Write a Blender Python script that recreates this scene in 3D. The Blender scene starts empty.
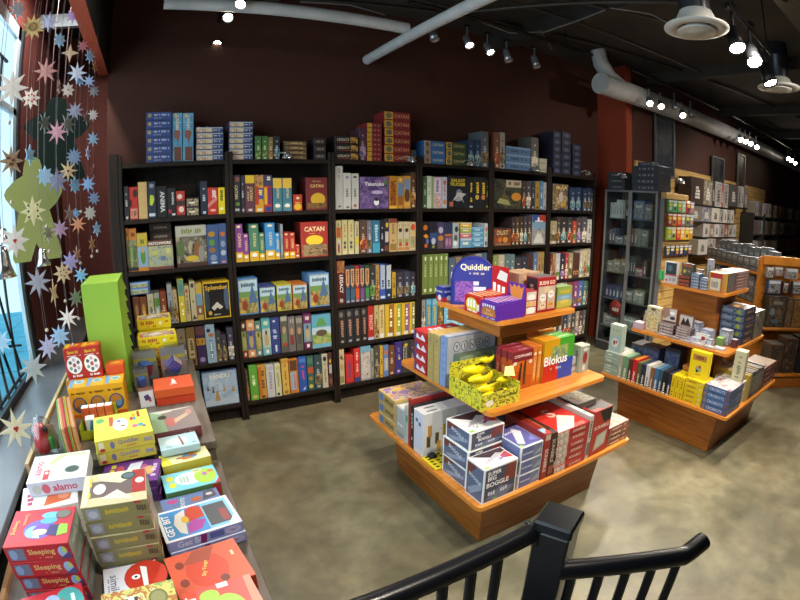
import bpy, math, random
from mathutils import Vector, Matrix
rnd = random.Random(7)
SC = bpy.context.scene
COL = SC.collection
# ------------------------------------------------------------------ camera model (measured from the photograph)
F, YAW, PIT, ROL, H, KD = 470.9, .5044, .2101, .0002, 1.938, .0282
def _axes():
    cy, sy, cp, sn = math.cos(YAW), math.sin(YAW), math.cos(PIT), math.sin(PIT)
    f = Vector((sy*cp, cy*cp, -sn)); r = Vector((cy, -sy, 0)); u = r.cross(f)
    return r, u, f
CR, CU, CF = _axes()
def ray(px, py):
    x, y = (px-400)/F, (300-py)/F
    rd = math.hypot(x, y); t = rd
    for _ in range(12): t = rd/(1+KD*t*t)
    s = math.sin(t)/rd if rd > 1e-9 else 1
    return CR*x*s + CU*y*s + CF*math.cos(t)
EYE = Vector((0, 0, H))
def atz(px, py, z): d = ray(px, py); return EYE + d*((z-H)/d.z)
def aty(px, py, y): d = ray(px, py); return EYE + d*(y/d.y)
def atx(px, py, x): d = ray(px, py); return EYE + d*(x/d.x)
def zon(px, py, p):
    d = ray(px, py); return H + d.z*math.hypot(p[0], p[1])/math.hypot(d.x, d.y)
# ------------------------------------------------------------------ materials
def lin(c):
    c = c.lstrip('#')
    v = [int(c[i:i+2], 16)/255 for i in (0, 2, 4)]
    return tuple(x/12.92 if x <= .04045 else ((x+.055)/1.055)**2.4 for x in v)
MATS = {}
def new_mat(name):
    m = bpy.data.materials.new(name); m.use_nodes = True
    return m, m.node_tree, m.node_tree.nodes['Principled BSDF']
def M(c, rough=.42, metal=0., spec=.5):
    k = (c, rough, metal, spec)
    if k not in MATS:
        m, nt, b = new_mat('plain')
        b.inputs['Base Color'].default_value = (*lin(c), 1)
        b.inputs['Roughness'].default_value = rough
        b.inputs['Metallic'].default_value = metal
        b.inputs['Specular IOR Level'].default_value = spec
        MATS[k] = m
    return MATS[k]
def A(cols, scale=9., seed=0., rough=.38, stretch=(1, 1, 1)):
    """printed artwork: patches of the given colours"""
    k = ('art', tuple(cols), scale, seed, rough, stretch)
    if k not in MATS:
        m, nt, b = new_mat('artwork')
        N, L = nt.nodes, nt.links
        tc = N.new('ShaderNodeTexCoord'); mp = N.new('ShaderNodeMapping')
        mp.inputs['Scale'].default_value = stretch
        mp.inputs['Location'].default_value = (seed*1.7, seed*.9, seed*2.3)
        no = N.new('ShaderNodeTexNoise'); no.inputs['Scale'].default_value = scale*1.9
        no.inputs['Detail'].default_value = 4.5; no.inputs['Distortion'].default_value = 1.1
        rp = N.new('ShaderNodeValToRGB'); rp.color_ramp.interpolation = 'EASE'
        n = len(cols); el = rp.color_ramp.elements
        for i, c in enumerate(cols):
            p = .30 + .40*i/max(1, n-1)
            e = el[i] if i < 2 else el.new(p)
            e.position = p; e.color = (*lin(c), 1)
        rp.color_ramp.interpolation = 'CONSTANT' if scale < 14 else 'LINEAR'
        L.new(tc.outputs['Object'], mp.inputs[0]); L.new(mp.outputs[0], no.inputs['Vector'])
        L.new(no.outputs[0], rp.inputs[0]); L.new(rp.outputs[0], b.inputs['Base Color'])
        b.inputs['Roughness'].default_value = rough
        MATS[k] = m
    return MATS[k]
def noise_mat(name, c1, c2, scale, rough=.6, stretch=(1, 1, 1), detail=6, bump=0., c3=None, rough2=None, dist=0., coord='Object'):
    m, nt, b = new_mat(name); N, L = nt.nodes, nt.links
    tc = N.new('ShaderNodeTexCoord'); mp = N.new('ShaderNodeMapping'); mp.inputs['Scale'].default_value = stretch
    no = N.new('ShaderNodeTexNoise'); no.inputs['Scale'].default_value = scale; no.inputs['Detail'].default_value = detail
    no.inputs['Distortion'].default_value = dist
    rp = N.new('ShaderNodeValToRGB'); el = rp.color_ramp.elements
    el[0].position, el[0].color = .33, (*lin(c1), 1); el[1].position, el[1].color = .67, (*lin(c2), 1)
    if c3: e = el.new(.5); e.color = (*lin(c3), 1)
    L.new(tc.outputs[coord], mp.inputs[0]); L.new(mp.outputs[0], no.inputs['Vector'])
    L.new(no.outputs[0], rp.inputs[0]); L.new(rp.outputs[0], b.inputs['Base Color'])
    b.inputs['Roughness'].default_value = rough
    if bump:
        bp = N.new('ShaderNodeBump'); bp.inputs['Strength'].default_value = bump; bp.inputs['Distance'].default_value = .01
        L.new(no.outputs[0], bp.inputs['Height']); L.new(bp.outputs[0], b.inputs['Normal'])
    return m
def mat_of(c):
    return M(c) if isinstance(c, str) else (A(*c) if isinstance(c, tuple) else c)
def emit_mat(c, s):
    m, nt, b = new_mat('glow')
    b.inputs['Base Color'].default_value = (.9, .9, .9, 1)
    b.inputs['Emission Color'].default_value = (*lin(c), 1); b.inputs['Emission Strength'].default_value = s
    return m
def clear_mat(name, tint='ffffff', gloss=.12, rough=.05):
    m = bpy.data.materials.new(name); m.use_nodes = True
    nt = m.node_tree; N, L = nt.nodes, nt.links; N.clear()
    o = N.new('ShaderNodeOutputMaterial'); mx = N.new('ShaderNodeMixShader'); tr = N.new('ShaderNodeBsdfTransparent')
    gl = N.new('ShaderNodeBsdfGlossy'); fr = N.new('ShaderNodeLayerWeight'); fr.inputs[0].default_value = .12; ad = N.new('ShaderNodeMath')
    ad.operation = 'MULTIPLY_ADD'; ad.use_clamp = True; ad.inputs[1].default_value = .28; ad.inputs[2].default_value = gloss
    tr.inputs[0].default_value = (*lin(tint), 1); gl.inputs['Roughness'].default_value = rough
    L.new(fr.outputs['Facing'], ad.inputs[0]); L.new(ad.outputs[0], mx.inputs[0])
    L.new(tr.outputs[0], mx.inputs[1]); L.new(gl.outputs[0], mx.inputs[2]); L.new(mx.outputs[0], o.inputs[0])
    return m
GLASS = clear_mat('glass', 'eef4f4', .02)
PLASTIC = clear_mat('clear_plastic', 'e8ecee', .10, .18)
WOOD = noise_mat('orange_laminate_shaded', '8c4b17', 'ad6a28', 3.2, .34, (1, 1, 14), 4, dist=.6)  # for bases and columns; under-shelf shade is put into this darker colour
WOODH = noise_mat('orange_laminate_flat', 'b2681f', 'd18a3a', 3.2, .30, (1.2, 14, 1), 4, dist=.6)
EDGE = noise_mat('laminate_edge', 'c8772a', 'd88c3c', 6, .35, (1, 8, 8), 3)
BLACKWOOD = noise_mat('black_stained_wood', '150f0b', '241a14', 5, .6, (8, 8, 1), 4)
BLACKWOOD.node_tree.nodes['Principled BSDF'].inputs['Specular IOR Level'].default_value = .25
TABLEWOOD = noise_mat('dark_grey_wood', '5a5049', '6f655c', 4, .5, (9, 1, 1), 5)
PINE = noise_mat('pale_board', 'b79a72', 'cbb089', 5, .6, (6, 1, 6), 4)
SLAT = noise_mat('tan_slatwall', 'a5834a', 'bb9a5e', 3, .5, (1, 1, 12), 4)
ALU = M('9a9da0', .35, .8)
DARKMETAL = M('15161a', .35, .3)
CHROME = M('b8bcc2', .25, .9)
# ------------------------------------------------------------------ mesh builder
class MB:
    def __init__(s): s.v, s.f, s.m, s.mats, s.sm = [], [], [], [], []
    def mi(s, mat):
        mat = mat_of(mat)
        if mat not in s.mats: s.mats.append(mat)
        return s.mats.index(mat)
    def add(s, vs, fs, mat, smooth=False):
        b = len(s.v); s.v.extend([tuple(q) for q in vs]); i = s.mi(mat)
        for f in fs: s.f.append(tuple(b+k for k in f)); s.m.append(i); s.sm.append(smooth)
    def box(s, x0, y0, z0, x1, y1, z1, mat, c=0., faces=None):
        """box with chamfered edges; faces maps L R F B D T to its own material"""
        if x1 < x0: x0, x1 = x1, x0
        if y1 < y0: y0, y1 = y1, y0
        if z1 < z0: z0, z1 = z1, z0
        c = min(c, .3*min(x1-x0, y1-y0, z1-z0))
        lo, hi = (x0, y0, z0), (x1, y1, z1)
        names = (('L', 'R'), ('F', 'B'), ('D', 'T'))
        if c <= 0:
            vs = [(hi[0] if i & 1 else lo[0], hi[1] if i & 2 else lo[1], hi[2] if i & 4 else lo[2]) for i in range(8)]
            qs = {'L': (0, 4, 6, 2), 'R': (1, 3, 7, 5), 'F': (0, 1, 5, 4), 'B': (2, 6, 7, 3), 'D': (0, 2, 3, 1), 'T': (4, 5, 7, 6)}
            for n, q in qs.items(): s.add([vs[k] for k in q], [(0, 1, 2, 3)], (faces or {}).get(n, mat))
            return
        vid = {}; vs = []
        for a in range(3):
            for sg in (0, 1):
                for i in (0, 1):
                    for j in (0, 1):
                        p = [0, 0, 0]; o = [k for k in range(3) if k != a]
                        p[a] = hi[a] if sg else lo[a]
                        p[o[0]] = hi[o[0]]-c if i else lo[o[0]]+c
                        p[o[1]] = hi[o[1]]-c if j else lo[o[1]]+c
                        cn = [0, 0, 0]; cn[a] = sg; cn[o[0]] = i; cn[o[1]] = j
                        vid[(a, tuple(cn))] = len(vs); vs.append(tuple(p))
        ctr = Vector(((x0+x1)/2, (y0+y1)/2, (z0+z1)/2))
        def out(q):
            p = [Vector(vs[k]) for k in q]; n = (p[1]-p[0]).cross(p[2]-p[0])
            return q if n.dot(sum(p, Vector())/len(p)-ctr) > 0 else tuple(reversed(q))
        b = len(s.v); s.v.extend(vs)
        def put(q, mm): s.f.append(tuple(b+k for k in out(q))); s.m.append(s.mi(mm)); s.sm.append(False)
        for a in range(3):
            o = [k for k in range(3) if k != a]
            for sg in (0, 1):
                q = []
                for i, j in ((0, 0), (1, 0), (1, 1), (0, 1)):
                    cn = [0, 0, 0]; cn[a] = sg; cn[o[0]] = i; cn[o[1]] = j; q.append(vid[(a, tuple(cn))])
                put(tuple(q), (faces or {}).get(names[a][sg], mat))
        for a in range(3):
            o = [k for k in range(3) if k != a]
            for i in (0, 1):
                for j in (0, 1):
                    q = []
                    for ax, sg in ((o[0], 0), (o[0], 1), (o[1], 1), (o[1], 0)):
                        cn = [0, 0, 0]; cn[o[0]] = i; cn[o[1]] = j; cn[a] = sg; q.append(vid[(ax, tuple(cn))])
                    put(tuple(q), mat)
        for i in range(8):
            cn = (i & 1, i >> 1 & 1, i >> 2 & 1)
            put((vid[(0, cn)], vid[(1, cn)], vid[(2, cn)]), mat)
    def prism(s, pts, z0, z1, mat, top=None):
        """2-D outline (x, y), counter-clockwise, extruded along z"""
        n = len(pts)
        vs = [(x, y, z0) for x, y in pts] + [(x, y, z1) for x, y in pts]
        s.add(vs, [(i, (i+1) % n, n+(i+1) % n, n+i) for i in range(n)] + [tuple(reversed(range(n)))], mat)
        s.add([(x, y, z1) for x, y in pts], [tuple(range(n))], top or mat)
    def tube(s, path, r, mat, n=12, caps=True, capmat=None):
        path = [Vector(p) for p in path]; rs = r if isinstance(r, (list, tuple)) else [r]*len(path)
        rings = []; up = None
        for i, p in enumerate(path):
            t = (path[min(i+1, len(path)-1)] - path[max(i-1, 0)]).normalized()
            if up is None:
                up = Vector((0, 0, 1)) if abs(t.z) < .9 else Vector((1, 0, 0))
            a = t.cross(up).normalized(); bb = a.cross(t).normalized(); up = bb
            rings.append([p + (a*math.cos(2*math.pi*k/n) + bb*math.sin(2*math.pi*k/n))*rs[i] for k in range(n)])
        vs = [v for rg in rings for v in rg]
        fs = [(i*n+k, (i+1)*n+k, (i+1)*n+(k+1) % n, i*n+(k+1) % n) for i in range(len(path)-1) for k in range(n)]
        s.add(vs, fs, mat, True)
        if caps:
            s.add(rings[0], [tuple(range(n))], capmat or mat); s.add(rings[-1], [tuple(reversed(range(n)))], capmat or mat)
    def lathe(s, prof, mat, n=24, M4=None, smooth=True):
        vs = []
        for r, z in prof:
            for k in range(n):
                a = 2*math.pi*k/n; p = Vector((r*math.cos(a), r*math.sin(a), z)); vs.append(M4 @ p if M4 else p)
        s.add(vs, [(i*n+k, i*n+(k+1) % n, (i+1)*n+(k+1) % n, (i+1)*n+k) for i in range(len(prof)-1) for k in range(n)], mat, smooth)
    def build(s, name, parent=None, loc=(0, 0, 0), rz=0.):
        me = bpy.data.meshes.new(name); me.from_pydata(s.v, [], s.f)
        for m in s.mats: me.materials.append(m)
        me.polygons.foreach_set('material_index', s.m); me.polygons.foreach_set('use_smooth', s.sm)
        me.update()
        o = bpy.data.objects.new(name, me); COL.objects.link(o)
        o.location = loc; o.rotation_euler = (0, 0, rz)
        if parent: o.parent = parent
        return o
def tag(o, label=None, cat=None, group=None, kind=None):
    if label: o['label'] = label
    if cat: o['category'] = cat
    if group: o['group'] = group
    if kind: o['kind'] = kind
    return o
def empty(name, loc, rz=0.):
    o = bpy.data.objects.new(name, None); COL.objects.link(o); o.location = loc; o.rotation_euler = (0, 0, rz)
    o.empty_display_size = .05
    return o
def copy_tree(o, parent=None):
    c = o.copy(); COL.objects.link(c)
    if parent: c.parent = parent
    for ch in o.children: copy_tree(ch, c)
    return c
# ------------------------------------------------------------------ lettering
TXT = {}
def text_mesh(s, bold):
    k = (s, bold)
    if k not in TXT:
        cu = bpy.data.curves.new('lettering', 'FONT'); cu.body = s; cu.resolution_u = 2; cu.offset = .022 if bold else 0.
        ob = bpy.data.objects.new('lettering', cu); COL.objects.link(ob)
        dg = bpy.context.evaluated_depsgraph_get(); dg.update()
        me = ob.evaluated_get(dg).to_mesh()
        vs = [(v.co.x, v.co.y) for v in me.vertices]; fs = [tuple(p.vertices) for p in me.polygons]
        ob.evaluated_get(dg).to_mesh_clear()
        bpy.data.objects.remove(ob); bpy.data.curves.remove(cu)
        xs = [v[0] for v in vs]; ys = [v[1] for v in vs]
        x0, y0, w, h = min(xs), min(ys), max(xs)-min(xs), max(ys)-min(ys)
        TXT[k] = ([((x-x0)/w-.5, (y-y0)/h-.5) for x, y in vs], fs, w/h)
    return TXT[k]
# decals: printed marks on a face of a box, in face fractions
def r(u0, v0, u1, v1, c): return ('r', u0, v0, u1, v1, c)
def e(u, v, ru, rv, c, n=20): return ('e', u, v, ru, rv, c, n)
def t(s, u, v, w, h, c, rot=0, fit=False, bold=True): return ('t', s, u, v, w, h, c, rot, fit, bold)
def sc(u0, v0, u1, v1, c, n=6, rot=0): return ('s', u0, v0, u1, v1, c, n, rot)
def pg(pts, c): return ('p', pts, c)
FACES = {'F': ((-1, -1, 0), (1, 0, 0), (0, 0, 1)), 'T': ((-1, -1, 1), (1, 0, 0), (0, 1, 0)),
         'L': ((-1, 1, 0), (0, -1, 0), (0, 0, 1)), 'R': ((1, -1, 0), (0, 1, 0), (0, 0, 1)), 'B': ((1, 1, 0), (-1, 0, 0), (0, 0, 1))}
def decals(mb, face, w, d, h, L, off=.0005, origin=(0, 0, 0)):
    o, U, V = FACES[face]
    O = Vector((o[0]*w/2, o[1]*d/2, o[2]*h)) + Vector(origin); U = Vector(U); V = Vector(V); N = U.cross(V)
    W = w if abs(U.x) > .5 else d; Hh = h if abs(V.z) > .5 else d
    def P(u, v, k): return O + U*(u*W) + V*(v*Hh) + N*(off + k*.00012)
    for k, q in enumerate(L):
        if q[0] == 'r':
            _, u0, v0, u1, v1, c = q
            mb.add([P(u0, v0, k), P(u1, v0, k), P(u1, v1, k), P(u0, v1, k)], [(0, 1, 2, 3)], c)
        elif q[0] == 'e':
            _, u, v, ru, rv, c, n = q
            mb.add([P(u+ru*math.cos(6.2832*i/n), v+rv*math.sin(6.2832*i/n), k) for i in range(n)], [tuple(range(n))], c)
        elif q[0] == 'p':
            mb.add([P(a, b, k) for a, b in q[1]], [tuple(range(len(q[1])))], q[2])
        elif q[0] == 't':
            _, s, u, v, w_, h_, c, rot, fit, bold = q
            vs, fs, asp = text_mesh(s, bold)
            sw, sh = w_*W, h_*Hh
            if rot in (90, -90): sw, sh = sh, sw
            if not fit:
                if sw/sh > asp: sw = sh*asp
                else: sh = sw/asp
            cr, sr = math.cos(math.radians(rot)), math.sin(math.radians(rot))
            pts = []
            for a, b in vs:
                a, b = a*sw, b*sh
                pts.append(P(u, v, k) + U*(a*cr-b*sr) + V*(a*sr+b*cr))
            mb.add(pts, fs, c)
        elif q[0] == 's':           # lines of print too small to read
            _, u0, v0, u1, v1, c, n, rot = q
            g = random.Random(hash((round(u0, 3), round(v1, 3), n)) & 0xffff)
            for i in range(n):
                a0, a1 = i/n + .12/n, (i+1)/n - .12/n
                j0, j1 = g.uniform(0, .25), g.uniform(.75, 1)
                if rot == 0: q2 = (u0+(u1-u0)*a0, v0+(v1-v0)*j0, u0+(u1-u0)*a1, v0+(v1-v0)*j1)
                else: q2 = (u0+(u1-u0)*j0, v0+(v1-v0)*a0, u0+(u1-u0)*j1, v0+(v1-v0)*a1)
                if g.random() < .82:
                    mb.add([P(q2[0], q2[1], k), P(q2[2], q2[1], k), P(q2[2], q2[3], k), P(q2[0], q2[3], k)], [(0, 1, 2, 3)], c)
def spec(base, F_=(), **kw):
    d = dict(base=base, F=list(F_)); d.update(kw); return d
def boxmesh(sp, w, d, h, c=.0015, name='game_box'):
    mb = MB(); mb.box(-w/2, -d/2, 0, w/2, d/2, h, sp['base'], c, {k: v for k, v in sp.get('faces', {}).items()})
    for f in 'FTLRB':
        if sp.get(f): decals(mb, f, w, d, h, sp[f])
    return mb
def gbox(sp, w, d, h, loc, rz=0., label=None, group=None, name='game_box', cat='game box', c=.0015):
    o = boxmesh(sp, w, d, h, c).build(name, None, loc, rz)
    return tag(o, label, cat, group)
def dup(o, loc, rz=None, label=None):
    q = copy_tree(o); q.location = loc
    if rz is not None: q.rotation_euler = (0, 0, rz)
    if label: q['label'] = label
    return q
ORD = ['zeroth', 'first', 'second', 'third', 'fourth', 'fifth', 'sixth', 'seventh', 'eighth', 'ninth', 'tenth', 'eleventh', 'twelfth', 'thirteenth', 'fourteenth', 'fifteenth', 'sixteenth']
def stackbox(sp, n, w, d, h, loc, rz=0., where='', look='', group=None, jit=.004, name='game_box', gap=.001):
    """n equal boxes one on another, each its own thing"""
    out = []; base = None
    for i in range(n):
        p = Vector(loc) + Vector((rnd.uniform(-jit, jit), rnd.uniform(-jit, jit), i*(h+gap)))
        pos = 'lowest in' if i == 0 else ('topmost in' if i == n-1 else ORD[i+1]+' up in')
        if n == 1: pos = 'alone'
        lb = f'{look}, {pos} {where}'
        if base is None: base = gbox(sp, w, d, h, p, rz, lb, group, name)
        else: dup(base, p, rz + rnd.uniform(-.015, .015), lb)
        out.append(p)
    return loc[2] + n*(h+gap)
E_BOOK, E_LEFT, E_BIG, E_FAR, E_TAB, E_SKY, E_WIN, EXPO = 44, 90, 110, 100, 95, 1.0, 90, 1.0
E_ALC, E_ALC2 = 16, 70
POLY = (0, -0.0471804062, -3.88616327e-06, 3.44542417e-06, -2.58388329e-08)
# ------------------------------------------------------------------ the setting
def struct(mb, name, label): return tag(mb.build(name), label, 'room', None, 'structure')
YW = 4.34; YR = 3.83; XL = -1.11; ZC = 3.95; XE = 15.5; YF = -3.2
CONC = noise_mat('polished_concrete', '55523f', '77735c', 2.2, .42, (1, 1, 1), 10, .04, '65614d', dist=.7)
def _conc():
    nt = CONC.node_tree; N, L = nt.nodes, nt.links; b = N['Principled BSDF']; rp = [n for n in N if n.type == 'VALTORGB'][0]
    tc = [n for n in N if n.type == 'TEX_COORD'][0]
    n2 = N.new('ShaderNodeTexNoise'); n2.inputs['Scale'].default_value = .8; n2.inputs['Detail'].default_value = 5; n2.inputs['Distortion'].default_value = 1.2
    r2 = N.new('ShaderNodeValToRGB'); r2.color_ramp.elements[0].position = .42; r2.color_ramp.elements[1].position = .7
    r2.color_ramp.elements[0].color = (0, 0, 0, 1); r2.color_ramp.elements[1].color = (.3, .3, .3, 1)
    mx = N.new('ShaderNodeMix'); mx.data_type = 'RGBA'; mx.inputs['B'].default_value = (*lin('7a5c38'), 1)
    n3 = N.new('ShaderNodeTexNoise'); n3.inputs['Scale'].default_value = 9; n3.inputs['Detail'].default_value = 8
    m3 = N.new('ShaderNodeMix'); m3.data_type = 'RGBA'; m3.blend_type = 'OVERLAY'; m3.inputs['Factor'].default_value = .5
    L.new(tc.outputs['Object'], n2.inputs['Vector']); L.new(tc.outputs['Object'], n3.inputs['Vector'])
    L.new(n2.outputs[0], r2.inputs[0]); L.new(r2.outputs[0], mx.inputs['Factor']); L.new(rp.outputs[0], mx.inputs['A'])
    L.new(mx.outputs['Result'], m3.inputs['A']); L.new(n3.outputs[0], m3.inputs['B'])
    L.new(m3.outputs['Result'], b.inputs['Base Color'])
    rr = N.new('ShaderNodeMapRange'); rr.inputs['To Min'].default_value = .34; rr.inputs['To Max'].default_value = .6
    L.new(n3.outputs[0], rr.inputs['Value']); L.new(rr.outputs[0], b.inputs['Roughness'])
_conc()
MAROON = noise_mat('maroon_paint', '5a2723', '642d28', 30, .75, detail=2)
BROWN = noise_mat('dark_brown_paint', '3a180d', '421d10', 30, .8, detail=2)
ORANGE = noise_mat('burnt_orange_paint', '8a3216', '93381b', 30, .7, detail=2)
DECK = noise_mat('dark_ceiling_deck', '2b2824', '3a3630', 1.6, .9, (1, 1, 1), 8, .1)
BEAMM = noise_mat('dark_joist', '262421', '33302c', 3, .8, detail=4)
DUCT = noise_mat('grey_duct', '46433e', '56524b', 3, .6, detail=4)
PIPEW = noise_mat('white_duct_paint', 'a7a9ad', 'b9babd', 7, .5, detail=3)
BLACK = M('101012', .5)
mb = MB(); mb.box(XL-.2, YF-.2, -.12, XE+.2, 7.3, 0, CONC); struct(mb, 'floor', 'stained grey concrete floor of the shop')
mb = MB(); mb.box(XL-.2, YF-.2, ZC, XE+.2, 7.3, ZC+.15, DECK); struct(mb, 'ceiling', 'dark exposed deck ceiling of the shop')
mb = MB(); mb.box(-.45, YW, 0, 5.72, YW+.15, ZC, BROWN); struct(mb, 'wall_back', 'dark maroon brown wall behind the bookcases')
mb = MB(); mb.box(5.66, YR, 0, 5.8, YW, ZC, ORANGE); struct(mb, 'wall_return', 'burnt orange wall end beside the bookcases')
mb = MB(); mb.box(5.8, YR, 0, XE, YR+.15, ZC, BROWN); struct(mb, 'wall_rear', 'brown wall above the tan slatwall')
mb = MB(); mb.box(XE, YF, 0, XE+.15, YR+.15, ZC, BROWN); struct(mb, 'wall_end', 'far brown end wall of the shop')
mb = MB(); mb.box(XL, YF-.15, 0, XE, YF, ZC, BROWN); struct(mb, 'wall_front', 'brown wall behind the viewer')
mb = MB(); mb.box(XL, 5.6, 0, -.3, 5.75, ZC, MAROON); mb.box(-.45, YW+.15, 0, -.3, 5.6, ZC, MAROON)
struct(mb, 'wall_alcove', 'maroon end wall of the window alcove')
WY0, WY1, WZ0, WZ1 = -.2, 3.80, .80, 3.40
mb = MB()
mb.box(XL-.03, YF, 0, XL, WY0, ZC, MAROON); mb.box(XL-.03, WY1, 0, XL, 7.15, ZC, MAROON)
mb.box(XL-.03, WY0, 0, XL, WY1, WZ0, MAROON); mb.box(XL-.03, WY0, WZ1, XL, WY1, ZC, MAROON)
struct(mb, 'wall_left', 'maroon wall around the shop window')
FRAMEB = M('8fa4b4', .45); FRAMED = M('20242c', .45)
wf = MB()
wf.box(XL-.034, WY1-.10, WZ0, XL-.004, WY1-.02, WZ1, FRAMEB); wf.box(XL-.034, WY0, WZ1-.1, XL-.004, WY1, WZ1, FRAMEB)
wf.box(XL-.034, WY1-.02, WZ0, XL+.012, WY1+.05, WZ1, FRAMED)
wf.box(XL-.034, WY0, WZ0, XL-.004, WY1, WZ0+.05, FRAMED); wf.box(XL-.034, 1.60, WZ0, XL-.004, 1.66, WZ1, FRAMED)
wf.box(XL-.034, WY0, 2.72, XL-.004, WY1, 2.77, FRAMEB)
win = struct(wf, 'window_1', 'tall shop window in a pale blue frame')
gm = MB(); gm.box(XL-.022, WY0, WZ0, XL-.018, WY1, WZ1, GLASS); tag(gm.build('glass_pane', win))
# iron grille outside the glass
gr = MB()
ends = [((1.2, .8), (1.9, 2.9)), ((1.8, .8), (1.3, 2.4)), ((2.0, .8), (2.7, 3.0)), ((2.6, .8), (1.8, 2.6)), ((2.9, .8), (3.3, 2.4)), ((3.3, .8), (2.5, 2.8)),
        ((.4, .9), (1.1, 3.1)), ((3.5, .9), (3.0, 2.2)), ((2.3, 1.5), (3.5, 1.9)), ((1.2, 1.35), (2.6, 1.15)), ((3.0, 1.2), (3.6, 1.05)), ((2.2, .8), (2.32, 2.2)),
        ((3.1, .8), (3.0, 2.6)), ((1.9, 2.1), (3.5, 2.75)), ((.7, .85), (.3, 2.7)), ((2.75, .8), (2.45, 1.6)), ((3.42, .8), (3.5, 3.1))]
for (ya, za), (yb, zb) in ends: gr.tube([(XL-.055, ya, za), (XL-.055, yb, zb)], .011, DARKMETAL, 6)
gr.tube([(XL-.055, 0, .86), (XL-.055, 3.62, .86)], .014, DARKMETAL, 6); gr.tube([(XL-.055, 0, 3.1), (XL-.055, 3.62, 3.1)], .014, DARKMETAL, 6)
tag(gr.build('window_grille'), 'black iron window grille of crossed slanting bars outside the glass', 'grille')
# sill ledge, alcove trim and bulkhead
LEDGE = noise_mat('grey_sill', '5d5f66', '6d7077', 2.2, .3, (1, 1, 1), 5, .02)
mb = MB(); mb.box(XL, WY0-.4, .76, -.84, 5.6, .80, LEDGE, .004); mb.box(XL, WY0-.4, 0, -.9, 5.6, .76, BLACK)
struct(mb, 'trim_1', 'wide grey window ledge under the hanging stars')
mb = MB(); mb.box(XL, 4.30, 3.60, -.545, 4.36, 3.72, FRAMEB); struct(mb, 'trim_2', 'pale blue header bar across the alcove')
mb = MB(); mb.box(-.545, -1.0, 3.14, -.45, YW, ZC, BLACK, 0, {'D': ORANGE, 'L': ORANGE}); struct(mb, 'wall_bulkhead', 'dark bulkhead with an orange underside over the window')
# outside
PAVE = noise_mat('pale_pavement', '4aa9c4', '62bdd4', 2.5, .8, detail=5)
mb = MB(); mb.box(-9, -6, -.3, XL-.12, 12, -.2, PAVE)
for k in range(14): mb.box(-9, -5+k*1.1, -.2, XL-.2, -4.97+k*1.1, -.199, M('3a8296', .8))
for k in range(5): mb.box(-2.2-k*1.2, -6, -.2, -2.18-k*1.2, 12, -.199, M('3a8296', .8))
struct(mb, 'exterior_pavement', 'pale blue paving outside the window')
mb = MB(); mb.box(-9.2, -6, -.2, -9, 14, 1.3, M('6fa8b0', .8)); mb.box(-9.3, -6, 1.3, -9.05, 14, 6, M('7ea9a0', .8)); struct(mb, 'exterior_wall', 'pale building across the pavement')
# ------------------------------------------------------------------ ceiling services
g = MB()
for x in (.9, 3.6, 6.2, 8.8, 11.4, 14): g.box(x, YF, ZC-.16, x+.12, YW-.01, ZC, BEAMM)
struct(g, 'beam_1', 'dark joists under the ceiling deck')
def pipe(name, label, cat, path, rad, mat, n=16):
    m = MB(); m.tube(path, rad, mat, n); return tag(m.build(name), label, cat)
pa, pb = atz(165, -8, 3.50), atz(411, 37, 3.42)
pipe('ceiling_pipe', 'white pipe running along the wall above the tall bookcases', 'pipe', [(pa.x, 3.52, 3.47), (pb.x-.07, 3.52, 3.47)], .052, PIPEW)
pc = aty(367, 60, YW-.02); pd = atz(500, -8, pc.z)
pipe('ceiling_pipe', 'white pipe jutting from the bookcase wall towards the viewer', 'pipe', [pc, (pd.x, pd.y-.5, pc.z)], .05, PIPEW)
for k, (a, b, z) in enumerate([((300, 0), (800, 118), 3.92), ((470, 12), (690, 3), 3.70), ((505, 0), (700, 72), 3.77), ((560, 0), (735, 40), 3.82), ((420, 0), (605, 60), 3.87)]):
    p0, p1 = atz(*a, z), atz(*b, z)
    pipe('ceiling_conduit', f'thin dark conduit under the deck, {ORD[k+1]} from the bookcase wall', 'conduit', [p0, p1], .018, M('2a2826', .5), 8)
wires = [[(470, 18), (510, 33), (545, 32), (580, 20), (605, 10)], [(540, 30), (548, 42), (552, 50)], [(300, 2), (350, 5), (385, 15)], [(610, 8), (650, 14), (690, 34)]]
wlab = ['thin pale cable sagging under the deck near the jutting pipe', 'short pale cable dangling from the sagging cable', 'thin cable above the pipe along the wall', 'pale cable looping beside the ceiling diffuser']
for w, lb in zip(wires, wlab):
    pipe('ceiling_cable', lb, 'cable', [atz(x, y, 3.70) for x, y in w], .006, M('77777a', .5), 6)
# the big round duct with its elbow
yd = 3.62; c0 = aty(600, 83, yd)
mdu = MB(); mdu.tube([(c0.x, yd, c0.z), (9.2, yd, c0.z), (XE-.05, yd, c0.z)], .135, PIPEW, 28)
duct = tag(mdu.build('ceiling_duct'), 'long round white duct running along the wall above the slatwall', 'duct')
cu = aty(607, 62, yd+.1)
mb = MB(); mb.tube([(c0.x+.5, yd+.02, c0.z+.05), (c0.x+.28, yd+.05, c0.z+.14), (c0.x+.14, yd+.08, c0.z+.30), (c0.x+.10, yd+.09, ZC)], .10, PIPEW, 24); mb.build('elbow', duct)
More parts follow.
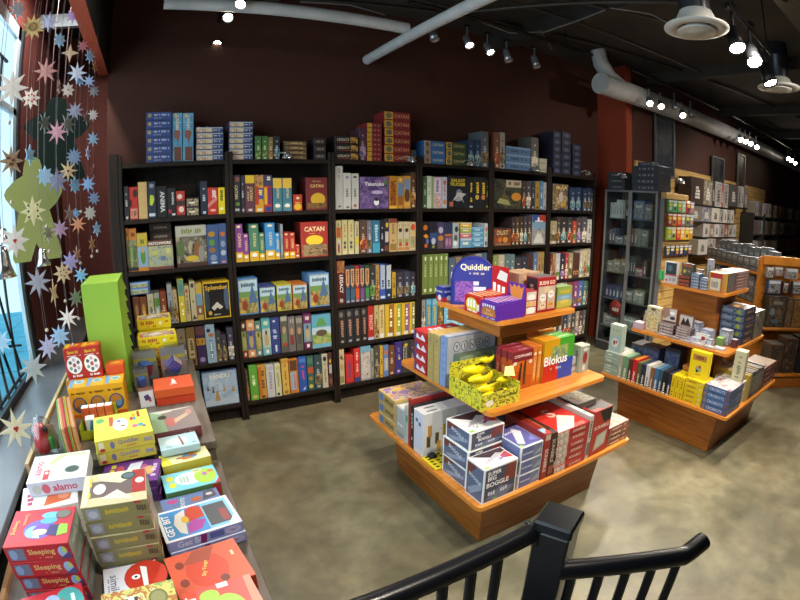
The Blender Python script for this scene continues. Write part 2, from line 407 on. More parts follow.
# grey box duct at the ceiling with round diffusers
bd = MB()
q = [atz(670, 0, 3.45), atz(800, 75, 3.45)]
bd.box(3.2, .55, 3.55, 9.5, 1.02, ZC, DUCT); tag(bd.build('ceiling_box_duct'), 'long grey rectangular duct beside the black spotlights', 'duct')
def diffuser(px, py, z, rad, label):
    p = atz(px, py, z); o = empty('ceiling_diffuser', p); tag(o, label, 'air diffuser', 'round ceiling diffusers')
    W1 = M('b9b9b6', .5)
    m = MB(); m.lathe([(rad*.45, .05), (rad*.72, .0), (rad, .012), (rad*1.0, .02), (rad*.72, .03), (rad*.5, .12)], W1, 36); m.build('outer_cone', o)
    m = MB(); m.lathe([(0, -.012), (rad*.28, -.012), (rad*.34, .0), (rad*.58, -.012), (rad*.60, -.004), (rad*.36, .03), (rad*.3, .06)], W1, 36); m.build('inner_cone', o)
    m = MB(); m.lathe([(rad*.5, .08), (rad*.5, .35), (rad*.53, .36), (rad*.53, .4), (rad*.5, .41), (rad*.5, ZC-z)], M('2c3038', .35, .5), 30); m.build('flexible_duct', o)
    m = MB(); m.lathe([(0, .055), (rad*.46, .055)], M('1a1a1c'), 30); m.build('throat', o)
diffuser(697, 31, 3.0, .195, 'large round white ceiling diffuser hung on a dark duct')
diffuser(779, 89, 3.42, .255, 'round white ceiling diffuser beyond the black spotlights')
# ------------------------------------------------------------------ track lights
LAMPW = emit_mat('fff1d8', 38.); LAMPOFF = M('8d8d8d', .3)
def track(a, b, z, label):
    p, q = a, b
    m = MB(); m.tube([p, q], .02, DARKMETAL, 6)
    for f in (.12, .88):
        w = p.lerp(q, f); m.tube([w, (w.x, w.y, ZC)], .006, DARKMETAL, 6)
    return tag(m.build('ceiling_track_rail'), label, 'light track')
def head(p, aim, lit, size, mat, label, energy=0., spot=75, group='track spotlights', color=(1, .90, .76), blend=.7):
    """a track spotlight whose lens sits at p, aimed at the point aim"""
    o = empty('track_spotlight', p); tag(o, label, 'spotlight', group)
    d = (Vector(aim) - Vector(p)).normalized()
    q = d.to_track_quat('Z', 'Y').to_matrix().to_4x4()
    L_, R_ = size*1.5, size*.5
    m = MB(); m.lathe([(0, -L_), (R_*.62, -L_), (R_*.75, -L_*.85), (R_*.8, -L_*.4), (R_, 0), (R_*.92, 0), (R_*.7, -L_*.12)], mat, 20, q); m.build('lamp_head', o)
    m = MB(); m.lathe([(0, -.012), (R_*.86, -.012)], LAMPW if lit else LAMPOFF, 20, q); m.build('lens', o)
    b = q @ Vector((0, 0, -L_*.6)); m = MB()
    m.tube([b + Vector((0, 0, R_*.5)), (b.x, b.y, b.z+size*1.6)], size*.09, mat, 8); m.box(b.x-size*.25, b.y-size*.25, b.z+size*1.5, b.x+size*.25, b.y+size*.25, b.z+size*1.75, DARKMETAL)
    m.build('stem', o)
    if lit and energy:
        l = bpy.data.lights.new('spot_beam', 'SPOT'); l.energy = energy; l.spot_size = math.radians(spot); l.spot_blend = blend; l.color = color; l.shadow_soft_size = .05
        lo = bpy.data.objects.new('spot_beam', l); COL.objects.link(lo)
        lo.rotation_euler = d.to_track_quat('-Z', 'Y').to_euler(); lo.location = d*.02; lo.parent = o
    return o
# ------------------------------------------------------------------ the six tall bookcases
BX0, BW, BY = -.326, .92, 4.0
ZS = [2.315, 1.864, 1.445, .983, .59, .175]
BC = ['first bookcase from the window', 'second bookcase from the window', 'third bookcase from the window', 'fourth bookcase from the window', 'fifth bookcase from the window', 'sixth bookcase from the window']
for b in range(6):
    x0 = BX0 + BW*b; o = empty('bookcase', (x0, BY, 0))
    tag(o, f'tall black wooden bookcase of board games, {ORD[b+1]} counting from the window', 'bookcase', 'tall black bookcases along the wall')
    for xa in (.002, BW-.032):
        m = MB(); m.box(xa, .0, 0, xa+.03, .29, 2.315, BLACKWOOD, .003); m.box(xa, 0, 2.3145, xa+.03, .03, 2.385, BLACKWOOD, .003); m.build('side_panel', o)
    for k, z in enumerate(ZS):
        m = MB(); m.box(.0325, .004, z-.035, BW-.0325, .285, z, BLACKWOOD, .002); m.build('shelf', o)
    if b == 0:
        m = MB(); m.box(-.072, 0, .0005, -.0005, .30, 2.40, BLACKWOOD, .003); m.build('end_panel', o)
    m = MB(); m.box(.0325, .286, .14, BW-.0325, .30, 2.28, BLACKWOOD); m.build('back_panel', o)
    m = MB(); m.box(.0325, .08, 0, BW-.0325, .10, .138, BLACKWOOD); m.build('plinth', o)
ROWN = ['top', 'first', 'second', 'third', 'fourth', 'fifth']
CNAME = {}
def hue(c):
    """an everyday word for a colour"""
    if not isinstance(c, str): c = c[0][0] if isinstance(c[0], (tuple, list)) else '777777'
    c = c.lstrip('#'); R_, G_, B_ = (int(c[i:i+2], 16) for i in (0, 2, 4)); mx, mn = max(R_, G_, B_), min(R_, G_, B_)
    if mx < 58: return 'black'
    if mx-mn < 26: return 'white' if mn > 190 else ('pale grey' if mn > 130 else ('grey' if mn > 85 else 'charcoal'))
    if R_ >= G_ >= B_:
        if G_ > .78*R_: return ('cream' if B_ > .62*R_ else 'yellow') if R_ > 150 else 'olive'
        if G_ > .52*R_: return 'tan' if B_ > .42*R_ else ('orange' if R_ > 170 else 'brown')
        return ('orange' if G_ > .33*R_ and R_ > 170 else 'red') if R_ > 135 else ('maroon' if G_ < .45*R_ else 'dark brown')
    if R_ >= B_ >= G_: return 'pink' if R_ > 180 and G_ > 90 else 'maroon'
    if B_ >= R_ >= G_: return 'purple'
    if G_ >= R_ and G_ >= B_: return 'teal' if B_ > .8*G_ else ('green' if mx > 90 else 'dark green')
    if B_ >= G_ >= R_:
        if G_ > .88*B_: return 'teal'
        return 'pale blue' if R_ > 130 else ('blue' if mx > 120 else 'navy')
    return 'purple'
def spine(base, tc='e8e0c8', art=None, band=None, txt=None, top=None, lo=.30, v=None, art2=None):
    """upright game box seen by its spine: ground colour, artwork, a title down the spine, a maker's mark at the foot"""
    D = []
    if art: D.append(r(.03, .14, .97, lo+.14 if v is None else v, art))
    if top: D.append(r(.03, .72, .97, .985, top))
    if band: D.append(r(.02, .01, .98, .22, band))
    if txt: D.append(t(txt, .5, .55, .55, .5, tc, -90))
    else: D.append(sc(.30, .34, .70, .80, tc, 7, 90))
    D.append(r(.28, .04, .72, .11, tc)); 
    if art2: D.append(e(.5, .86, .32, .07, art2))
    return spec(base, D, faces={'T': base})
def cover(base, art, title=None, tc='ffffff', tv=.84, tw=.8, th=.14, extra=(), border=.04, side=None):
    D = [r(border, border*.9, 1-border, 1-border*.9, art)] + list(extra)
    if title: D.append(t(title, .5, tv, tw, th, tc))
    return spec(base, D, faces={'L': side or base, 'R': side or base})
def place_row(b, k, items, depth=.24):
    """items: (px0, px1, pxtop, spec, look[, extra depth behind the shelf edge]) along one shelf of bookcase b"""
    z0 = ZS[k]; xl = BX0+BW*b+.035; xr = BX0+BW*(b+1)-.035; prev = xl if k else -9
    zmax = (ZS[k-1]-.04) if k else 9
    for i, it in enumerate(items):
        px0, px1, pyt, sp, look = it[:5]; back = it[5] if len(it) > 5 else 0.
        yb = BY + (.016 if k else .036) + rnd.uniform(0, .012) + back
        zt = aty((px0+px1)/2, pyt, yb).z
        pym = pyt + 18
        xa, xb = aty(px0, pym, yb).x, aty(px1, pym, yb).x
        if k: xa, xb = max(xa, xl+.002), min(xb, xr-.002)
        if k and not back:
            xa = max(xa, prev+.0012); prev = max(prev, xb)
        w = xb-xa-.001
        h = min(zt-z0, zmax-z0) if k else zt-z0
        d = min(depth, .262-.03-back) if k else depth
        if len(it) > 6: d = it[6]
        if w < .012: continue
        if h < .04: h = .2
        o = gbox(sp, w, d, h, ((xa+xb)/2, yb+d/2, z0+.0005), 0, None, f'board games on the {ROWN[k]} shelf of the {BC[b]}' if k else f'board games on top of the {BC[b]}', 'board_game' if k else 'boxed_game')
        REG.setdefault((b, k), []).append(((xa+xb)/2, [(o, look)]))
REG = {}
def label_rows():
    for (b, k), cols in REG.items():
        cols.sort(key=lambda q: q[0]); nm = BC[b].replace(' from the window', '')
        for i, (x, L) in enumerate(cols):
            n = ORD[i+1]
            for j, (o, look) in enumerate(L):
                if len(L) == 1:
                    o['label'] = f'{look}, {n} from window end, {ROWN[k]} shelf, {nm}' if k else f'{look}, {n} from window end on top of {nm}'
                else:
                    pos = 'lowest' if j == 0 else ('topmost' if j == len(L)-1 else ORD[j+1]+' up')
                    o['label'] = f'{look}, {pos} in {n} column, {ROWN[k]} shelf, {nm}' if k else f'{look}, {pos} in {n} column atop {nm}'
def shelf_stack(b, k, px0, px1, pyt, n, sp, look, back=0., depth=.24, z0=None):
    z0 = ZS[k]+.0005 if z0 is None else z0; yb = BY+(.02 if k else .036)+back; zt = aty((px0+px1)/2, pyt, yb).z
    xa, xb = aty(px0, pyt+15, yb).x, aty(px1, pyt+15, yb).x
    if k: xa, xb = max(xa, BX0+BW*b+.038), min(xb, BX0+BW*(b+1)-.038)
    h = (zt-z0)/n - .0008
    L = []
    for i in range(n):
        p = ((xa+xb)/2 + rnd.uniform(-.002, .002), yb+(depth-back)/2 + rnd.uniform(-.002, .002), z0 + i*(h+.0008))
        if i == 0: o = gbox(sp, xb-xa-.003, depth-back, h, p, 0, None, f'{look} pile atop the {BC[b]}' if not k else f'{look} pile on the {ROWN[k]} shelf of the {BC[b]}', 'board_game' if k else 'boxed_game')
        else: o = dup(L[0][0], p, rnd.uniform(-.012, .012))
        L.append((o, look))
    REG.setdefault((b, k), []).append(((xa+xb)/2 + back*.01, L))
    return z0 + n*(h+.0008)
ARTS = [(('2a2f38', '6a5a40', '9a8a60', '3a4a5a'), 11, 1), (('5a3a22', '9a6a3a', 'caa870', '3a2a1a'), 12, 2), (('20384a', '4a7a8a', 'a8c0b8', '1a2430'), 11, 3),
        (('6a2a20', 'b0583a', 'd8a868', '3a1a18'), 12, 4), (('2a4a2a', '5a7a3a', 'a8b070', '1a2a1a'), 12, 5), (('4a3a6a', '8a6a9a', 'c8a8b8', '2a203a'), 11, 6), (('8a8478', 'c8c0ac', 'e8e0cc', '5a544a'), 13, 7)]
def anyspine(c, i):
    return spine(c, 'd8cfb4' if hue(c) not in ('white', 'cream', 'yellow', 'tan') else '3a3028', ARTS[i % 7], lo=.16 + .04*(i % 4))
# --- on top of the bookcases
shelf_stack(0, 0, 146, 172, 112, 6, spec('2f3d6b', [r(.03, .08, .97, .92, '36477c'), sc(.3, .52, .9, .8, 'aab4cc', 12), r(.08, .4, .2, .8, 'a08a5a'), sc(.3, .22, .6, .36, '8890a8', 5)]), 'navy blue flat game box')
MAPB = (('4f86a8', '5a94b4', '6ea6c0', '4a7c9c'), 8, 2)
for i, (a, c) in enumerate(((172.3, 182.3), (182.8, 193.6))):
    place_row(0, 0, [(a, c, 113, spec('5a90b0', [r(.04, .02, .96, .98, MAPB), pg([(.2, .62), (.5, .66), (.85, .6), (.7, .48), (.5, .36), (.45, .46), (.2, .5)], '8a5348'), r(.2, .02, .9, .3, '6a4438'), t('CATAN', .5, .8, .5, .3, 'e8c89a', -90), e(.3, .95, .15, .04, 'c8b070')]), 'pale blue box with a brown map' if i == 0 else 'twin pale blue box with brown map')])
SLIM = spec('3a4566', [r(.02, .1, .6, .9, (('8a6a4a', 'b89878', 'd8c0a0', '4a4a5a'), 14, 1)), r(.6, .1, .98, .9, '34446e'), r(.02, .75, .98, .93, 'a8aeb8'), sc(.64, .3, .92, .6, 'b8c0d0', 6)])
shelf_stack(0, 0, 196, 223.5, 127, 6, SLIM, 'slim blue and tan card game box')
shelf_stack(1, 0, 229, 253, 121.5, 7, SLIM, 'slim blue and tan card box')
place_row(1, 0, [(255.3, 261.5, 136, spine('3f6b3a', 'cfc9a0', ARTS[4], None), 'green spine box with gold disc'), (262, 268, 136, spine('3f7038', 'cfc9a0', ARTS[4]), 'brighter green spine box'),
    (268.5, 273.2, 137, spine('8a7040', 'e0d0a0', ARTS[1]), 'gold brown spine box'), (273.8, 280, 136, spine('23282c', 'b8bcc0', ARTS[2]), 'black spine box with grey lettering')])
shelf_stack(1, 0, 284, 307, 141, 4, spec('4a3a2a', [r(.05, .15, .95, .85, (('6a5238', '9a7a50', '4a3a2c', 'b8945c'), 14, 3)), sc(.2, .3, .8, .7, 'c8ac78', 9)]), 'flat brown game box')
shelf_stack(1, 0, 314, 326, 138, 3, spec('231f20', [r(.05, .2, .95, .8, '332c2c'), sc(.2, .3, .8, .7, '8a8078', 7)]), 'black flat game box')
LEG = spec('191516', [r(.02, .12, .98, .9, '211a18'), t('LEGACY', .36, .55, .52, .42, 'c9c2b2'), r(.66, .15, .98, .88, (('8a6a2a', 'c8a04a', '4a3a1a', 'a83a2a'), 16, 1)), sc(.1, .18, .6, .28, 'a83a30', 9)])
shelf_stack(2, 0, 335, 358.5, 136, 3, LEG, 'black LEGACY lettered game box')
place_row(2, 0, [(359.4, 366, 128, spine('4a2e3c', 'a8949c', ARTS[5]), 'dark purple upright box')])
CATANR = spec('7a2226', [r(.0, .06, 1, .94, '7c2428'), r(0, .06, .33, .94, 'c8992f'), e(.17, .5, .11, .34, '6d6552'), t('CATAN', .66, .5, .56, .44, 'c98a62')])
shelf_stack(2, 0, 367, 382, 123, 8, spec('7a2b2c', [r(0, .06, .33, .94, 'c8992f'), r(.33, .06, 1, .94, '7f2a2c'), sc(.45, .3, .92, .7, 'b8746a', 7)]), 'slim red and gold expansion box')
shelf_stack(2, 0, 384.5, 410.5, 112, 6, CATANR, 'thick red and gold CATAN box')
shelf_stack(2, 0, 411.3, 416.5, 150, 2, spec('b8902f', [r(.3, .1, 1, .9, '3f6a98')]), 'small gold and blue box', .12, .2)
CATB = spec('33629a', [r(0, .06, .27, .94, 'c8992f'), e(.14, .5, .1, .36, '5d5a52'), t('CATAN', .64, .52, .5, .46, 'b7b79a')])
CATG = spec('37492f', [r(0, .06, .27, .94, 'c8992f'), e(.14, .5, .1, .36, '5d5a52'), t('CATAN', .62, .52, .5, .46, 'a89c62')])
shelf_stack(3, 0, 424.5, 445.3, 141, 3, CATB, 'blue and gold CATAN box')
shelf_stack(3, 0, 446.2, 466.6, 142.5, 3, CATG, 'dark green and gold CATAN box')
place_row(3, 0, [(468, 474.3, 140, spine('233a5c', '8aa0bc', ARTS[2], None), 'navy upright box'), (474.8, 480.8, 140, spine('26406a', '8aa0bc', ARTS[2]), 'second navy upright box'),
    (481.5, 488.5, 131.5, spine('5a6068', 'b8bcc4', ARTS[0]), 'tall grey upright box')])
place_row(4, 0, [(494.8, 499.4, 132.5, spine('7a4a34', 'c8b8a0', ARTS[3]), 'rust brown upright box'), (499.8, 505, 132.5, spine('a09a94', '3a3430', ARTS[0]), 'grey upright box with black figure')])
shelf_stack(4, 0, 506, 530.5, 147, 3, spec('4f6f98', [r(.0, .75, 1, .95, '7d9ac0'), sc(.18, .25, .85, .6, '2c4468', 8)]), 'steel blue flat box')
place_row(4, 0, [(531.3, 538.5, 137.5, spine('5e5c5a', 'c0b8a8', ARTS[6]), 'tall grey box with pale top edge')])
shelf_stack(4, 0, 539.3, 546.8, 158.5, 2, spec('b8b4a4', [r(.1, .2, .9, .5, 'a09c8c')]), 'cream flat box')
DKS = spec('24283c', [r(.04, .1, .96, .9, '2c3148'), e(.5, .5, .25, .3, '4a4f6a'), sc(.2, .3, .8, .6, '5d6484', 5)])
shelf_stack(5, 0, 553.5, 561, 131.5, 6, DKS, 'dark navy box')
shelf_stack(5, 0, 561.8, 571, 132, 6, DKS, 'midnight blue box')
shelf_stack(5, 0, 572.5, 580.8, 144.5, 5, DKS, 'smaller dark navy box')
# --- shelf one
place_row(0, 1, [(119.5, 123.8, 186, spine('1c1d22', 'd8d8d8'), 'black spine with white lettering'), (124.2, 129, 186.5, spine('202228', 'b8b8b8', None, None), 'black spine with white square'),
    (129.4, 138, 187, spec('9c2620', [r(.1, .04, .9, .34, 'b8806a'), sc(.2, .08, .8, .3, '6a2a1c', 5), r(.05, .4, .3, .6, '1c1d22'), e(.7, .8, .25, .12, '1c1d22')]), 'red spine with black splashes'),
    (138.3, 147.3, 182, spec('a8895a', [r(.03, .02, .97, .98, (('a08050', 'b89868', 'a88a58', 'c0a070'), 20, 2))]), 'plain tan board spine'),
    (147.8, 156, 181.5, spec('222a3c', [pg([(.2, .38), (.5, .34), (.8, .5), (.7, .62), (.3, .64)], 'a8b828'), r(.1, .06, .85, .14, 'b0b8c0'), e(.5, .88, .3, .06, '7a8090')]), 'navy spine with lime patch'),
    (156.6, 167, 186, spec('17171a', [t('ANIMA', .58, .5, .5, .66, 'c8c8c8', -90)]), 'black spine with large ANIMA lettering'),
    (167.4, 176, 188, spec('1c1c20', [sc(.5, .42, .8, .85, 'b0b0b0', 7, 90), e(.3, .2, .2, .08, 'a02a3a'), r(.5, .06, .9, .12, 'c8c8c8')]), 'black spine with crimson leaf'),
    (176.5, 185.3, 191, spec('a8322c', [r(.0, .42, 1, .62, '3a2a2a'), e(.4, .78, .3, .1, 'd8c0b0'), e(.55, .28, .3, .12, 'd8c0b0'), r(0, 0, 1, .07, '2a2024')]), 'red box with two pale emblems')])
shelf_stack(0, 1, 186.5, 199.5, 197.5, 2, spec('33302c', [r(.06, .1, .94, .85, (('8a7a5a', 'b8a888', '4a3a2c', '2a2624'), 22, 4)), sc(.2, .3, .8, .6, 'e0d8c0', 6)]), 'small photo printed box')
place_row(0, 1, [(200.5, 207.5, 181, spine('232936', 'b0b8c4', None), 'tall navy box with white label'), (208, 217.8, 187.5, spec('b2302a', [pg([(0, .25), (1, .55), (1, .7), (0, .4)], 'c8807a'), sc(.45, .6, .85, .92, 'e8d0c8', 4), e(.5, .16, .3, .05, 'e0a090')]), 'red box with pink slanting stripe'),
    (218.3, 225.2, 187.5, spec('d8c020', [sc(.3, .5, .75, .9, '3a3010', 6, 90), e(.5, .2, .3, .06, 'e8e0a0')]), 'bright yellow spine box')])
CT = lambda base, tc='e8d090', foot='d8a828', txt='CATAN', art=None: spec(base, [r(.02, .01, .98, .27, foot), e(.5, .17, .3, .06, 'e8e4d8'), r(.25, .09, .75, .12, 'b0803a'), t(txt, .55, .58, .5, .36, tc, -90), e(.5, .93, .28, .035, 'e8d8b0')] + ([r(.02, .7, .98, .99, art)] if art else []))
place_row(1, 1, [(232.2, 240.4, 175, spec('23242e', [t('CATAN', .4, .55, .5, .36, 'd8c89a', -90), e(.6, .88, .3, .07, '8a4a4a'), r(.3, .2, .85, .28, '6a8a3a'), r(.2, .06, .8, .12, 'b0b0b0')]), 'black CATAN spine with green mark'),
    (240.9, 244.8, 175.5, spine('2b2c36', 'b0b0b8'), 'slim black spine'), (245.2, 254.8, 175, spec('5c3440', [r(.02, .78, .98, .99, 'd8b02a'), t('CATAN', .62, .5, .42, .36, 'd8b870', -90), sc(.2, .3, .4, .7, 'b8a080', 6, 90), r(.3, .04, .7, .1, 'd0c8b8')]), 'purple spine with yellow top'),
    (255.2, 263.7, 175, spec('c8902a', [r(.0, .72, 1, 1, (('8a3a2a', 'c89a5a', '5a2a20', 'e0c088'), 20, 3)), r(.3, .35, .95, .65, '4a4a8a'), r(0, .2, .4, .7, 'a83428'), sc(.4, .4, .85, .6, 'e8d060', 4, 90), r(.2, .03, .8, .1, 'd8d0b8')]), 'orange and violet patterned spine'),
    (264.1, 272, 175, spec('b82e2a', [r(0, .7, 1, 1, '3a3a5a'), sc(.3, .74, .85, .96, 'd8d0c0', 4, 90), r(0, .2, .4, .66, 'd8a02a'), r(.45, .2, 1, .66, '6a2a5a'), r(.1, .02, .9, .14, '2a3a7a')]), 'red and yellow striped spine'),
    (273, 282, 178, CT('3f7486', 'd8c888', '4a8494', 'CATAN', 'd8b040'), 'teal CATAN spine with yellow top'), (282.6, 291.8, 178, CT('3f7486', 'd8c888', '4a8494', 'CATAN', 'd8b040'), 'second teal CATAN spine with yellow top'),
    (293.5, 302.5, 194.5, spec('b03a1e', [e(.5, .24, .42, .2, 'e0b030'), e(.5, .78, .2, .08, 'd8d0c0'), sc(.2, .45, .8, .55, 'e8b070', 4)]), 'small red box with yellow ball'),
    (306, 329.8, 177.5, cover('6a2428', '6c2529', 'CATAN', 'd8b468', .74, .62, .14, [e(.55, .33, .34, .2, 'c8a02e'), r(.06, .05, .94, .22, (('3a2420', '6a4a2a', '8a6a3a', '4a3424'), 16, 2)), sc(.3, .86, .7, .9, 'b88a58', 8)], .02, '4a1a1e'), 'maroon CATAN box front with yellow sun')])
TAK = (('4a3a6a', '6a5488', '8a6a9a', '54406e'), 7, 3)
place_row(2, 1, [(335.3, 342.8, 166, spec('b9b9b4', [sc(.3, .72, .7, .95, '8a8a8a', 6, 90), r(.4, .05, .7, .09, '4a4a4a')]), 'tall white spine'), (343.3, 351, 173, spec('c0c0ba', [sc(.3, .28, .7, .58, '6a6a6a', 5, 90), e(.5, .88, .2, .04, '7a7aa0'), r(.4, .04, .75, .08, '3a3a3a')]), 'white spine with grey scrawl'),
    (351.4, 358.8, 173.5, spec('c0c0ba', [sc(.3, .28, .7, .58, '6a6a6a', 5, 90), e(.5, .9, .25, .03, '3a3a3a'), e(.5, .1, .2, .04, 'a85a2a')]), 'white spine with brown dot'),
    (359.6, 388.7, 177, cover('5a4a78', TAK, 'Takenoko', 'e8e4e8', .78, .66, .16, [pg([(.8, .7), (.98, .86), (.9, .9), (.78, .82)], '4f7a3a'), e(.57, .2, .09, .09, 'e8e8e8'), e(.57, .3, .07, .06, '2a2a2a'), e(.6, .52, .2, .06, 'b8a8c8')], .02, '3e3258'), 'purple box front with white panda'),
    (389.2, 397, 176, spec('b07c2a', [r(.15, .1, .85, .85, (('6a3018', 'a85a24', '4a2010', 'c88a3a'), 18, 4)), r(0, 0, 1, .08, 'd8a838')]), 'gold spine with carved brown panel'),
    (397.4, 403.4, 176.5, spec('b8893c', [r(.1, .4, .9, .8, '5a7a9a'), r(.1, .1, .9, .4, '8a5428'), e(.5, .9, .2, .05, 'e0c070')]), 'gold spine with blue window'), (403.8, 410.6, 176, spec('b8893c', [r(.1, .55, .9, .9, '6a86a8'), e(.5, .4, .4, .2, '5a3a24'), r(.1, .06, .9, .2, 'c89a48')]), 'gold spine with dark wagon'),
    (411, 417.6, 172.5, spine('4c3424', 'c8b088', ARTS[1]), 'dark brown carved spine')])
place_row(3, 1, [(423, 427, 176.5, spine('3c5a38', 'a8b890'), 'green spine'), (427.3, 433, 176, spec('b8c4b4', [r(.7, 0, 1, 1, '7a9a5a'), sc(.2, .4, .5, .8, '8aa080', 5, 90)]), 'white and green spine'), (433.4, 441.8, 177, spec('b4a0ac', [r(.1, .48, .9, .95, 'c8bcd0'), sc(.3, .52, .65, .9, '6a5a7a', 6, 90), r(.06, .04, .94, .4, (('a84a3a', 'd8c8c0', '8a5a5a', 'e8e0dc'), 24, 5))]), 'lilac spine with red figures'),
    (442.2, 447, 177, spec('a8b0c0', [e(.5, .82, .3, .08, 'a8622a'), e(.5, .2, .35, .08, 'c8742a'), sc(.3, .35, .7, .7, 'b85a4a', 6, 90)]), 'pale blue spine with orange fruit'),
    (447.8, 468, 176, cover('14161c', (('14161c', '1c2028', '20242e', '2c3038'), 9, 4), None, extra=[t('GALAXY', .5, .86, .7, .12, 'c8b42a'), t('TRUCKER', .48, .74, .76, .1, 'd0bc30'), e(.55, .42, .16, .18, '6a7684'), e(.5, .3, .2, .08, '8a949c'), pg([(.2, .2), (.55, .4), (.8, .16), (.7, .34), (.9, .45), (.5, .5)], 'a8aca8'), r(.08, .06, .26, .2, 'a85a4a')], border=.01, side='0c0d10'), 'black box front with yellow title'),
    (468.6, 474, 177, spec('15161c', [sc(.3, .2, .7, .82, 'c8b02e', 8, 90), r(.2, .03, .8, .08, '9aa0a8')]), 'black spine with yellow title'), (474.4, 480, 177, spec('17181e', [sc(.3, .48, .8, .84, 'c8b02e', 5, 90), e(.5, .36, .32, .08, 'b89a4a')]), 'black spine with yellow title and disc'), (480.4, 486, 177.5, spec('15161c', [sc(.3, .46, .8, .84, 'c8b02e', 5, 90), e(.5, .36, .32, .08, 'b8703a')]), 'black spine with yellow title and orange disc'), (486.3, 489.4, 180, spine('1a1a1e', 'b8a040'), 'slim black spine')])
DRG = (('1e211e', '343a30', '5a4a2a', '2a2620'), 6, 3)
place_row(4, 1, [(494, 521.6, 179.5, cover('2a2624', DRG, None, extra=[r(.42, .74, .98, .98, 'a89c84'), sc(.5, .8, .92, .93, '3a3028', 8), e(.8, .42, .18, .14, 'b87a28'), pg([(.1, .2), (.6, .12), (.5, .3), (.2, .36)], '8a8a5a')], border=.01, side='1a1816'), 'dark dragon box front with pale title panel'),
    (522.1, 526, 181, spine('3a2a28', 'a89080', ARTS[3]), 'dark brown spine'), (526.3, 531, 181, spine('3c3e46', 'c8b8b0', ARTS[6]), 'charcoal spine with pale print'), (531.3, 535, 182, spine('2a2d38', '9aa0b0'), 'dark navy spine'), (535.3, 539.6, 181.5, spine('9a7c3c', '3a2a18'), 'gold tan spine'), (540, 543, 181, spine('4a7aa0', 'd8e0e8'), 'sky blue slim spine'), (543.3, 547.7, 182.5, spine('a8a8ac', '6a5a5a'), 'whitish spine')])
place_row(5, 1, [(552.3, 568, 184, cover('4a4250', (('4a3e62', '8a7440', 'c8b898', '2a3048'), 9, 2), None, extra=[sc(.2, .8, .85, .92, 'd8c070', 7), e(.55, .5, .14, .2, 'c8c0b8'), e(.75, .25, .12, .12, 'c8a030')], border=.02, side='2a2634'), 'fantasy box front with pale rider'), (570, 575.3, 188, spine('2f3f60', 'a8b4c8', ARTS[2]), 'navy spine'), (575.7, 581, 187.5, spine('2b3c5e', 'a8b4c8', ARTS[2]), 'second navy spine'), (583, 586.8, 189, spine('2d3a58', 'c0c8d8', ARTS[0]), 'blue grey spine'), (587.1, 590.6, 188, spine('2d3a58', 'c0c8d8', ARTS[0]), 'second blue grey spine'), (590.9, 594, 189, spine('2d3a58', 'c0c8d8', ARTS[0]), 'third blue grey spine')])
# --- shelf two
shelf_stack(0, 2, 149.5, 172, 223, 5, spec('3b2c28', [r(.05, .15, .95, .85, '44332d'), sc(.2, .35, .8, .65, '9a8a78', 9)]), 'dark brown flat box', .135, .22)
AGR = lambda top, art: spec(top, [r(.02, .02, .98, .74, art), e(.35, .46, .24, .12, '6a8a4a'), e(.65, .4, .22, .14, '4a5a3a'), r(.02, .02, .98, .1, '2a2a28'), sc(.2, .8, .8, .92, '4a3018', 5), r(.1, .12, .3, .3, '8a9a68')])
AG = (('4a4c40', '6a7450', '8a8660', '3a3c38'), 14, 2)
place_row(0, 2, [(120.6, 128.8, 228.5, AGR('b8702c', AG), 'orange topped box with farm figures'), (129.1, 137, 228.5, AGR('b06a2a', AG), 'second orange topped box with farm figures'), (137.4, 148, 233, spec('a87f38', [r(.02, .1, .98, .64, '7a94a8'), e(.5, .38, .24, .2, '4f7a38'), e(.5, .54, .12, .07, 'b88a64'), r(.02, .66, .98, .98, 'a89434'), sc(.2, .7, .8, .84, '3f4a20', 5), r(.02, 0, .98, .1, 'b0702c')]), 'tan box with green clad farmer'),
    (148.6, 173.4, 240.5, cover('6a5448', (('6a7484', '8a9484', 'a8a468', '5a6a8a'), 16, 4), None, extra=[r(.0, .82, 1, 1, '5e3a30'), t('PATCHWORK', .5, .91, .92, .12, 'e4e0d4'), r(.0, 0, 1, .1, '6a3f38'), r(.15, .5, .35, .66, 'a8a85c'), r(.5, .3, .7, .46, '5a6a90'), r(.72, .55, .9, .72, 'b8b47a'), r(.3, .2, .48, .34, '8a9a9a')], border=.0, side='53403a'), 'PATCHWORK box front with pale quilt', 0, .09),
    (176, 206.6, 225.5, cover('8a8478', (('3a3430', '6a6458', 'a89a80', '4c5044'), 7, 5), None, extra=[r(0, .74, 1, 1, 'a8a49a'), sc(.18, .8, .84, .93, '7a7a3a', 9), e(.14, .45, .12, .2, '56683c'), e(.68, .4, .1, .2, '8a5a34'), e(.5, .2, .22, .07, 'c8a838'), e(.82, .3, .1, .2, '8a8680'), r(0, 0, 1, .1, '4a342c')], border=.0, side='4a463e'), 'grey box front with dwarf and gold'),
    (207, 218.7, 224.5, spec('3c5480', [e(.42, .76, .3, .07, 'a87a2a'), e(.42, .55, .26, .08, '5a8a3a'), e(.42, .36, .28, .07, '8a6434'), e(.5, .17, .28, .08, '7a8aa8'), r(.3, .03, .8, .07, 'c8c8c8')]), 'blue box with round token pictures'), (219.1, 226.6, 223.5, spec('3c5480', [e(.5, .74, .34, .06, 'b8622a'), e(.5, .5, .3, .08, '8a94a0'), e(.5, .28, .34, .07, 'a8aeb8'), r(.2, .03, .8, .08, 'c87a7a')]), 'narrow blue box with round tokens')])
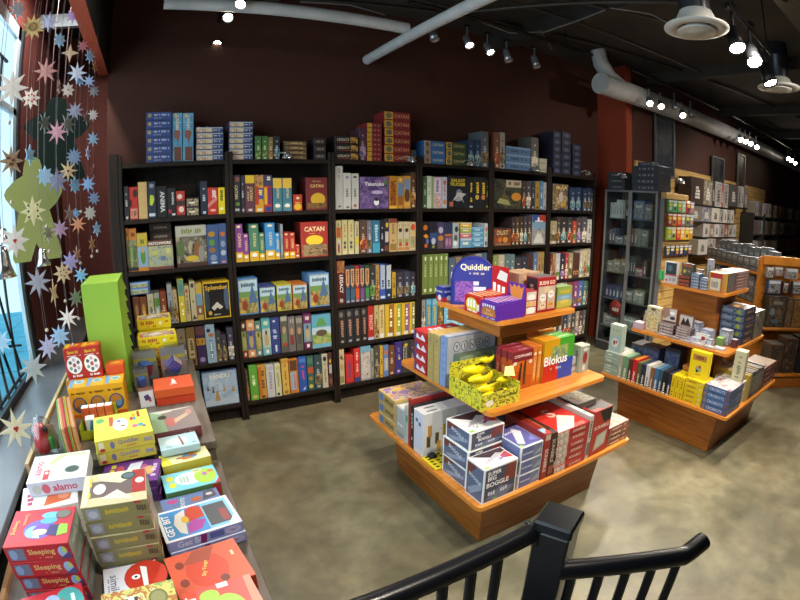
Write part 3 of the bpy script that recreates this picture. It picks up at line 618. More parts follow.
place_row(1, 2, [(233, 243, 224.2, CT('7c3f86'), 'purple CATAN spine'), (243.4, 249, 234, CT('84448e', txt='CATAN'), 'short purple CATAN spine'), (249.4, 258.8, 224, CT('4b7a62'), 'green CATAN spine'), (259.4, 265, 233, CT('4b7a62'), 'short green CATAN spine'), (265.3, 275, 223, CT('3d86c0'), 'blue CATAN spine'), (275.4, 280.2, 233, CT('4890c8'), 'short blue CATAN spine'), (280.6, 283.2, 224, spine('8e9298', '5a5e64'), 'slim grey spine'),
    (284, 289.4, 232.5, CT('a8342c'), 'red CATAN spine'), (289.8, 295.2, 232.5, CT('b03a30'), 'second red CATAN spine'), (295.6, 300.2, 244.5, CT('b23a2a', foot='b8502a'), 'small red CATAN spine'),
    (300.8, 328.2, 222, cover('a8322c', 'a6342e', 'CATAN', 'f0dcae', .8, .74, .17, [e(.5, .48, .32, .145, 'e8c83a'), r(.05, .03, .95, .36, (('7a6448', 'a08660', '5a4c3c', 'b86a34'), 9, 4)), sc(.3, .66, .7, .69, 'd8a070', 10)], .02, '6a2220'), 'red CATAN box front with rising sun')])
ROB = lambda: spec('b8aa88', [e(.5, .72, .3, .07, '3a3430'), e(.5, .54, .3, .09, 'b0aca8'), r(.2, .3, .8, .42, '8a9a5a'), e(.5, .24, .28, .07, 'a8442a'), r(.1, .04, .9, .14, 'b87a3a'), sc(.2, .84, .8, .94, '6a6058', 4)])
place_row(2, 2, [(335.6, 341.5, 220.5, spec('b4ab78', [r(.1, .5, .9, .8, 'a8542c'), e(.5, .25, .4, .2, 'b8b4b0'), e(.5, .2, .2, .15, '8a2a24'), sc(.3, .82, .7, .95, '3a5a8a', 3)]), 'cream spine with orange lettering')] +
    [(a, b, 220, spec('bdb27e', [sc(.35, .5, .7, .88, 'a8744a', 5, 90), e(.5, .34, .22, .05, '4a4a58'), e(.5, .22, .22, .05, '4a4a58'), r(.1, .02, .9, .1, 'c8c09a')]), lb) for a, b, lb in ((342, 347.6, 'khaki cream spine with two dots'), (348.2, 354, 'second khaki cream spine with two dots'))] +
    [(355, 359, 221.5, spec('b8b288', [r(.1, .3, .9, .5, 'c8b028'), sc(.3, .55, .7, .9, '8a5a5a', 4, 90)]), 'narrow cream spine with yellow mark'), (359.5, 367, 220, spine('54403a', 'b8947c', ARTS[3]), 'brown carved spine'), (367.3, 372, 220.5, spine('6c6c78', 'b8b8c0', ARTS[0]), 'grey violet spine'), (372.5, 380, 220.5, spec('2f6a88', [r(.0, .0, 1, .3, '3f94b0'), sc(.3, .35, .75, .88, 'a8c8d0', 6, 90)]), 'teal blue spine'), (380.4, 384, 220.5, spine('26242e', 'b8b0c0'), 'slim black spine'), (384.3, 389, 219, spec('2e2832', [e(.6, .82, .3, .08, 'c8a030'), r(.2, .3, .9, .62, 'b8aca8'), r(.1, .04, .9, .2, '6a3a24')]), 'dark spine with white panel'),
     (389.5, 397, 219, spec('b69a68', [sc(.3, .3, .7, .85, '8a6a44', 7, 90), r(0, .88, 1, 1, '7a3a28'), r(.1, .05, .9, .25, '8a7040')]), 'sand brown spine'), (397.5, 403.3, 222, ROB(), 'cream spine with robot faces'), (403.7, 409.7, 222, ROB(), 'second cream spine with robot faces'), (410.1, 416.8, 222, spec('b8aa88', [e(.5, .82, .4, .12, 'c04a20'), r(.1, .1, .9, .5, (('8a8a5a', 'b8a07a', '5a6a4a', 'c8b890'), 30, 6)), e(.5, .6, .2, .05, 'c8a83a')]), 'cream spine with orange bloom')])
FLM = (('16182a', '3a3454', '8a6a3a', 'a8a4b8'), 12, 6)
place_row(3, 2, [(422.4, 429.6, 222, spec('1c1c24', [e(.4, .8, .3, .1, 'b06a2a'), pg([(.1, .5), (.5, .58), (.9, .46), (.5, .4)], 'c8842a'), e(.5, .15, .24, .07, 'b85a24'), e(.7, .3, .2, .1, '5a6aa8')]), 'black box with orange flames'), (430, 437, 222, spec('20222e', [r(.0, .3, 1, .6, '34487a'), e(.5, .3, .3, .12, 'a8b0c0'), e(.5, .1, .2, .05, '8a8a40')]), 'navy box with white creature'),
    (437.4, 444, 222, spec('453c62', [e(.5, .7, .34, .12, 'a8a4b4'), e(.5, .4, .4, .1, 'b07a2a'), r(.1, .05, .9, .25, '5a4a50')]), 'purple box with orange stripe'), (444.4, 452.2, 222.5, spec('2b3350', [r(0, 0, 1, .45, '6a4a6a'), e(.3, .25, .15, .15, 'a87a9a'), e(.7, .25, .15, .15, '9a6a90'), r(0, .48, 1, .56, 'b0643a')]), 'blue box with pink creatures'), (452.6, 458.8, 223, spec('9aa6b0', [e(.6, .75, .28, .12, '33383a'), e(.5, .4, .3, .14, '4a5048'), e(.4, .2, .3, .1, 'd0d4d8')]), 'pale box with dark creatures')])
zq = ZS[2]+.0005
for i, c in enumerate(('5f8fb0', 'b85a6a', '8a9a3a', 'c8a030')):
    zq = shelf_stack(3, 2, 460, 471.6, 243.0-5.1*(i+1), 1, spec(c, [r(.02, .75, .98, .95, 'b0b8c0'), sc(.2, .3, .8, .6, 'e8e4c8', 6)]), ['pale blue flat pack lowest', 'pink flat pack second', 'green flat pack third', 'yellow flat pack topmost'][i] + ' in colour stack', z0=zq)
shelf_stack(3, 2, 472, 483.3, 227, 4, spec('4a86ac', [r(.02, .7, .98, .95, '8ab4cc'), sc(.2, .3, .8, .6, 'c8dce4', 6)]), 'pale blue flat pack')
place_row(3, 2, [(484.2, 489.4, 223.5, spec('b0b4bc', [e(.5, .75, .3, .1, 'b04a3a'), e(.5, .52, .25, .1, '6a9a3a'), e(.5, .15, .3, .1, '3a3a48')]), 'white box with coloured figures')])
place_row(4, 2, [(493.3, 511, 228.5, cover('40302e', (('3a2a2c', '5a3a30', '8a4a2a', '2a2024'), 14, 2), 'DUST', 'c0a878', .76, .8, .26, [e(.35, .35, .12, .16, 'b8622a'), e(.65, .35, .14, .16, 'c8842a'), r(.1, .08, .9, .14, '8a7a60')], .02, '2a2020'), 'brown DUST box front')] +
    [(511.5+i*4, 515.2+i*4, 217.5-.3*i, spine(c, 'c8b898', ARTS[(3, 1, 6, 2, 0)[i]]), f'{hue(c)} fantasy spine') for i, c in enumerate(('33282a', '4a3a24', '3c2a2a', '3a3a42', '43383a'))] +
    [(532, 546.6, 215, cover('b0b0ac', (('9a9c9a', '8a8c8c', 'a8a8a4', '949694'), 12, 1), None, extra=[r(0, .76, 1, 1, '2f4a94'), r(.5, .76, 1, 1, 'a8322c'), e(.45, .86, .07, .07, 'e8e8e8'), r(.2, .77, .8, .81, 'e0e0e0'), r(0, .52, 1, .76, '7a9ab8'), pg([(.1, .05), (.9, .05), (.56, .5), (.48, .5)], 'd0d0cc'), r(.49, .36, .55, .56, '2a2a2c')], border=.0, side='6a6a6a'), 'white railway box with red blue top')])
place_row(5, 2, [(a, b, y, (spine(c, 'd0c8b8', ARTS[i % 7]) if i < 7 else spine(c, '3a3a3a', ARTS[6], lo=.12)), f'{hue(c)} upright spine') for i, (a, b, y, c) in enumerate([(550, 556.6, 221, 'a89c80'), (557, 560.2, 217, '4a4440'), (560.6, 566.6, 217, '3a3434'), (567, 572, 217.5, '3c3c40'), (572.4, 576, 221, 'b0432c'), (576.3, 581, 218, '4a4448'), (581.4, 586.6, 217, '4c4850'), (587.2, 592.8, 219.5, 'b4b4b2')])])
# --- shelf three
shelf_stack(0, 3, 128.5, 151, 282, 2, spec('4a6a9a', [r(.02, .12, .9, .7, (('7a8a6a', 'b0a880', '5a6a4a', 'c8c0a0'), 16, 3)), r(.02, .7, .9, .92, '8aa8c8'), r(.9, .1, 1, .9, '34508a')]), 'blue flat box with village picture', 0, .2, z0=aty(140, 294.5, BY+.02).z)
place_row(0, 3, [(127.6, 133.8, 297, spine('3a5484', 'b0bcd0', ARTS[2]), 'blue spine under stacked boxes'), (134.2, 140.8, 297, spec('5a3020', [e(.5, .55, .22, .2, '8a6a3a'), r(.1, .04, .9, .12, '3a2018')]), 'brown spine under stacked boxes'), (141.2, 148, 297, spec('6a3a22', [e(.5, .55, .24, .22, 'a8763a'), sc(.3, .3, .7, .7, 'd0a050', 5, 90)]), 'chestnut spine under stacked boxes'),
    (148.5, 154.8, 294, spine('a89c7a', '4a4a4a', ARTS[6]), 'cream spine'), (155.2, 160.8, 293.5, spec('8a8e80', [r(0, .6, 1, .85, '54783a'), e(.5, .3, .36, .24, 'b8b4a8'), r(.2, .04, .8, .12, '4a3a3a')]), 'grey and green spine'), (161.2, 167.3, 292, spine('7a3c28', 'd0b088', ARTS[3]), 'rust spine'), (168, 173, 285, spine('8e9094', '4a4a50', ARTS[0]), 'pale grey spine'), (173.4, 178, 290, spine('a89270', '5a4a30', ARTS[1]), 'tan spine'),
    (178.4, 184.5, 279.5, spec('c8b038', [r(0, .62, 1, 1, '6a8a6a'), sc(.35, .15, .7, .55, 'f0ecd0', 5, 90), e(.5, .8, .3, .1, '4a7a8a')]), 'yellow spine with green top'), (185, 190, 286, spec('b4a478', [e(.5, .86, .25, .06, 'a83a2c'), sc(.3, .2, .7, .75, '6a5a3a', 7, 90)]), 'tan spine with red dot'), (190.4, 195.8, 281.5, spec('b4a884', [e(.5, .9, .3, .06, '3a3430'), e(.5, .5, .12, .03, '2a2a2a'), pg([(.1, .03), (.9, .05), (.4, .16)], '4a4440')]), 'pale tan spine with black splash'), (196.2, 202.8, 283.5, spec('b89a48', [r(.05, .4, .95, .72, '6a8ea8'), r(.05, .14, .95, .4, '7a5240'), e(.5, .27, .2, .07, 'c8b8a0')]), 'gold spine with blue band'),
    (203.4, 231.6, 281.5, cover('c8a020', '1b1a1a', None, extra=[e(.13, .5, .1, .3, '34404e'), e(.87, .55, .1, .34, '4a5a70'), e(.5, .36, .26, .15, '2a2422'), pg([(.28, .3), (.5, .45), (.72, .3), (.6, .24), (.5, .3), (.38, .22)], 'c0bcb0'), e(.22, .16, .07, .06, 'c89a2a'), t('Splendor', .5, .83, .84, .17, 'd8a83a'), sc(.35, .08, .6, .13, 'b8b0a0', 6)], border=.045, side='a8841c'), 'yellow edged black Splendor box front')])
CAR = (('6a6a3a', 'a8965a', '8a5a34', 'c0b088'), 12, 4)
def carc(c, w): return cover(c, CAR, None, extra=[r(.04, .62, .96, .95, 'a8c0cc'), sc(.15, .76, .85, .88, '3a4a5a', 9), r(.04, .48, .96, .64, '6a8a4a'), pg([(.5, .3), (.7, .85), (.95, .34)], '4a6488'), e(.3, .26, .14, .14, '8a3a28'), e(.14, .1, .1, .06, 'c8a030')], border=.035, side=c)
place_row(1, 3, [(236.2, 258.3, 278.5, carc('4f7fb8', 1), 'big blue box front with castle town'), (260, 276, 286.5, carc('44568f', 1), 'indigo box front with crowd'), (277.2, 292, 284.5, carc('b8ae3c', 1), 'yellow box front with rider'), (293.2, 307.6, 284, carc('bf6f34', 1), 'orange box front with red tower'), (309.4, 330, 273.5, carc('5a8cc0', 1), 'taller blue box front with castle town')])
JLY = lambda c, art: spec(c, [r(.1, .5, .9, .92, 'b88a64'), pg([(.2, .5), (.8, .5), (.5, .42)], 'b88a64'), r(.05, .1, .95, .38, art), sc(.3, .54, .7, .88, '4a3420', 6, 90), r(.15, .02, .85, .08, '8a8a98')])
place_row(2, 3, [(336.8, 345, 260.5, spec('4a1c1c', [r(.05, .72, .95, .98, (('8a8a88', 'b8622a', '3a3434', 'c8a03a'), 24, 2)), t('LEGACY', .55, .46, .6, .42, 'd8d4cc', -90), r(.3, .04, .7, .12, 'a8a098')]), 'maroon LEGACY spine with flames'), (345.6, 350, 266.5, JLY('24384a', '34506a'), 'dark blue spine with tan label'), (350.4, 354.8, 266, JLY('28404f', '3a5a70'), 'slate blue spine with tan label'), (355.2, 359.6, 266, JLY('8a2a1e', 'b8502a'), 'red spine with tan label'), (360, 364.6, 265.5, JLY('3a2a4a', '6a4a7a'), 'violet spine with tan label'), (365, 369.6, 265.5, JLY('26492c', '3f7a44'), 'green spine with tan label'),
    (370, 375.4, 265.5, spine('2c3030', '8a9088', ARTS[4]), 'blackish green spine'), (375.8, 379.6, 265, spine('9a7a4c', '4a3020', ARTS[1]), 'tan wooden spine'), (380, 385.6, 264.5, spec('3450a0', [r(.1, .3, .9, .98, '9aa4b4'), sc(.3, .35, .7, .7, '2a3a6a', 5, 90), r(.1, .03, .9, .1, 'b8c0d0')]), 'blue and white spine'), (386, 391.6, 264.5, spec('20304c', [r(.1, .3, .9, .98, 'a8aeb0'), sc(.3, .35, .7, .7, '26303a', 5, 90), r(.3, .08, .7, .14, 'b8c0d0')]), 'navy and white spine'), (392.2, 396, 272.5, spine('a88a24', '2a2418'), 'slim yellow spine'), (396.5, 403.8, 272, spine('33303c', '9a94a0', ARTS[0]), 'charcoal spine'), (404.2, 410, 272, spine('34384a', 'a0a4b4', ARTS[0]), 'dark blue grey spine'), (410.4, 416.6, 272, spine('2c2c34', 'a8a8a8', ARTS[2]), 'blackish spine')])
GRN = lambda: spec('6a7c40', [sc(.35, .3, .65, .75, 'a8b078', 7, 90), r(.3, .06, .7, .14, 'c8d0a0'), r(.4, .84, .65, .93, 'd8dcc0')])
place_row(3, 3, [(422.3, 428, 254, GRN(), 'olive green spine'), (428.4, 433.2, 254, GRN(), 'olive green spine'), (433.6, 438.4, 254, GRN(), 'olive green spine'), (438.8, 443.4, 253.6, GRN(), 'olive green spine'), (443.8, 448, 253.6, GRN(), 'olive green spine')] + [(449+i*6.6, 455+i*6.6, 258-i, anyspine(c, i), f'{hue(c)} spine behind the display') for i, c in enumerate(('4a5a6a', '7a6a5a', '3a3a42', '6a4a3a', '8a8a80', '44566a'))])
place_row(4, 3, [(a, b, y, anyspine(c, i), f'{hue(c)} spine box') for i, (a, b, y, c) in enumerate([(493, 497.4, 255.5, '7a8a4a'), (498, 504.3, 255, 'a8a090'), (505, 509.6, 254.5, '566e72'), (510, 514.4, 254.5, '5a7478'), (515, 521, 258, '3c3a44'), (521.4, 526.6, 257, '343848'), (527, 532.6, 254, '4a3030'), (533, 537, 253, '56749a'), (537.4, 541, 252.6, 'a8845a'), (541.4, 546.6, 252, 'a08a4c')])])
place_row(5, 3, [(a, b, y, anyspine(c, i+2), f'{hue(c)} spine box') for i, (a, b, y, c) in enumerate([(550, 552, 254, '6a3426'), (552.3, 555, 254, 'a07a54'), (555.3, 559.6, 253.5, 'a8a8ac'), (560, 564.4, 254, '262a3a'), (564.8, 567.8, 253, 'a03040'), (568.2, 572.4, 253, '8a8264'), (572.8, 579, 253.5, '4a2e2a'), (579.3, 582.6, 251, 'a8a090'), (583, 586.4, 250, 'b0a47c'), (586.8, 591.4, 249, '9a948c')])])
# --- shelf four
place_row(0, 4, [(a, b, y, anyspine(c, i), f'{hue(c)} spine behind the yellow boxes') for i, (a, b, y, c) in enumerate([(136, 142, 336, '4a4238'), (142.5, 150, 335, '5a3a2a'), (150.5, 158, 334, '3a4a5a'), (158.5, 166, 333, '6a5a3a'), (166.5, 177, 332, '3a3a3e')])] + [(178, 186.5, 328.5, spine('7a6a54', '3a3028', ARTS[6]), 'grey brown carved spine'), (187, 196, 327.5, spec('6a5230', [r(.15, .2, .8, .72, 'a8946a'), e(.5, .1, .3, .07, '3a2a1a'), sc(.3, .26, .7, .68, '4a3a24', 6, 90)]), 'brown spine with scroll panel'), (196.5, 205.6, 325.5, spec('33264a', [r(.0, .5, 1, .68, 'a87a2a'), sc(.1, .52, .9, .66, '4a3a2a', 5), e(.5, .12, .3, .07, '8a7aa0'), r(0, .76, 1, .98, '5a3a3a')]), 'violet spine with gold name band'), (206, 215.6, 324, spec('8aa2b4', [r(.35, .1, .65, .6, '5a7890'), e(.35, .84, .2, .05, '2a2a30'), e(.6, .72, .3, .05, 'a86a34'), sc(.4, .12, .6, .56, 'dce4ea', 7, 90)]), 'pale blue spine with orange fish'), (216, 222, 331, spine('3a3a40', 'b89a50', ARTS[0]), 'black spine with gold runes'), (222.5, 227.6, 335, spine('3a3644', 'b89a50', ARTS[0]), 'shorter black spine with gold runes'), (228, 234.4, 328, spine('3e3c4c', 'b8b0b0', ARTS[6]), 'dark spine with white figures')])
SEN = lambda top, art, foot: spec(top, [r(.02, .2, .98, .70, art), r(.02, .0, .98, .2, foot), r(.35, .05, .7, .14, 'e0d8d0'), e(.5, .42, .26, .18, 'b09468'), e(.5, .6, .12, .06, '4a3424'), sc(.25, .78, .75, .9, 'e0d8c0', 5)])
place_row(1, 4, [(239.2, 246.6, 319, SEN('4a2c1e', (('4a6a34', '6a8a4a', '8a9a5a', '3a4a2a'), 20, 2), '7a3020'), 'brown and green spine with plants'), (247, 255, 318, SEN('c88a5c', '4a5a90', 'c88a50'), 'peach spine with red robed figure'), (255.5, 261.6, 321, SEN('56786a', (('8a9a4a', '6a7a3a', 'b8a864', '4a5a34'), 22, 5), '5a7a80'), 'green spine with meadow figure'), (262, 270.6, 317, SEN('4f9aa0', 'a8b0a8', '6aa0a4'), 'teal spine with yellow robed figure'), (271, 279.8, 316.5, spec('343f78', [sc(.2, .4, .7, .66, 'b8bcd0', 5, 90), r(.4, .06, .62, .24, 'c8ccd8'), e(.4, .88, .15, .03, 'c8c8d0')]), 'navy spine with white print'),
    (280.4, 288, 314.5, spec('54544c', [e(.5, .6, .26, .1, 'a88a70'), r(.2, .2, .8, .5, '6a7a5a'), r(.1, .84, .9, .97, 'a8a49a'), e(.5, .22, .3, .05, 'a83a2c')]), 'grey spine with bearded man'), (288.5, 295.4, 316.5, spec('6a6462', [e(.5, .58, .26, .1, 'a8866a'), r(.2, .2, .8, .48, '7a3a30'), sc(.2, .8, .8, .95, 'c8c0b8', 5)]), 'grey spine with smiling woman'), (296, 303, 316, spec('5c5a50', [e(.5, .58, .26, .1, 'a8866a'), r(.2, .2, .8, .48, '4a4a44'), r(.1, .8, .9, .95, '8a847a')]), 'grey spine with capped man'), (303.5, 311.4, 312, SEN('6a2a5c', '6a8aa0', '5a2444'), 'plum spine with blue robed figure'),
    (312, 332.8, 314.5, cover('5a8aa0', (('6a8a4a', '8a9a54', 'b0a46a', '5a7040'), 12, 3), None, extra=[r(0, .62, 1, 1, '5a98ac'), pg([(.2, .66), (.38, .88), (.6, .9), (.78, .66)], '5a8a4a'), r(0, .42, 1, .62, 'a8bcc4'), e(.5, .45, .3, .1, '5a4a3a'), r(0, 0, 1, .12, '6a9cb0')], border=.0, side='3a5a68'), 'teal landscape box front')])
ELD = lambda c='2b2624': spec(c, [e(.4, .86, .26, .08, '6a6660'), sc(.3, .2, .7, .7, 'a87a68', 7, 90), r(.3, .04, .7, .1, '9a948c')])
place_row(2, 4, [(338.4, 346, 310, ELD(), 'black spine with rust lettering'), (346.4, 353.8, 309, ELD('262830'), 'black spine with faint swirl'), (354.2, 361, 308, ELD('2b2624'), 'black spine with grey swirl'), (361.4, 367.6, 307, ELD('2c2524'), 'narrow black spine with swirl'), (368, 374, 305.5, spec('a02c24', [t('KNOX', .5, .5, .6, .5, 'd8b0a0', -90), r(0, 0, 1, .08, 'a8a8c8')]), 'red KNOX spine'), (374.5, 378.8, 305, spine('b09a6a', '4a3a24', ARTS[1]), 'sand spine'), (379.2, 384.6, 304.5, spec('c0ac74', [r(.1, .02, .9, .14, 'd0d0cc'), sc(.3, .3, .7, .85, '8a6a3a', 6, 90)]), 'cream spine with white foot')] +
    [(a, b, y, spec('c8a228', [r(.45, .02, .98, .98, art), sc(.55, .3, .85, .85, 'f0e8c0', 6, 90), r(.3, .02, .9, .12, 'd0ccc4')]), f'yellow edged spine with {nm} art') for a, b, y, art, nm in ((385.2, 393.4, 304, '8a5a34', 'brown'), (394, 401, 303.5, '8a9a48', 'green'), (401.5, 409, 303, '8a5a84', 'purple'), (409.5, 416.6, 302, '7a7a5a', 'olive'))])
place_row(3, 4, [(421.3, 425.4, 299, spine('8e8a86', '4a4646', ARTS[6]), 'pale grey spine'), (426, 431.5, 298, spec('4f8aa8', [sc(.3, .2, .75, .75, 'c8a830', 6, 90), r(.1, .8, .9, .95, '6aa4bc')]), 'blue spine with yellow lettering'), (432, 437.4, 298, spec('5a94ac', [sc(.3, .2, .75, .75, 'c8a830', 6, 90), r(.1, .8, .9, .95, '7ab0c4')]), 'second blue spine with yellow lettering'), (438, 443, 300, spine('6a5a34', 'c8b060', ARTS[1]), 'brown gold spine'), (444, 468, 300, cover('7ab0c8', (('6aa8c8', '8ac0d8', 'a8d0dc', '4a7a94'), 10, 5), None, extra=[pg([(.1, .3), (.5, .62), (.9, .4), (.5, .24)], '3a5a70'), pg([(.3, .5), (.4, .8), (.5, .55)], '3a5a70')], border=.02, side='4a7a90'), 'sky blue box front with dark fish')] + [(469+i*5, 473.5+i*5, 299, anyspine(c, i), f'{hue(c)} spine partly hidden by display') for i, c in enumerate(('4a4a52', '6a5040', '3a4a3a', '5a5a64'))])
place_row(4, 4, [(a, b, 284, anyspine(c, i), f'{hue(c)} spine partly hidden by display') for i, (a, b, c) in enumerate([(492, 500, '3a3a42'), (501, 510, '5a4a3a'), (511, 522, '44484a'), (523, 533, '6a6058'), (534, 545, '3a4048')])])
place_row(5, 4, [(550, 556, 281, anyspine('4a4448', 3), 'charcoal spine behind the green box'), (556.8, 566, 279, cover('b4b4b0', (('c0c0bc', 'd0d0cc', '3a3a3c', 'b0b0ac'), 18, 3), side='8a8a88'), 'white box front with black cow'), (566.6, 572.6, 281, anyspine('6a3a34', 2), 'maroon upright spine')] + [(a, b, y, anyspine(c, i), f'{hue(c)} colourful spine') for i, (a, b, y, c) in enumerate([(573, 577.4, 281, '7a3a6a'), (577.8, 582, 280.5, '4a5a94'), (582.4, 586, 281, '44685a'), (586.3, 589.8, 281.5, '3a4a3e')])])
# --- lowest shelf
place_row(0, 5, [(193, 201.5, 371, spec('4a6468', [r(.1, .08, .9, .5, (('8a7a3a', 'b8a04a', '4a5a5a', '6a4a2a'), 20, 2)), sc(.3, .6, .7, .9, '8aa0a0', 5, 90)]), 'slate teal spine with gold picture'), (203, 238.8, 371, cover('54688a', (('8aa0bc', '9ab0c8', 'b0c0d0', '7a90b0'), 6, 2), 'BANDU', 'e0dccc', .86, .66, .12, [r(.03, .02, .97, .2, 'a8b8c8'), pg([(.3, .15), (.36, .45), (.42, .45), (.46, .15)], 'a8875a'), pg([(.25, .4), (.28, .62), (.32, .4)], '5a4a44'), pg([(.55, .4), (.6, .64), (.64, .4)], 'b09068'), pg([(.8, .36), (.84, .56), (.92, .36)], 'a8875a'), pg([(.1, .48), (.14, .64), (.18, .48)], '5a5450')], .02, '3a4a60'), 'blue BANDU box front with wooden towers')])
place_row(1, 5, [(243.4, 249.3, 370, spine('4c4034', '8a7c64', ARTS[1]), 'dark brown spine'), (249.8, 258.2, 365.5, spec('5a9a38', [sc(.3, .3, .7, .85, 'b8d090', 5, 90), e(.5, .5, .2, .05, 'd8e4c0'), e(.5, .1, .3, .05, 'c8a868')]), 'bright green spine'), (258.6, 266.4, 365, spec('b88a3a', [r(.0, .1, .45, .95, 'b0662a'), sc(.4, .3, .8, .85, '6a4a24', 6, 90), e(.5, .06, .3, .04, '5a3a20')]), 'orange tan spine'), (266.9, 274.8, 365, spec('b8b6b8', [sc(.3, .25, .7, .8, '8a8a94', 6, 90), r(.1, .86, .9, .96, 'a8a8b0')]), 'silver white spine'), (275.3, 281.4, 364, spec('c0bc9a', [sc(.3, .3, .7, .75, '8a8a5a', 6, 90), e(.4, .07, .2, .05, '2a2a2a'), e(.6, .88, .3, .05, 'b8b04a')]), 'cream white spine'), (281.9, 289, 358.5, spec('c8a04a', [sc(.35, .25, .65, .85, '8a6428', 7, 90), r(0, .88, 1, .97, 'b8863a'), e(.5, .08, .3, .05, '8a6a34')]), 'golden yellow spine'), (289.5, 298.4, 358.5, spec('b8702c', [r(.1, .1, .75, .62, '8aa0b0'), r(.1, .66, .9, .95, '5a3a28'), sc(.45, .15, .7, .55, 'c85a3a', 5, 90)]), 'orange spine with grey panel'), (298.8, 306.8, 356.5, spec('2c4f9a', [sc(.4, .35, .7, .75, 'c84a6a', 6, 90), r(.1, .84, .9, .94, '4a74b8'), pg([(.4, .06), (.8, .16), (.7, .06)], 'c8d0d8')]), 'royal blue spine'), (307.3, 314, 356, spec('33584c', [r(.1, .5, .9, .68, 'a84a30'), e(.5, .35, .3, .06, '8a7a3a'), e(.5, .12, .3, .06, 'b8a858'), r(.1, .78, .9, .95, '4a7060')]), 'dark green spine with orange mark'), (314.5, 322, 355, spine('35444a', '9aa098', ARTS[0]), 'dark teal spine'), (322.4, 328, 354, spec('b0a68c', [e(.5, .86, .3, .07, '2a2a2a'), sc(.3, .15, .7, .75, '8a7a5a', 7, 90)]), 'cream spine with black disc'), (328.5, 333.8, 352.5, spec('4a2c2e', [r(.2, .4, .85, .66, 'a8a0a0'), e(.5, .76, .25, .06, 'c8a030'), r(.2, .1, .85, .26, '7a4a3a')]), 'maroon spine with white panel')])
place_row(2, 5, [(339.3, 344.5, 349, spec('b8a884', [pg([(.1, .74), (.9, .68), (.5, .84)], '6a3428'), e(.5, .5, .3, .1, 'a88a58'), r(.1, .05, .9, .24, '8a7a54')]), 'cream spine with brown peak'), (346, 353.8, 355.5, spec('b8302c', [sc(.25, .2, .75, .8, '7a3a6a', 7, 90), r(0, 0, 1, .05, '8a2420')]), 'crimson spine'), (354.2, 360.2, 348.5, spec('b8302c', [r(0, 0, 1, .14, '3a3a6a'), sc(.3, .3, .7, .9, 'd8b0a0', 7, 90)]), 'taller crimson spine with blue foot'), (360.7, 370.8, 346, spec('8a8a88', [r(0, .84, 1, 1, '6a9ab0'), r(.05, .05, .95, .82, (('6a5a4a', 'a8a09a', 'c0bab0', '7a3a30'), 14, 4))]), 'grey crowd scene box front'), (371.3, 373.8, 349, spine('8e8c84', '4a4a48'), 'slim grey spine'), (374.2, 379.8, 346, spine('4a463e', '9a9078', ARTS[0]), 'charcoal spine'), (380.2, 383, 346, spine('c89a2c', '6a4a18'), 'slim amber spine'), (383.3, 388.6, 345.5, spec('5a74a0', [r(.2, .2, .9, .6, 'a8a4a0'), e(.5, .78, .3, .08, 'b86a34')]), 'blue spine with grey picture'), (389, 394.8, 346, spine('6a4028', 'c8a888', None), 'chocolate brown spine'), (395.3, 402, 342, spec('3c2f74', [e(.6, .5, .14, .05, 'c8b040'), sc(.35, .55, .65, .9, '8a80b0', 5, 90), r(.3, .06, .7, .13, 'a8a0c0')]), 'deep purple spine'), (402.5, 409.4, 341, spec('3a3a38', [r(.1, .2, .6, .85, '8a8a78'), sc(.2, .25, .5, .8, '2a2a2a', 6, 90), e(.5, .88, .25, .05, 'c8a030')]), 'black spine with grey panel'), (409.8, 416.5, 340, spine('3a3436', '8a807c', ARTS[0]), 'dark smoky spine')])
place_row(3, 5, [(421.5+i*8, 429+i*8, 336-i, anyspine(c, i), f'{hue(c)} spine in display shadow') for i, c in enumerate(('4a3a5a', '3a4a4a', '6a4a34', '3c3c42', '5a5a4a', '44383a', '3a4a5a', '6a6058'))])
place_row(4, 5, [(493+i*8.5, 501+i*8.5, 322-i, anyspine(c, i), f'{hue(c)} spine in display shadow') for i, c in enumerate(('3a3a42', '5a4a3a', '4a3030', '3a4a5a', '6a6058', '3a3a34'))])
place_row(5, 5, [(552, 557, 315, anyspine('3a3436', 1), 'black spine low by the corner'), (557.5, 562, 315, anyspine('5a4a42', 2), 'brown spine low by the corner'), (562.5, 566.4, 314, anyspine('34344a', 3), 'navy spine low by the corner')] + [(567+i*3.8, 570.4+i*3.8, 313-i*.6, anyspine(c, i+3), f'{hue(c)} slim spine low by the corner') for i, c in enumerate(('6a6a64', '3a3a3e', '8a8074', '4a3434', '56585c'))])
# --- clip lamps on top of the bookcases
LAMPM = M('c8cacc', .22, .85)
def clip_lamp(px, py, y, look, arm=(-.12, .02)):
    p = aty(px, py, y); o = empty('clip_spotlight', (p.x, y, max(p.z, 2.35))); tag(o, look, 'lamp', 'small clip lamps on the shelving')
    m = MB(); m.lathe([(.052, -.03), (.05, -.02), (.035, .01), (.015, .026), (0, .028)], LAMPM, 20); m.lathe([(0, -.01), (.044, -.022)], M('e8e4da', .4), 16); m.build('lamp_shade', o)
    m = MB(); m.tube([(0, 0, .02), (arm[0]*.5, arm[1]*.3, .022), (arm[0], arm[1]*.6, -.005)], .006, M('b0b0b0', .3, .8), 8); m.build('arm', o)
    return o
clip_lamp(288, 157, BY-.015, 'small silver clip lamp beside the flat brown boxes on top of bookcases')
clip_lamp(411.5, 160, BY-.03, 'small silver clip lamp in front of the thick red boxes')
clip_lamp(471, 164, BY-.03, 'small silver clip lamp under the navy upright boxes')
clip_lamp(536.5, 169.5, BY-.03, 'small silver clip lamp near the cream flat boxes')
clip_lamp(587.5, 172.5, BY+.03, 'small silver clip lamp at the end by the orange wall')

label_rows()
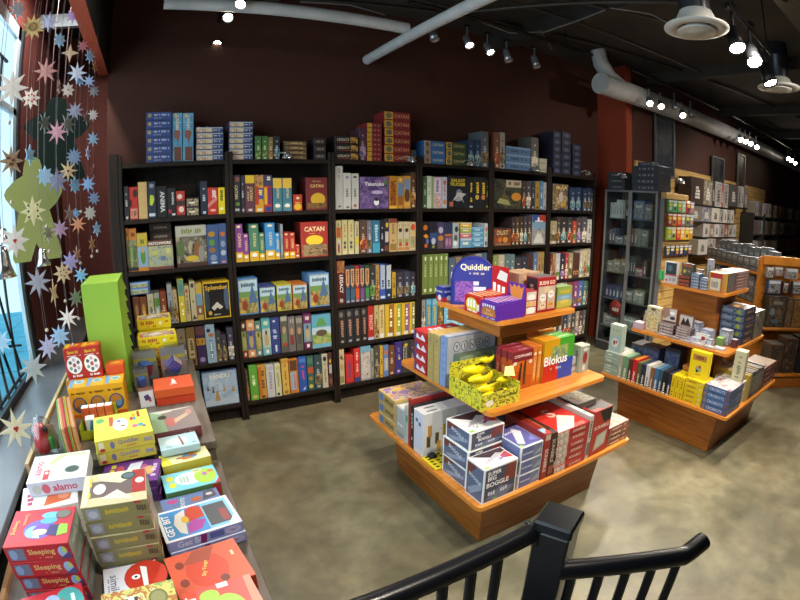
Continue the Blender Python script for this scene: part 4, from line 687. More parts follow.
# ------------------------------------------------------------------ the two tiered display stands
ZL, ZM, ZT = .418, .862, 1.297
def stand(cx, cy, label, hc):
    o = empty('display_stand', (cx, cy, 0)); tag(o, label, 'display stand', 'tiered orange wood display stands')
    def rr(h, ch):
        return [(-h+ch, -h), (h-ch, -h), (h-ch*.3, -h+ch*.3), (h, -h+ch), (h, h-ch), (h-ch, h), (-h+ch, h), (-h, h-ch), (-h, -h+ch), (-h+ch*.3, -h+ch*.3)]
    m = MB(); hb, ht = .50, .53
    vs = [(-hb, -hb, 0), (hb, -hb, 0), (hb, hb, 0), (-hb, hb, 0), (-ht, -ht, ZL-.03), (ht, -ht, ZL-.03), (ht, ht, ZL-.03), (-ht, ht, ZL-.03)]
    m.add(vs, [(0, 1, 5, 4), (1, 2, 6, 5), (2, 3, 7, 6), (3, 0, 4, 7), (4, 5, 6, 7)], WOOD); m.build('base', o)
    for z, h in ((ZL, .662), (ZM, .493), (ZT, .325)):
        m = MB(); m.prism(rr(h, .03), z-.026, z, EDGE, WOODH); m.build('shelf', o)
    for z0, z1, h in ((ZL, ZM-.026, .20), (ZM, ZT-.026, hc)):
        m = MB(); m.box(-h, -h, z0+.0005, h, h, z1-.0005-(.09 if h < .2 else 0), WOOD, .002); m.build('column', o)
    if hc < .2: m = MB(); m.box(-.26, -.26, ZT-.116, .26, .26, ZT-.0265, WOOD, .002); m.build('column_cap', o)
    return o
T1 = (1.971, 2.194); T2 = (4.190, 1.8545)
stand(*T1, 'tiered orange wood display stand holding yellow banana pouches and puzzle games', .11)
stand(*T2, 'tiered orange wood display stand holding yellow boxes and small card games', .225)
G1 = 'games on the stand with yellow pouches'; G2 = 'games on the stand with yellow boxes'
def fb(px0, px1, pyt, z0, yb, d, sp, label, group, name='game_box', cat='game box', pym=None, h=None, c=.002, rz=0.):
    """a box whose front (facing -y at y = yb) spans pixels px0..px1 with its top edge at pyt"""
    zt = aty((px0+px1)/2, pyt, yb).z
    hh = h if h else zt-z0
    pm = pym if pym is not None else pyt+10
    xa, xb = aty(px0, pm, yb).x, aty(px1, pm, yb).x
    return gbox(sp, xb-xa-.001, d, hh-.0006, ((xa+xb)/2, yb+d/2, z0+.0005), rz, label, group, name, cat, c)
def fstack(px0, px1, pyt, n, z0, yb, d, sp, look, where, group, pym=None, jit=.003):
    zt = aty((px0+px1)/2, pyt, yb).z; pm = pym if pym is not None else pyt+10
    xa, xb = aty(px0, pm, yb).x, aty(px1, pm, yb).x
    h = (zt-z0)/n-.0008
    return stackbox(sp, n, xb-xa-.002, d, h, ((xa+xb)/2, yb+d/2, z0+.0005), 0, where, look, group, jit, gap=.0008)
def lb(py0, py1, pxa, pxb, x0, w, z0, pyt, sp, label, group, **kw):
    """a box on an edge facing -x: its left side at x0 spans pixels pxa (far) .. pxb (near)"""
    ya, yb = atx(pxa, py0, x0).y, atx(pxb, py1, x0).y
    zt = atx(pxb, pyt, x0).z
    return gbox(sp, w, ya-yb-.002, zt-z0, (x0+w/2, (ya+yb)/2, z0+.0005), 0, label, group, **kw)
# ---- T1 lower shelf
x0 = T1[0]-.662+.025; y0 = T1[1]-.662+.02
BG = (('4a4f6a', '8a90a8', '6a3a3a', '5a6078'), 11, 3)
BOG = spec('dedede', [r(.04, .05, .96, .95, '45485c'), pg([(.5, .4), (.96, .5), (.96, .95), (.7, .95)], '7a3830'), pg([(.06, .1), (.5, .4), (.96, .28), (.7, .06)], '6c7288'), t('SUPER', .3, .84, .4, .12, 'eeeeee'), t('BIG', .24, .7, .3, .13, 'eeeeee'), t('BOGGLE', .42, .52, .66, .16, 'f4f4f4'), sc(.14, .2, .8, .34, 'c8ccd8', 9), r(.3, .07, .42, .11, '6ab04a')],
    T=[r(.03, .04, .97, .96, 'e6e6e8'), pg([(.04, .96), (.5, .5), (.96, .7), (.96, .96)], '3a2a34'), pg([(.3, .5), (.96, .2), (.96, .66)], 'b83a28'), pg([(.1, .3), (.7, .75), (.86, .6), (.3, .14)], 'a8a8b0'), t('BOGGLE', .42, .3, .6, .2, 'f4f4f4', 14), pg([(.55, .3), (.9, .52), (.94, .46), (.6, .24)], '7a5a9a'), e(.1, .08, .08, .05, '8ac04a')],
    L=[r(.05, .05, .95, .95, '5a6480'), pg([(.05, .95), (.6, .95), (.05, .5)], '6a3a38'), pg([(.1, .2), (.9, .6), (.9, .4), (.3, .08)], '8a94ac'), t('BOGGLE', .5, .6, .7, .2, 'c8d0dc', -14)])
BOGB = spec('dedee2', [r(.04, .06, .96, .94, '5a6490'), r(.55, .06, .96, .94, '707890'), t('BIG BOGGLE', .32, .5, .46, .5, 'e8e8f0'), pg([(.6, .2), (.9, .7), (.94, .3)], '9aa0b4')],
    T=[r(.03, .04, .97, .96, '5a5a98'), pg([(.1, .2), (.6, .8), (.8, .6), (.3, .1)], 'c8c8d0'), t('BOGGLE', .42, .68, .6, .22, 'ececf4', 10), pg([(.6, .2), (.95, .4), (.9, .1)], '7a7ac0'), e(.1, .08, .07, .05, '8ac04a')],
    L=[r(.05, .06, .95, .94, '6a74a0')])
ya = y0
def c1(px): return atz(px, 500, ZL)
# front single box on the corner
A_ = atz(481, 505, ZL); B_ = atz(513, 491, ZL)
xa = max(A_.x, x0-.005); wB = B_.x-xa
hB = aty(484, 471, y0).z-ZL
gbox(BOG, wB, .15, hB, (xa+wB/2, y0+.075, ZL+.0005), 0, 'tall grey and red word game box standing on the near corner of the stand', G1)
# stacks behind it
h2 = hB*.62
yS = y0+.155
wS = .245
p_ = stackbox(BOG, 2, wS, .235, h2*.86, (x0+wS/2+.026, yS+.13, ZL+.0005), 0, 'pile behind the corner box', 'grey red word game box with white edges', G1, .002)
gbox(BOG, .238, .22, hB*.50, (x0+wS/2+.028, yS+.125, p_), .02, 'wide grey and red word game box crowning the pile behind the corner', G1)
fstack(520.5, 541, 445.5, 3, ZL, y0+.005, .26, BOGB, 'purple blue word game box', 'pile beside the corner box', G1, 465)
# edge facing the window: puzzle box, dotted slab, thin games, tan stack
QU = spec('cfcfd2', [r(.02, .02, .98, .98, 'd4d4d6'), r(.62, .4, .98, .98, 'b4b6c4'), t('QUARTO', .62, .72, .5, .1, '7a7a84', 0, False, False), sc(.3, .58, .9, .6, '8a8a90', 12)] +
    [r(u, v, u+.07, v+.26, c) for u, v, c in ((.06, .22, '5a4a24'), (.22, .26, '5a4a24'), (.36, .42, 'c89a3a'), (.44, .06, '4a3a1c'), (.54, .34, 'b8863a'), (.62, .1, '4a3020'), (.08, .46, 'b8863a'), (.26, .06, 'd0a040'), (.52, .42, '4a3828'), (.72, .2, '3a2a20'))],
    L=[r(.1, .12, .9, .96, 'c4c8da'), r(.2, .74, .42, .82, '4a5270'), r(.5, .68, .72, .76, '4a5270')], T=[r(.1, .2, .3, .32, '6a6a6a'), r(.12, .62, .32, .74, '6a6a6a')])
yQ0 = atx(423, 457, x0).y; yQ1 = atx(413.6, 447, x0).y
hQ = zon(423, 415, (x0, yQ0)) - ZL
dQ = max(.10, yQ1-yQ0)
gbox(QU, .38, dQ, hQ, (x0+.19, yQ0+dQ/2, ZL+.0005), 0, 'big white box with brown and gold wooden pieces pictured on it', G1)
td_ = max(.06, (yQ0-.008-(yS+.25))/2); m = MB(); m.box(-.13, -td_, 0, .13, td_, .016, 'd8c21c', .004); slab_dots = []
for i in range(6):
    for j in range(5): slab_dots.append(e(.1+.16*i, .12+.19*j, .05, .055, '2c2a10', 12))
decals(m, 'T', .26, td_*2, .016, slab_dots); ps = atz(446, 464, ZL)
tag(m.build('puzzle_tray', None, (x0+.115, yQ0-.006-td_, ZL+.0005), 0), 'flat yellow puzzle tray with black holes lying before the white box', 'puzzle tray', G1)
m = MB()
for i in range(4): m.lathe([(0, .022), (.012, .018), (.016, .008), (.012, 0)], DARKMETAL, 10, Matrix.Translation((.022*(i % 2), .022*(i//2), 0)))
tag(m.build('puzzle_pieces', None, (x0+.03, yQ0-.05, ZL+.0190)), 'dark round puzzle pieces clipped together on the yellow tray', 'puzzle piece')
yb_ = yQ0+dQ+.004
for (th, hh, w, sp, lab) in ((.035, .30, .30, spec('24282c', [], L=[sc(.3, .2, .7, .85, 'b8b8b8', 7, 90)], T=[r(.05, .1, .95, .9, '2c3034')]), 'black upright box with grey spine lettering beside the big white box'),
        (.032, .335, .32, spec('9a2c2c', [], L=[r(.1, .5, .9, .95, '7a3a3a')], T=[r(.05, .1, .95, .9, (('b02a2a', '3a5aa8', 'c8a83a', 'b02a2a'), 14, 3))]), 'red upright box with colourful top behind the big white box'),
        (.05, .265, .30, spec('b4b8b0', [], L=[r(.15, .15, .5, .9, '9aa8a0'), e(.7, .7, .2, .1, '4a8a4a')], T=[r(.05, .1, .95, .9, 'c8ccc4')]), 'pale box with green mark near the tan pile'),
        (.105, .225, .28, spec('b8b8ba', [], L=[r(.06, .06, .94, .94, 'a4a6aa'), sc(.2, .4, .8, .52, 'ececec', 9), r(.06, .06, .94, .2, '8a8c90')], T=[r(.05, .1, .95, .9, 'd0cfc8'), sc(.2, .3, .8, .7, '9a4a4a', 6)]), 'white and silver box at the shelf edge before the tan pile')):
    gbox(sp, w, th-.003, hh, (x0+w/2, yb_+th/2, ZL+.0005), 0, lab, G1); yb_ += th
TANB = spec('c0a468', [], L=[r(.03, .08, .97, .92, 'a89060'), r(.06, .2, .3, .8, '5a78a8'), sc(.4, .3, .9, .7, '6a5428', 7)], T=[r(.04, .05, .96, .95, (('c8a860', '8a6ab0', 'd8c080', 'b85a3a', '6a8ab0'), 9, 4)), sc(.2, .62, .7, .82, 'e0b83a', 6)])
stackbox(TANB, 3, .34, .24, .082, (x0+.165, yb_+.125, ZL+.0005), 0, 'tan pile at the window-side corner', 'tan flat box with colourful top', G1, .004)
gbox(spec('2f3f8a', [], L=[sc(.1, .3, .9, .7, '9aa4d0', 8)], T=[r(.03, .05, .97, .95, (('2c3a90', '5a2a6a', '3a6ab0', '8a2a3a'), 8, 2)), sc(.2, .4, .8, .6, 'c8c8e0', 8)]), .26, .22, .12, (x0+.48, yb_+.11, ZL+.0005), 0, 'glossy dark blue box behind the tan pile under the middle shelf', G1)
gbox(spec('27304a', [], T=[r(.1, .1, .9, .9, '2c3a5a')]), .16, .095, .26, (x0+.50, 1.937, ZL+.0005), 0, 'navy box standing behind the big white box', G1)
# front edge from the purple pile to the far corner
def fx(px, py): return aty(px, py, y0).x
xs = fx(543, 455)
items = [(.052, .30, .34, spec('8e2a24', [t('SCRABBLE', .5, .42, .5, .7, 'd8c8b8', -90), r(.1, .86, .9, .98, 'b8a890')], T=[r(.04, .05, .96, .95, '7a2420'), r(.1, .06, .9, .2, '7ab0d0'), r(.5, .02, .96, .12, 'd02a2a')]), 'red upright box with blue patch on top edge'),
    (.052, .29, .34, spec('3a2620', [t('SCRABBLE', .5, .6, .5, .55, 'b8a898', -90), r(.1, .06, .9, .26, '8a4a34')], T=[r(.04, .05, .96, .95, '33221c'), r(.2, .2, .34, .8, 'c8622a')]), 'dark brown upright box beside the red flat pile')]
for w, hh, d, sp, lab in items:
    gbox(sp, w-.002, d, hh, (xs+w/2, y0+d/2, ZL+.0005), 0, lab, G1); xs += w+.001
SCR = spec('9c2a26', [r(0, 0, .34, 1, (('c8b8a8', '8a6a5a', 'd8d0c4', '7a3a34'), 30, 3)), t('SCRABBLE', .66, .5, .54, .4, 'd8b8a8')], L=[r(0, 0, 1, 1, '8a2622')], T=[r(.02, .02, .98, .98, 'c02c26'), pg([(.02, .02), (.5, .02), (.9, .3), (.6, .5)], 'd8ccbc'), t('SCRABBLE', .5, .3, .5, .22, 'e0d4c4', 90), t('S', .5, .62, .4, .3, 'd8ccbc')])
xe = fx(586.5, 445); wR = xe-xs
hR = (aty(575, 427, y0).z-ZL)
stackbox(SCR, 6, wR-.004, .36, hR/6-.001, (xs+wR/2, y0+.18, ZL+.0005), 0, 'red pile amid the near edge', 'red word game box', G1, .003)
xs = xe
gbox(spec('b8b4ae', [r(.1, .1, .9, .4, '6a6460'), sc(.2, .5, .8, .9, '5a5450', 6, 90)], T=[r(.04, .03, .96, .97, 'c8cccc'), t('SCRABBLE', .5, .6, .5, .7, '8a3a7a', -90), r(.2, .1, .8, .2, '7ab8b0')]), .034, .42, .30, (xs+.018, y0+.21, ZL+.0005), 0, 'white upright box with purple side lettering', G1); xs += .037
xr = fx(610, 428)
DEL = spec('a02e26', [t('SCRABBLE', .5, .62, .8, .13, 'e0c8b8'), pg([(.2, .1), (.8, .18), (.86, .5), (.3, .44)], 'a8a494'), pg([(.28, .16), (.74, .22), (.78, .45), (.36, .4)], 'b8b4a4'), pg([(.3, .98), (.98, .98), (.98, .72), (.6, .7)], '1c1a1c')], T=[r(.03, .03, .97, .97, '242226'), r(.0, .0, .4, .3, 'a83028')])
gbox(DEL, xr-xs-.006, .10, .315, ((xs+xr)/2, y0+.052, ZL+.0005), 0, 'large red and black upright box with pictured letter board', G1)
gbox(spec('6a6e78', [r(.1, .1, .9, .9, '8a8e98')], T=[r(.04, .04, .96, .96, (('8a92a0', 'b0b4bc', '5a5e66', 'c8ccd4'), 18, 3))]), .28, .28, .27, (2.47, 2.13, ZL+.0005), 0, 'grey shrink wrapped box behind the red upright box', G1)
gbox(spec('3c3e40', T=[r(.04, .04, .96, .96, (('3a3a3c', '8a8a84', 'a89c80', '2a2a2c'), 16, 3))]), .20, .19, .25, (xr+.02, 1.877, ZL+.0005), 0, 'charcoal box with mottled top near the far corner', G1)
FIN = spec('7a3a34', [r(.04, .1, .96, .9, (('7a3a30', 'a87a5a', '5a2a24', 'b89a7a'), 22, 2)), sc(.15, .3, .85, .7, 'd8c0a8', 6)], T=[r(.03, .03, .97, .97, (('a88a6a', '7a4a3a', 'c8b090', '5a4a44'), 14, 4))])
xq = T1[0]+.655
stackbox(FIN, 4, xq-xr-.012, .20, .034, ((xq+xr)/2+.002, y0+.105, ZL+.0005), 0, 'brown pile ending the near edge', 'brown red wood patterned box', G1, .003)
# ---- T1 middle shelf
mx0 = T1[0]-.493+.015; my0 = T1[1]-.493+.012
RDM = spec('b02a2c', [], L=[r(.04, .1, .96, .9, 'b02a30'), pg([(.1, .3), (.3, .75), (.5, .3), (.7, .8), (.9, .35), (.9, .2)], 'd8d8e4'), r(.04, .1, .2, .9, '34488a')], T=[r(.05, .05, .95, .95, 'b83038'), sc(.2, .3, .8, .7, 'd8d8e0', 5)])
GIP = lambda base, face, letters, lc, side: spec(base, [r(.02, .02, .98, .98, face)] + sum([[e(.2+.15*i, .78, .066, .10, lc[0]), e(.2+.15*i, .78, .055, .085, lc[1]), t(ch, .2+.15*i, .78, .07, .1, lc[2])] for i, ch in enumerate(letters)], []) + [sc(.4, .56, .7, .6, lc[0], 8)], L=[r(.06, .03, .94, .97, side), e(.5, .22, .2, .045, base), e(.5, .36, .2, .045, base), e(.5, .5, .2, .045, base), e(.5, .64, .2, .045, base), sc(.35, .76, .65, .9, '6a6a5a', 6, 90)], T=[r(.04, .1, .96, .9, (('c8a860', 'b8985a', 'd8c48a'), 10, 2)) if base != '6f86b0' else r(.04, .1, .96, .9, 'b4b6bc')])
yt_ = my0+.345
hG = .31
gW = .37
gbox(spec('5d6c58', [r(.02, .02, .98, .98, (('5a6a56', '72826c', '8a9a84', '4a5a48'), 5, 2))] + sum([[e(.36+.13*i, .8, .045, .08, '3a4638'), t(ch, .36+.13*i, .8, .06, .11, 'd8dccc')] for i, ch in enumerate('DVONN')], []), T=[r(.02, .1, .98, .9, '54624e')]), gW-.05, .055, .205, (mx0+.005+gW/2, yt_+.0275, ZM+.0005), 0, 'grey green box front row behind the yellow pouches', G1)
gbox(GIP('6f86b0', 'a8abb6', 'YINSH', ('3a3e48', 'b8bac4', '2a2c34'), '7a94c4'), gW, .06, hG, (mx0-.022+gW/2, yt_+.058+.03, ZM+.0005), 0, 'blue grey box with YINSH in circles', G1)
gbox(GIP('b09c6a', 'b8a470', '', ('3a3e48', 'b8bac4', '2a2c34'), 'a8935e'), gW, .06, hG*.98, (mx0-.026+gW/2, yt_+.12+.031, ZM+.0005), 0, 'tan box just behind the blue grey box', G1)
gbox(GIP('ae9a66', 'b8a470', '', ('3a3e48', 'b8bac4', '2a2c34'), 'a58f58'), gW, .06, hG*.98, (mx0-.030+gW/2, yt_+.182+.032, ZM+.0005), 0, 'tan box second behind the blue grey box', G1)
stackbox(RDM, 4, .30, .15, .068, (mx0+.13, yt_+.27+.08, ZM+.0005), 0, 'red pile behind the tan boxes', 'red and white dice game box', G1, .004)
# yellow pouch display
ban = empty('pouch_display', (0, 0, 0)); 
bA = Vector((mx0-.045, my0+.03, ZM+.0005)); bw, bd, bh = .27, .30, .092
ban.location = bA + Vector((bw/2, bd/2, 0)); tag(ban, 'yellow and black open counter display tray full of banana pouches', 'display tray', G1)
YB = A(('d8d020', 'c8c028', 'e0d84a', '2a2a10', 'd0c82a'), 26, 2)
m = MB()
m.box(-bw/2, -bd/2, 0, bw/2, bd/2, .004, YB)
m.prism([(-bw/2, -bd/2), (bw/2, -bd/2), (bw/2, -bd/2+.004), (-bw/2, -bd/2+.004)], .0045, bh, YB)
m.box(-bw/2, -bd/2+.0045, .0045, -bw/2+.004, bd/2-.0045, bh*1.25, YB); m.box(bw/2-.004, -bd/2+.0045, .0045, bw/2, bd/2-.0045, bh*1.25, YB)
m.box(-bw/2, bd/2-.004, .0045, bw/2, bd/2, bh*2.0, YB)
decals(m, 'F', bw, bd, bh, [t('BANANAGRAMS', .68, .62, .5, .3, '22220c'), e(.2, .4, .1, .2, 'e8e4d0'), sc(.45, .2, .9, .34, '22220c', 9)])
m.build('tray', ban)
def pouch(loc, rz, tilt, s=1., label=''):
    """a banana shaped zip pouch: bent, fat in the middle, tapering to the stalk"""
    m = MB(); pts, rad = [], []
    for i in range(11):
        u = i/10; a = (u-.5)*1.25
        pts.append((.17*math.sin(a)*s, .11*(1-math.cos(a))*s, .004*math.sin(u*9)*s)); rad.append(s*(.008+.024*math.sin(math.pi*min(1, u*1.04+.02))**.8) if i < 10 else .007*s)
    m.tube(pts, rad, A(('e8d818', 'e0cc10', 'f0e440', 'e8d818'), 7, 3, .3), 12)
    m.tube([pts[-1], (pts[-1][0]+.02*s, pts[-1][1]+.018*s, 0)], [.007*s, .005*s], M('3a3a14'), 8)
    for k in range(4):
        p = pts[4+k]; m.box(p[0]-.008*s, p[1]-.006*s, rad[4+k]+.001, p[0]+.008*s, p[1]+.006*s, rad[4+k]+.003, '2a2a10')
    o = m.build('banana_pouch', None, loc); o.rotation_euler = (tilt, 0, rz); return tag(o, label, 'pouch', 'yellow banana pouches in the counter display')
bx, by_ = ban.location.x, ban.location.y
for i, (dx, dy, z, rz, ti, s, lb_) in enumerate([(.0, .07, .150, .22, .35, 1.0, 'yellow banana pouch lying highest at the back of the tray'), (.0, .015, .112, .20, .35, 1.0, 'yellow banana pouch across the middle of the tray'), (.0, -.045, .076, .15, .3, 1.0, 'yellow banana pouch third from the back of the tray'), (.0, -.105, .05, .1, .3, .98, 'yellow banana pouch nearest the front of the tray'), (-.06, -.06, .150, .3, .3, .7, 'small yellow banana pouch at the window side of the heap'), (.07, -.09, .128, .3, .4, .65, 'pale yellow crumpled pouch at the near corner of the tray'), (.06, .05, .202, .2, .4, .62, 'yellow banana pouch on top near the dark card')]):
    pouch((bx+dx, by_+dy, ZM+z), rz, ti, s, lb_)
m = MB(); m.prism([(-.03, -.012), (.035, -.008), (.028, .05), (-.022, .04)], 0, .003, 'e8e078'); o = m.build('price_card', None, (bx+.07, by_-.12, ZM+.165)); o.rotation_euler = (.9, .15, -.35); tag(o, 'pale yellow card leaning in the corner of the pouch tray', 'card')
# codenames boxes and the four colour box
COD = lambda c1_, c2_: spec(c1_, [r(.0, .0, 1, 1, 'c8641e'), r(.0, .74, 1, 1, '7a1f2c'), pg([(0, 0), (1, 0), (1, .3), (0, .55)], 'b85218'), t('CODENAMES', .5, .87, .84, .09, 'e8d8c8'), e(.13, .7, .09, .05, 'd8d0c4'), e(.88, .68, .09, .05, 'd8d0c4'), pg([(.28, .1), (.36, .58), (.46, .6), (.44, .12)], '2a1a16'), pg([(.56, .1), (.54, .62), (.68, .64), (.68, .12)], '4a3a1c'), e(.42, .64, .05, .06, '2a1a16'), e(.62, .68, .05, .06, '3a2a18')],
    L=[r(.05, .02, .95, .98, c2_), t('CODENAMES', .5, .36, .5, .5, 'd8b098', -90), r(.05, .8, .95, .98, '7a2234')], T=[r(.02, .04, .98, .96, '8a2a3a'), sc(.3, .3, .8, .7, 'c89aa0', 6)])
yC = my0+.15
xk = aty(512, 370, yC).x
hC = aty(521, 351, yC).z-ZM
wC = aty(532, 370, yC).x - xk
gbox(COD('9a3020', 'a84a24'), wC, .045, hC, (xk+wC/2, yC+.0225, ZM+.0005), 0, 'red orange box front with two spy silhouettes', G1)
gbox(COD('a03024', 'b0502c'), wC, .045, hC*1.0, (xk-.004+wC/2, yC+.072, ZM+.0005), 0, 'red orange box second behind the spy silhouettes', G1)
gbox(COD('8a2a2c', '9a3430'), wC, .04, hC*1.02, (xk-.006+wC/2, yC+.12, ZM+.0005), 0, 'dark red box third behind the spy silhouettes', G1)
xo = xk+wC+.003
for k in range(2):
    gbox(spec('c8741c', [r(.05, .02, .95, .98, 'c8761e'), t('CODENAMES', .55, .45, .5, .55, 'e8c088', -90), e(.5, .82, .3, .04, 'e8d8b8'), r(.0, .0, 1, .1, 'b8601a')], T=[r(.03, .03, .97, .97, 'c86a2a')]), .036, .15, hC*1.02, (xo+.018, yC+.078, ZM+.0005), 0, ['orange upright box next to the spy silhouettes', 'orange upright box against the four colour box'][k], G1); xo += .039
wK = aty(571.5, 357, yC).x-xo; hK = aty(560, 338, yC).z-ZM
BLK = spec('3a7a2a', [r(0, .5, .5, 1, 'c8960e'), r(.5, .5, 1, 1, '3f9a28'), r(0, 0, .5, .5, 'b82418'), r(.5, 0, 1, .5, '2444a8'), r(.26, .5, .8, .84, (('6a8a6a', 'a8b83a', '4a6a7a', '8a9a94'), 20, 2)), t('Blokus', .42, .5, .76, .24, '101018'), t('Blokus', .41, .51, .76, .24, 'f4f4f4'), sc(.24, .26, .6, .34, 'b8c0d8', 8)], L=[r(0, 0, 1, 1, 'c8860e')], T=[r(0, .02, .5, .98, 'd08a1a'), r(.5, .02, 1, .98, '4aa432'), sc(.55, .3, .9, .6, 'd8e0c0', 5)])
gbox(BLK, wK, .075, hK, (xo+.004+wK/2, yC+.03, ZM+.0005), 0, 'square box in yellow green red and blue quarters', G1)
gbox(BLK, wK*.94, .07, hK*.97, (xo+.006+wK/2, yC+.108, ZM+.0005), 0, 'second four colour square box half hidden behind the first', G1)
gbox(spec('c87a1e', T=[r(.03, .03, .97, .97, 'd08a2a'), sc(.2, .3, .8, .6, 'e8c890', 5)]), .15, .12, hC*.98, (2.30, yC+.31, ZM+.0005), 0, 'orange box in the back row beside the column', G1)
fb(580.3, 588.5, 346, ZM, yC-.02, .075, spec('a8aca0', [r(.04, .04, .96, .96, '8a9488'), e(.5, .55, .26, .22, '8a3034'), r(.3, .08, .6, .28, 'c8c8c8'), e(.5, .86, .3, .06, 'c8c8b8')], L=[r(.1, .03, .9, .97, '9aa294'), sc(.3, .2, .7, .8, '5a6458', 6, 90)], T=[r(.08, .08, .92, .92, 'a8b098')]), 'small grey green upright card box with red hat figure', G1, rz=0, pym=362)
fb(570, 577.6, 357, ZM, yC+.02, .06, spec('aab0b4', [r(.1, .1, .9, .9, 'c0c4c6'), sc(.2, .3, .8, .6, '6a7478', 4)]), 'small silver card box beside the red hat card box', G1, pym=366)
fb(572, 580, 352, ZM, yC+.09, .06, spec('9aa2a8', [r(.1, .1, .9, .9, 'b0b4b8')]), 'small silver card box in the second row', G1, pym=362)
# ---- T1 top shelf
tx0 = T1[0]-.325+.012; ty0 = T1[1]-.325+.012
gb = lambda *a, **k: gbox(*a, **k)
QS = spec('2a3a94', [r(.03, .3, .97, .97, '26348a'), t('Quiddler', .5, .7, .8, .34, 'd8d4e8'), pg([(0, .04), (1, .04), (1, .26), (.6, .36), (0, .3)], 'b02830'), e(.5, .24, .2, .2, 'e0e0e0')], L=[r(.03, .3, .97, .97, '26348a'), t('Quiddler', .5, .68, .8, .36, 'd8d4c8'), pg([(0, .04), (1, .04), (1, .34), (.6, .22), (.4, .22), (0, .36)], 'b02830'), e(.5, .26, .22, .2, 'e0e0e0')], T=[r(.05, .05, .95, .95, '4a4f7a'), sc(.2, .2, .8, .8, '8a8eb0', 4)])
yq = atx(446, 300, tx0).y
gb(QS, .085, .085, .095, (tx0+.042, T1[1]+.325-.045, ZT+.0005), 0, 'small blue box with red ribbon at the far corner of the top shelf', G1)
# big blue arched display tin
qo = empty('arched_display', (tx0+.149, T1[1]+.122, ZT+.0005), math.radians(-38)); tag(qo, 'tall blue arched game display with a purple panel', 'display', G1)
arch = [(-.14, 0), (.14, 0), (.14, .16)] + [(.14*math.cos(a), .16+.14*math.sin(a)) for a in [math.pi*k/14 for k in range(1, 14)]] + [(-.14, .16)]
m = MB()
n = len(arch); fr = [(x, -.05, z) for x, z in arch]; bk = [(x, .05, z) for x, z in arch]
BLU = M('222c80', .3)
m.add(fr, [tuple(range(n))], BLU); m.add(bk, [tuple(reversed(range(n)))], BLU)
m.add(fr+bk, [(i, n+i, n+(i+1) % n, (i+1) % n) for i in range(n)], BLU); m.build('tin_body', qo)
m = MB(); decals(m, 'F', .28, .10, .30, [pg([(.5+.44*math.cos(a), .56+.40*math.sin(a)) for a in [math.pi*k/14 for k in range(15)]] + [(.06, .06), (.94, .06)], '2f3488'), r(.1, .06, .56, .5, (('6a3a8a', '8a5aa8', '5a3a94', '7a4a9a'), 12, 2)), t('Quiddler', .54, .79, .72, .15, 'e0d8b8'), sc(.4, .64, .74, .69, 'b8b0a0', 8), r(.5, .42, .62, .50, 'd8d8e8'), r(.5, .30, .78, .39, 'd8d8e8'), r(.44, .19, .86, .27, 'd0d0e4')]); m.build('printed_panel', qo)
# red card display and purple card display
def carddisplay(loc, rz, w, d, hb, hh, c, label, frontL, headF, packs, packcol, headtop=None, sideL=()):
    o = empty('card_display', loc, rz); tag(o, label, 'display', G1); C_ = M(c, .35)
    m = MB(); m.box(-w/2, -d/2, 0, w/2, d/2, .004, C_); m.box(-w/2, -d/2, .0045, w/2, -d/2+.004, hb, C_)
    for sx in (-1, 1):
        xA, xB = (-w/2, -w/2+.004) if sx < 0 else (w/2-.004, w/2)
        vs = [(x, y, z) for x in (xA, xB) for y, z in ((-d/2+.0045, .0045), (d/2-.0045, .0045), (d/2-.0045, hb*1.15), (-d/2+.0045, hb*.9))]
        m.add(vs, [(0, 1, 2, 3), (7, 6, 5, 4), (0, 4, 5, 1), (1, 5, 6, 2), (2, 6, 7, 3), (3, 7, 4, 0)], C_)
    decals(m, 'F', w, d, hb, frontL); decals(m, 'L', w, d, hb, list(sideL)); m.build('tray', o)
    m = MB()
    hp = [(-w/2, 0), (w/2, 0), (w/2, hh)] + (headtop or [(w/2, hh), (-w/2, hh)])[1:-1] + [(-w/2, hh)]
    vs = [(x, d/2-.004, z+.0045) for x, z in hp] + [(x, d/2, z+.0045) for x, z in hp]; k = len(hp)
    m.add(vs, [tuple(range(k)), tuple(reversed(range(k, 2*k)))] + [(i, k+i, k+(i+1) % k, (i+1) % k) for i in range(k)], C_)
    decals(m, 'F', w, -(d-.008), hh, []) ; m2 = MB(); decals(m2, 'F', w, .004, hh, headF, origin=(0, d/2-.002, .0045)); m.build('header_card', o); m2.build('header_print', o)
    for i in range(packs):
        m = MB(); m.box(-w/2+.008, -.0095, 0, w/2-.008, .0095, hb*1.02, packcol, .001); decals(m, 'T', w-.016, .019, hb*1.02, [r(.05, .15, .95, .85, 'd8a87a' if c != '5a2a98' else 'c89ab8')]); m.build('card_pack', o, (0, -d/2+.02+i*(d-.04)/max(1, packs-1), .005))
    return o
yr_ = ty0+.21
carddisplay((tx0+.092, ty0+.232, ZT+.0005), -math.pi/2, .15, .21, .10, .255, 'c01c20', 'red counter display of card packs with white cards on its header',
    [e(.45, .5, .36, .42, 'd8c030'), r(.2, .34, .32, .8, 'f0f0f0'), r(.38, .34, .5, .8, 'f0f0f0'), r(.56, .34, .68, .8, 'f0f0f0'), sc(.1, .06, .9, .2, 'f0e8e0', 9), r(.78, .2, .94, .6, 'e0d0c8')],
    [r(.08, .36, .26, .6, 'f4f4f4'), r(.36, .32, .54, .56, 'f4f4f4'), r(.64, .3, .82, .54, 'f4f4f4'), sc(.1, .16, .9, .26, 'f0e0e0', 10), pg([(.3, .7), (.9, .66), (.96, .86), (.5, .92)], 'e8e0e0')], 6, 'c8583a')
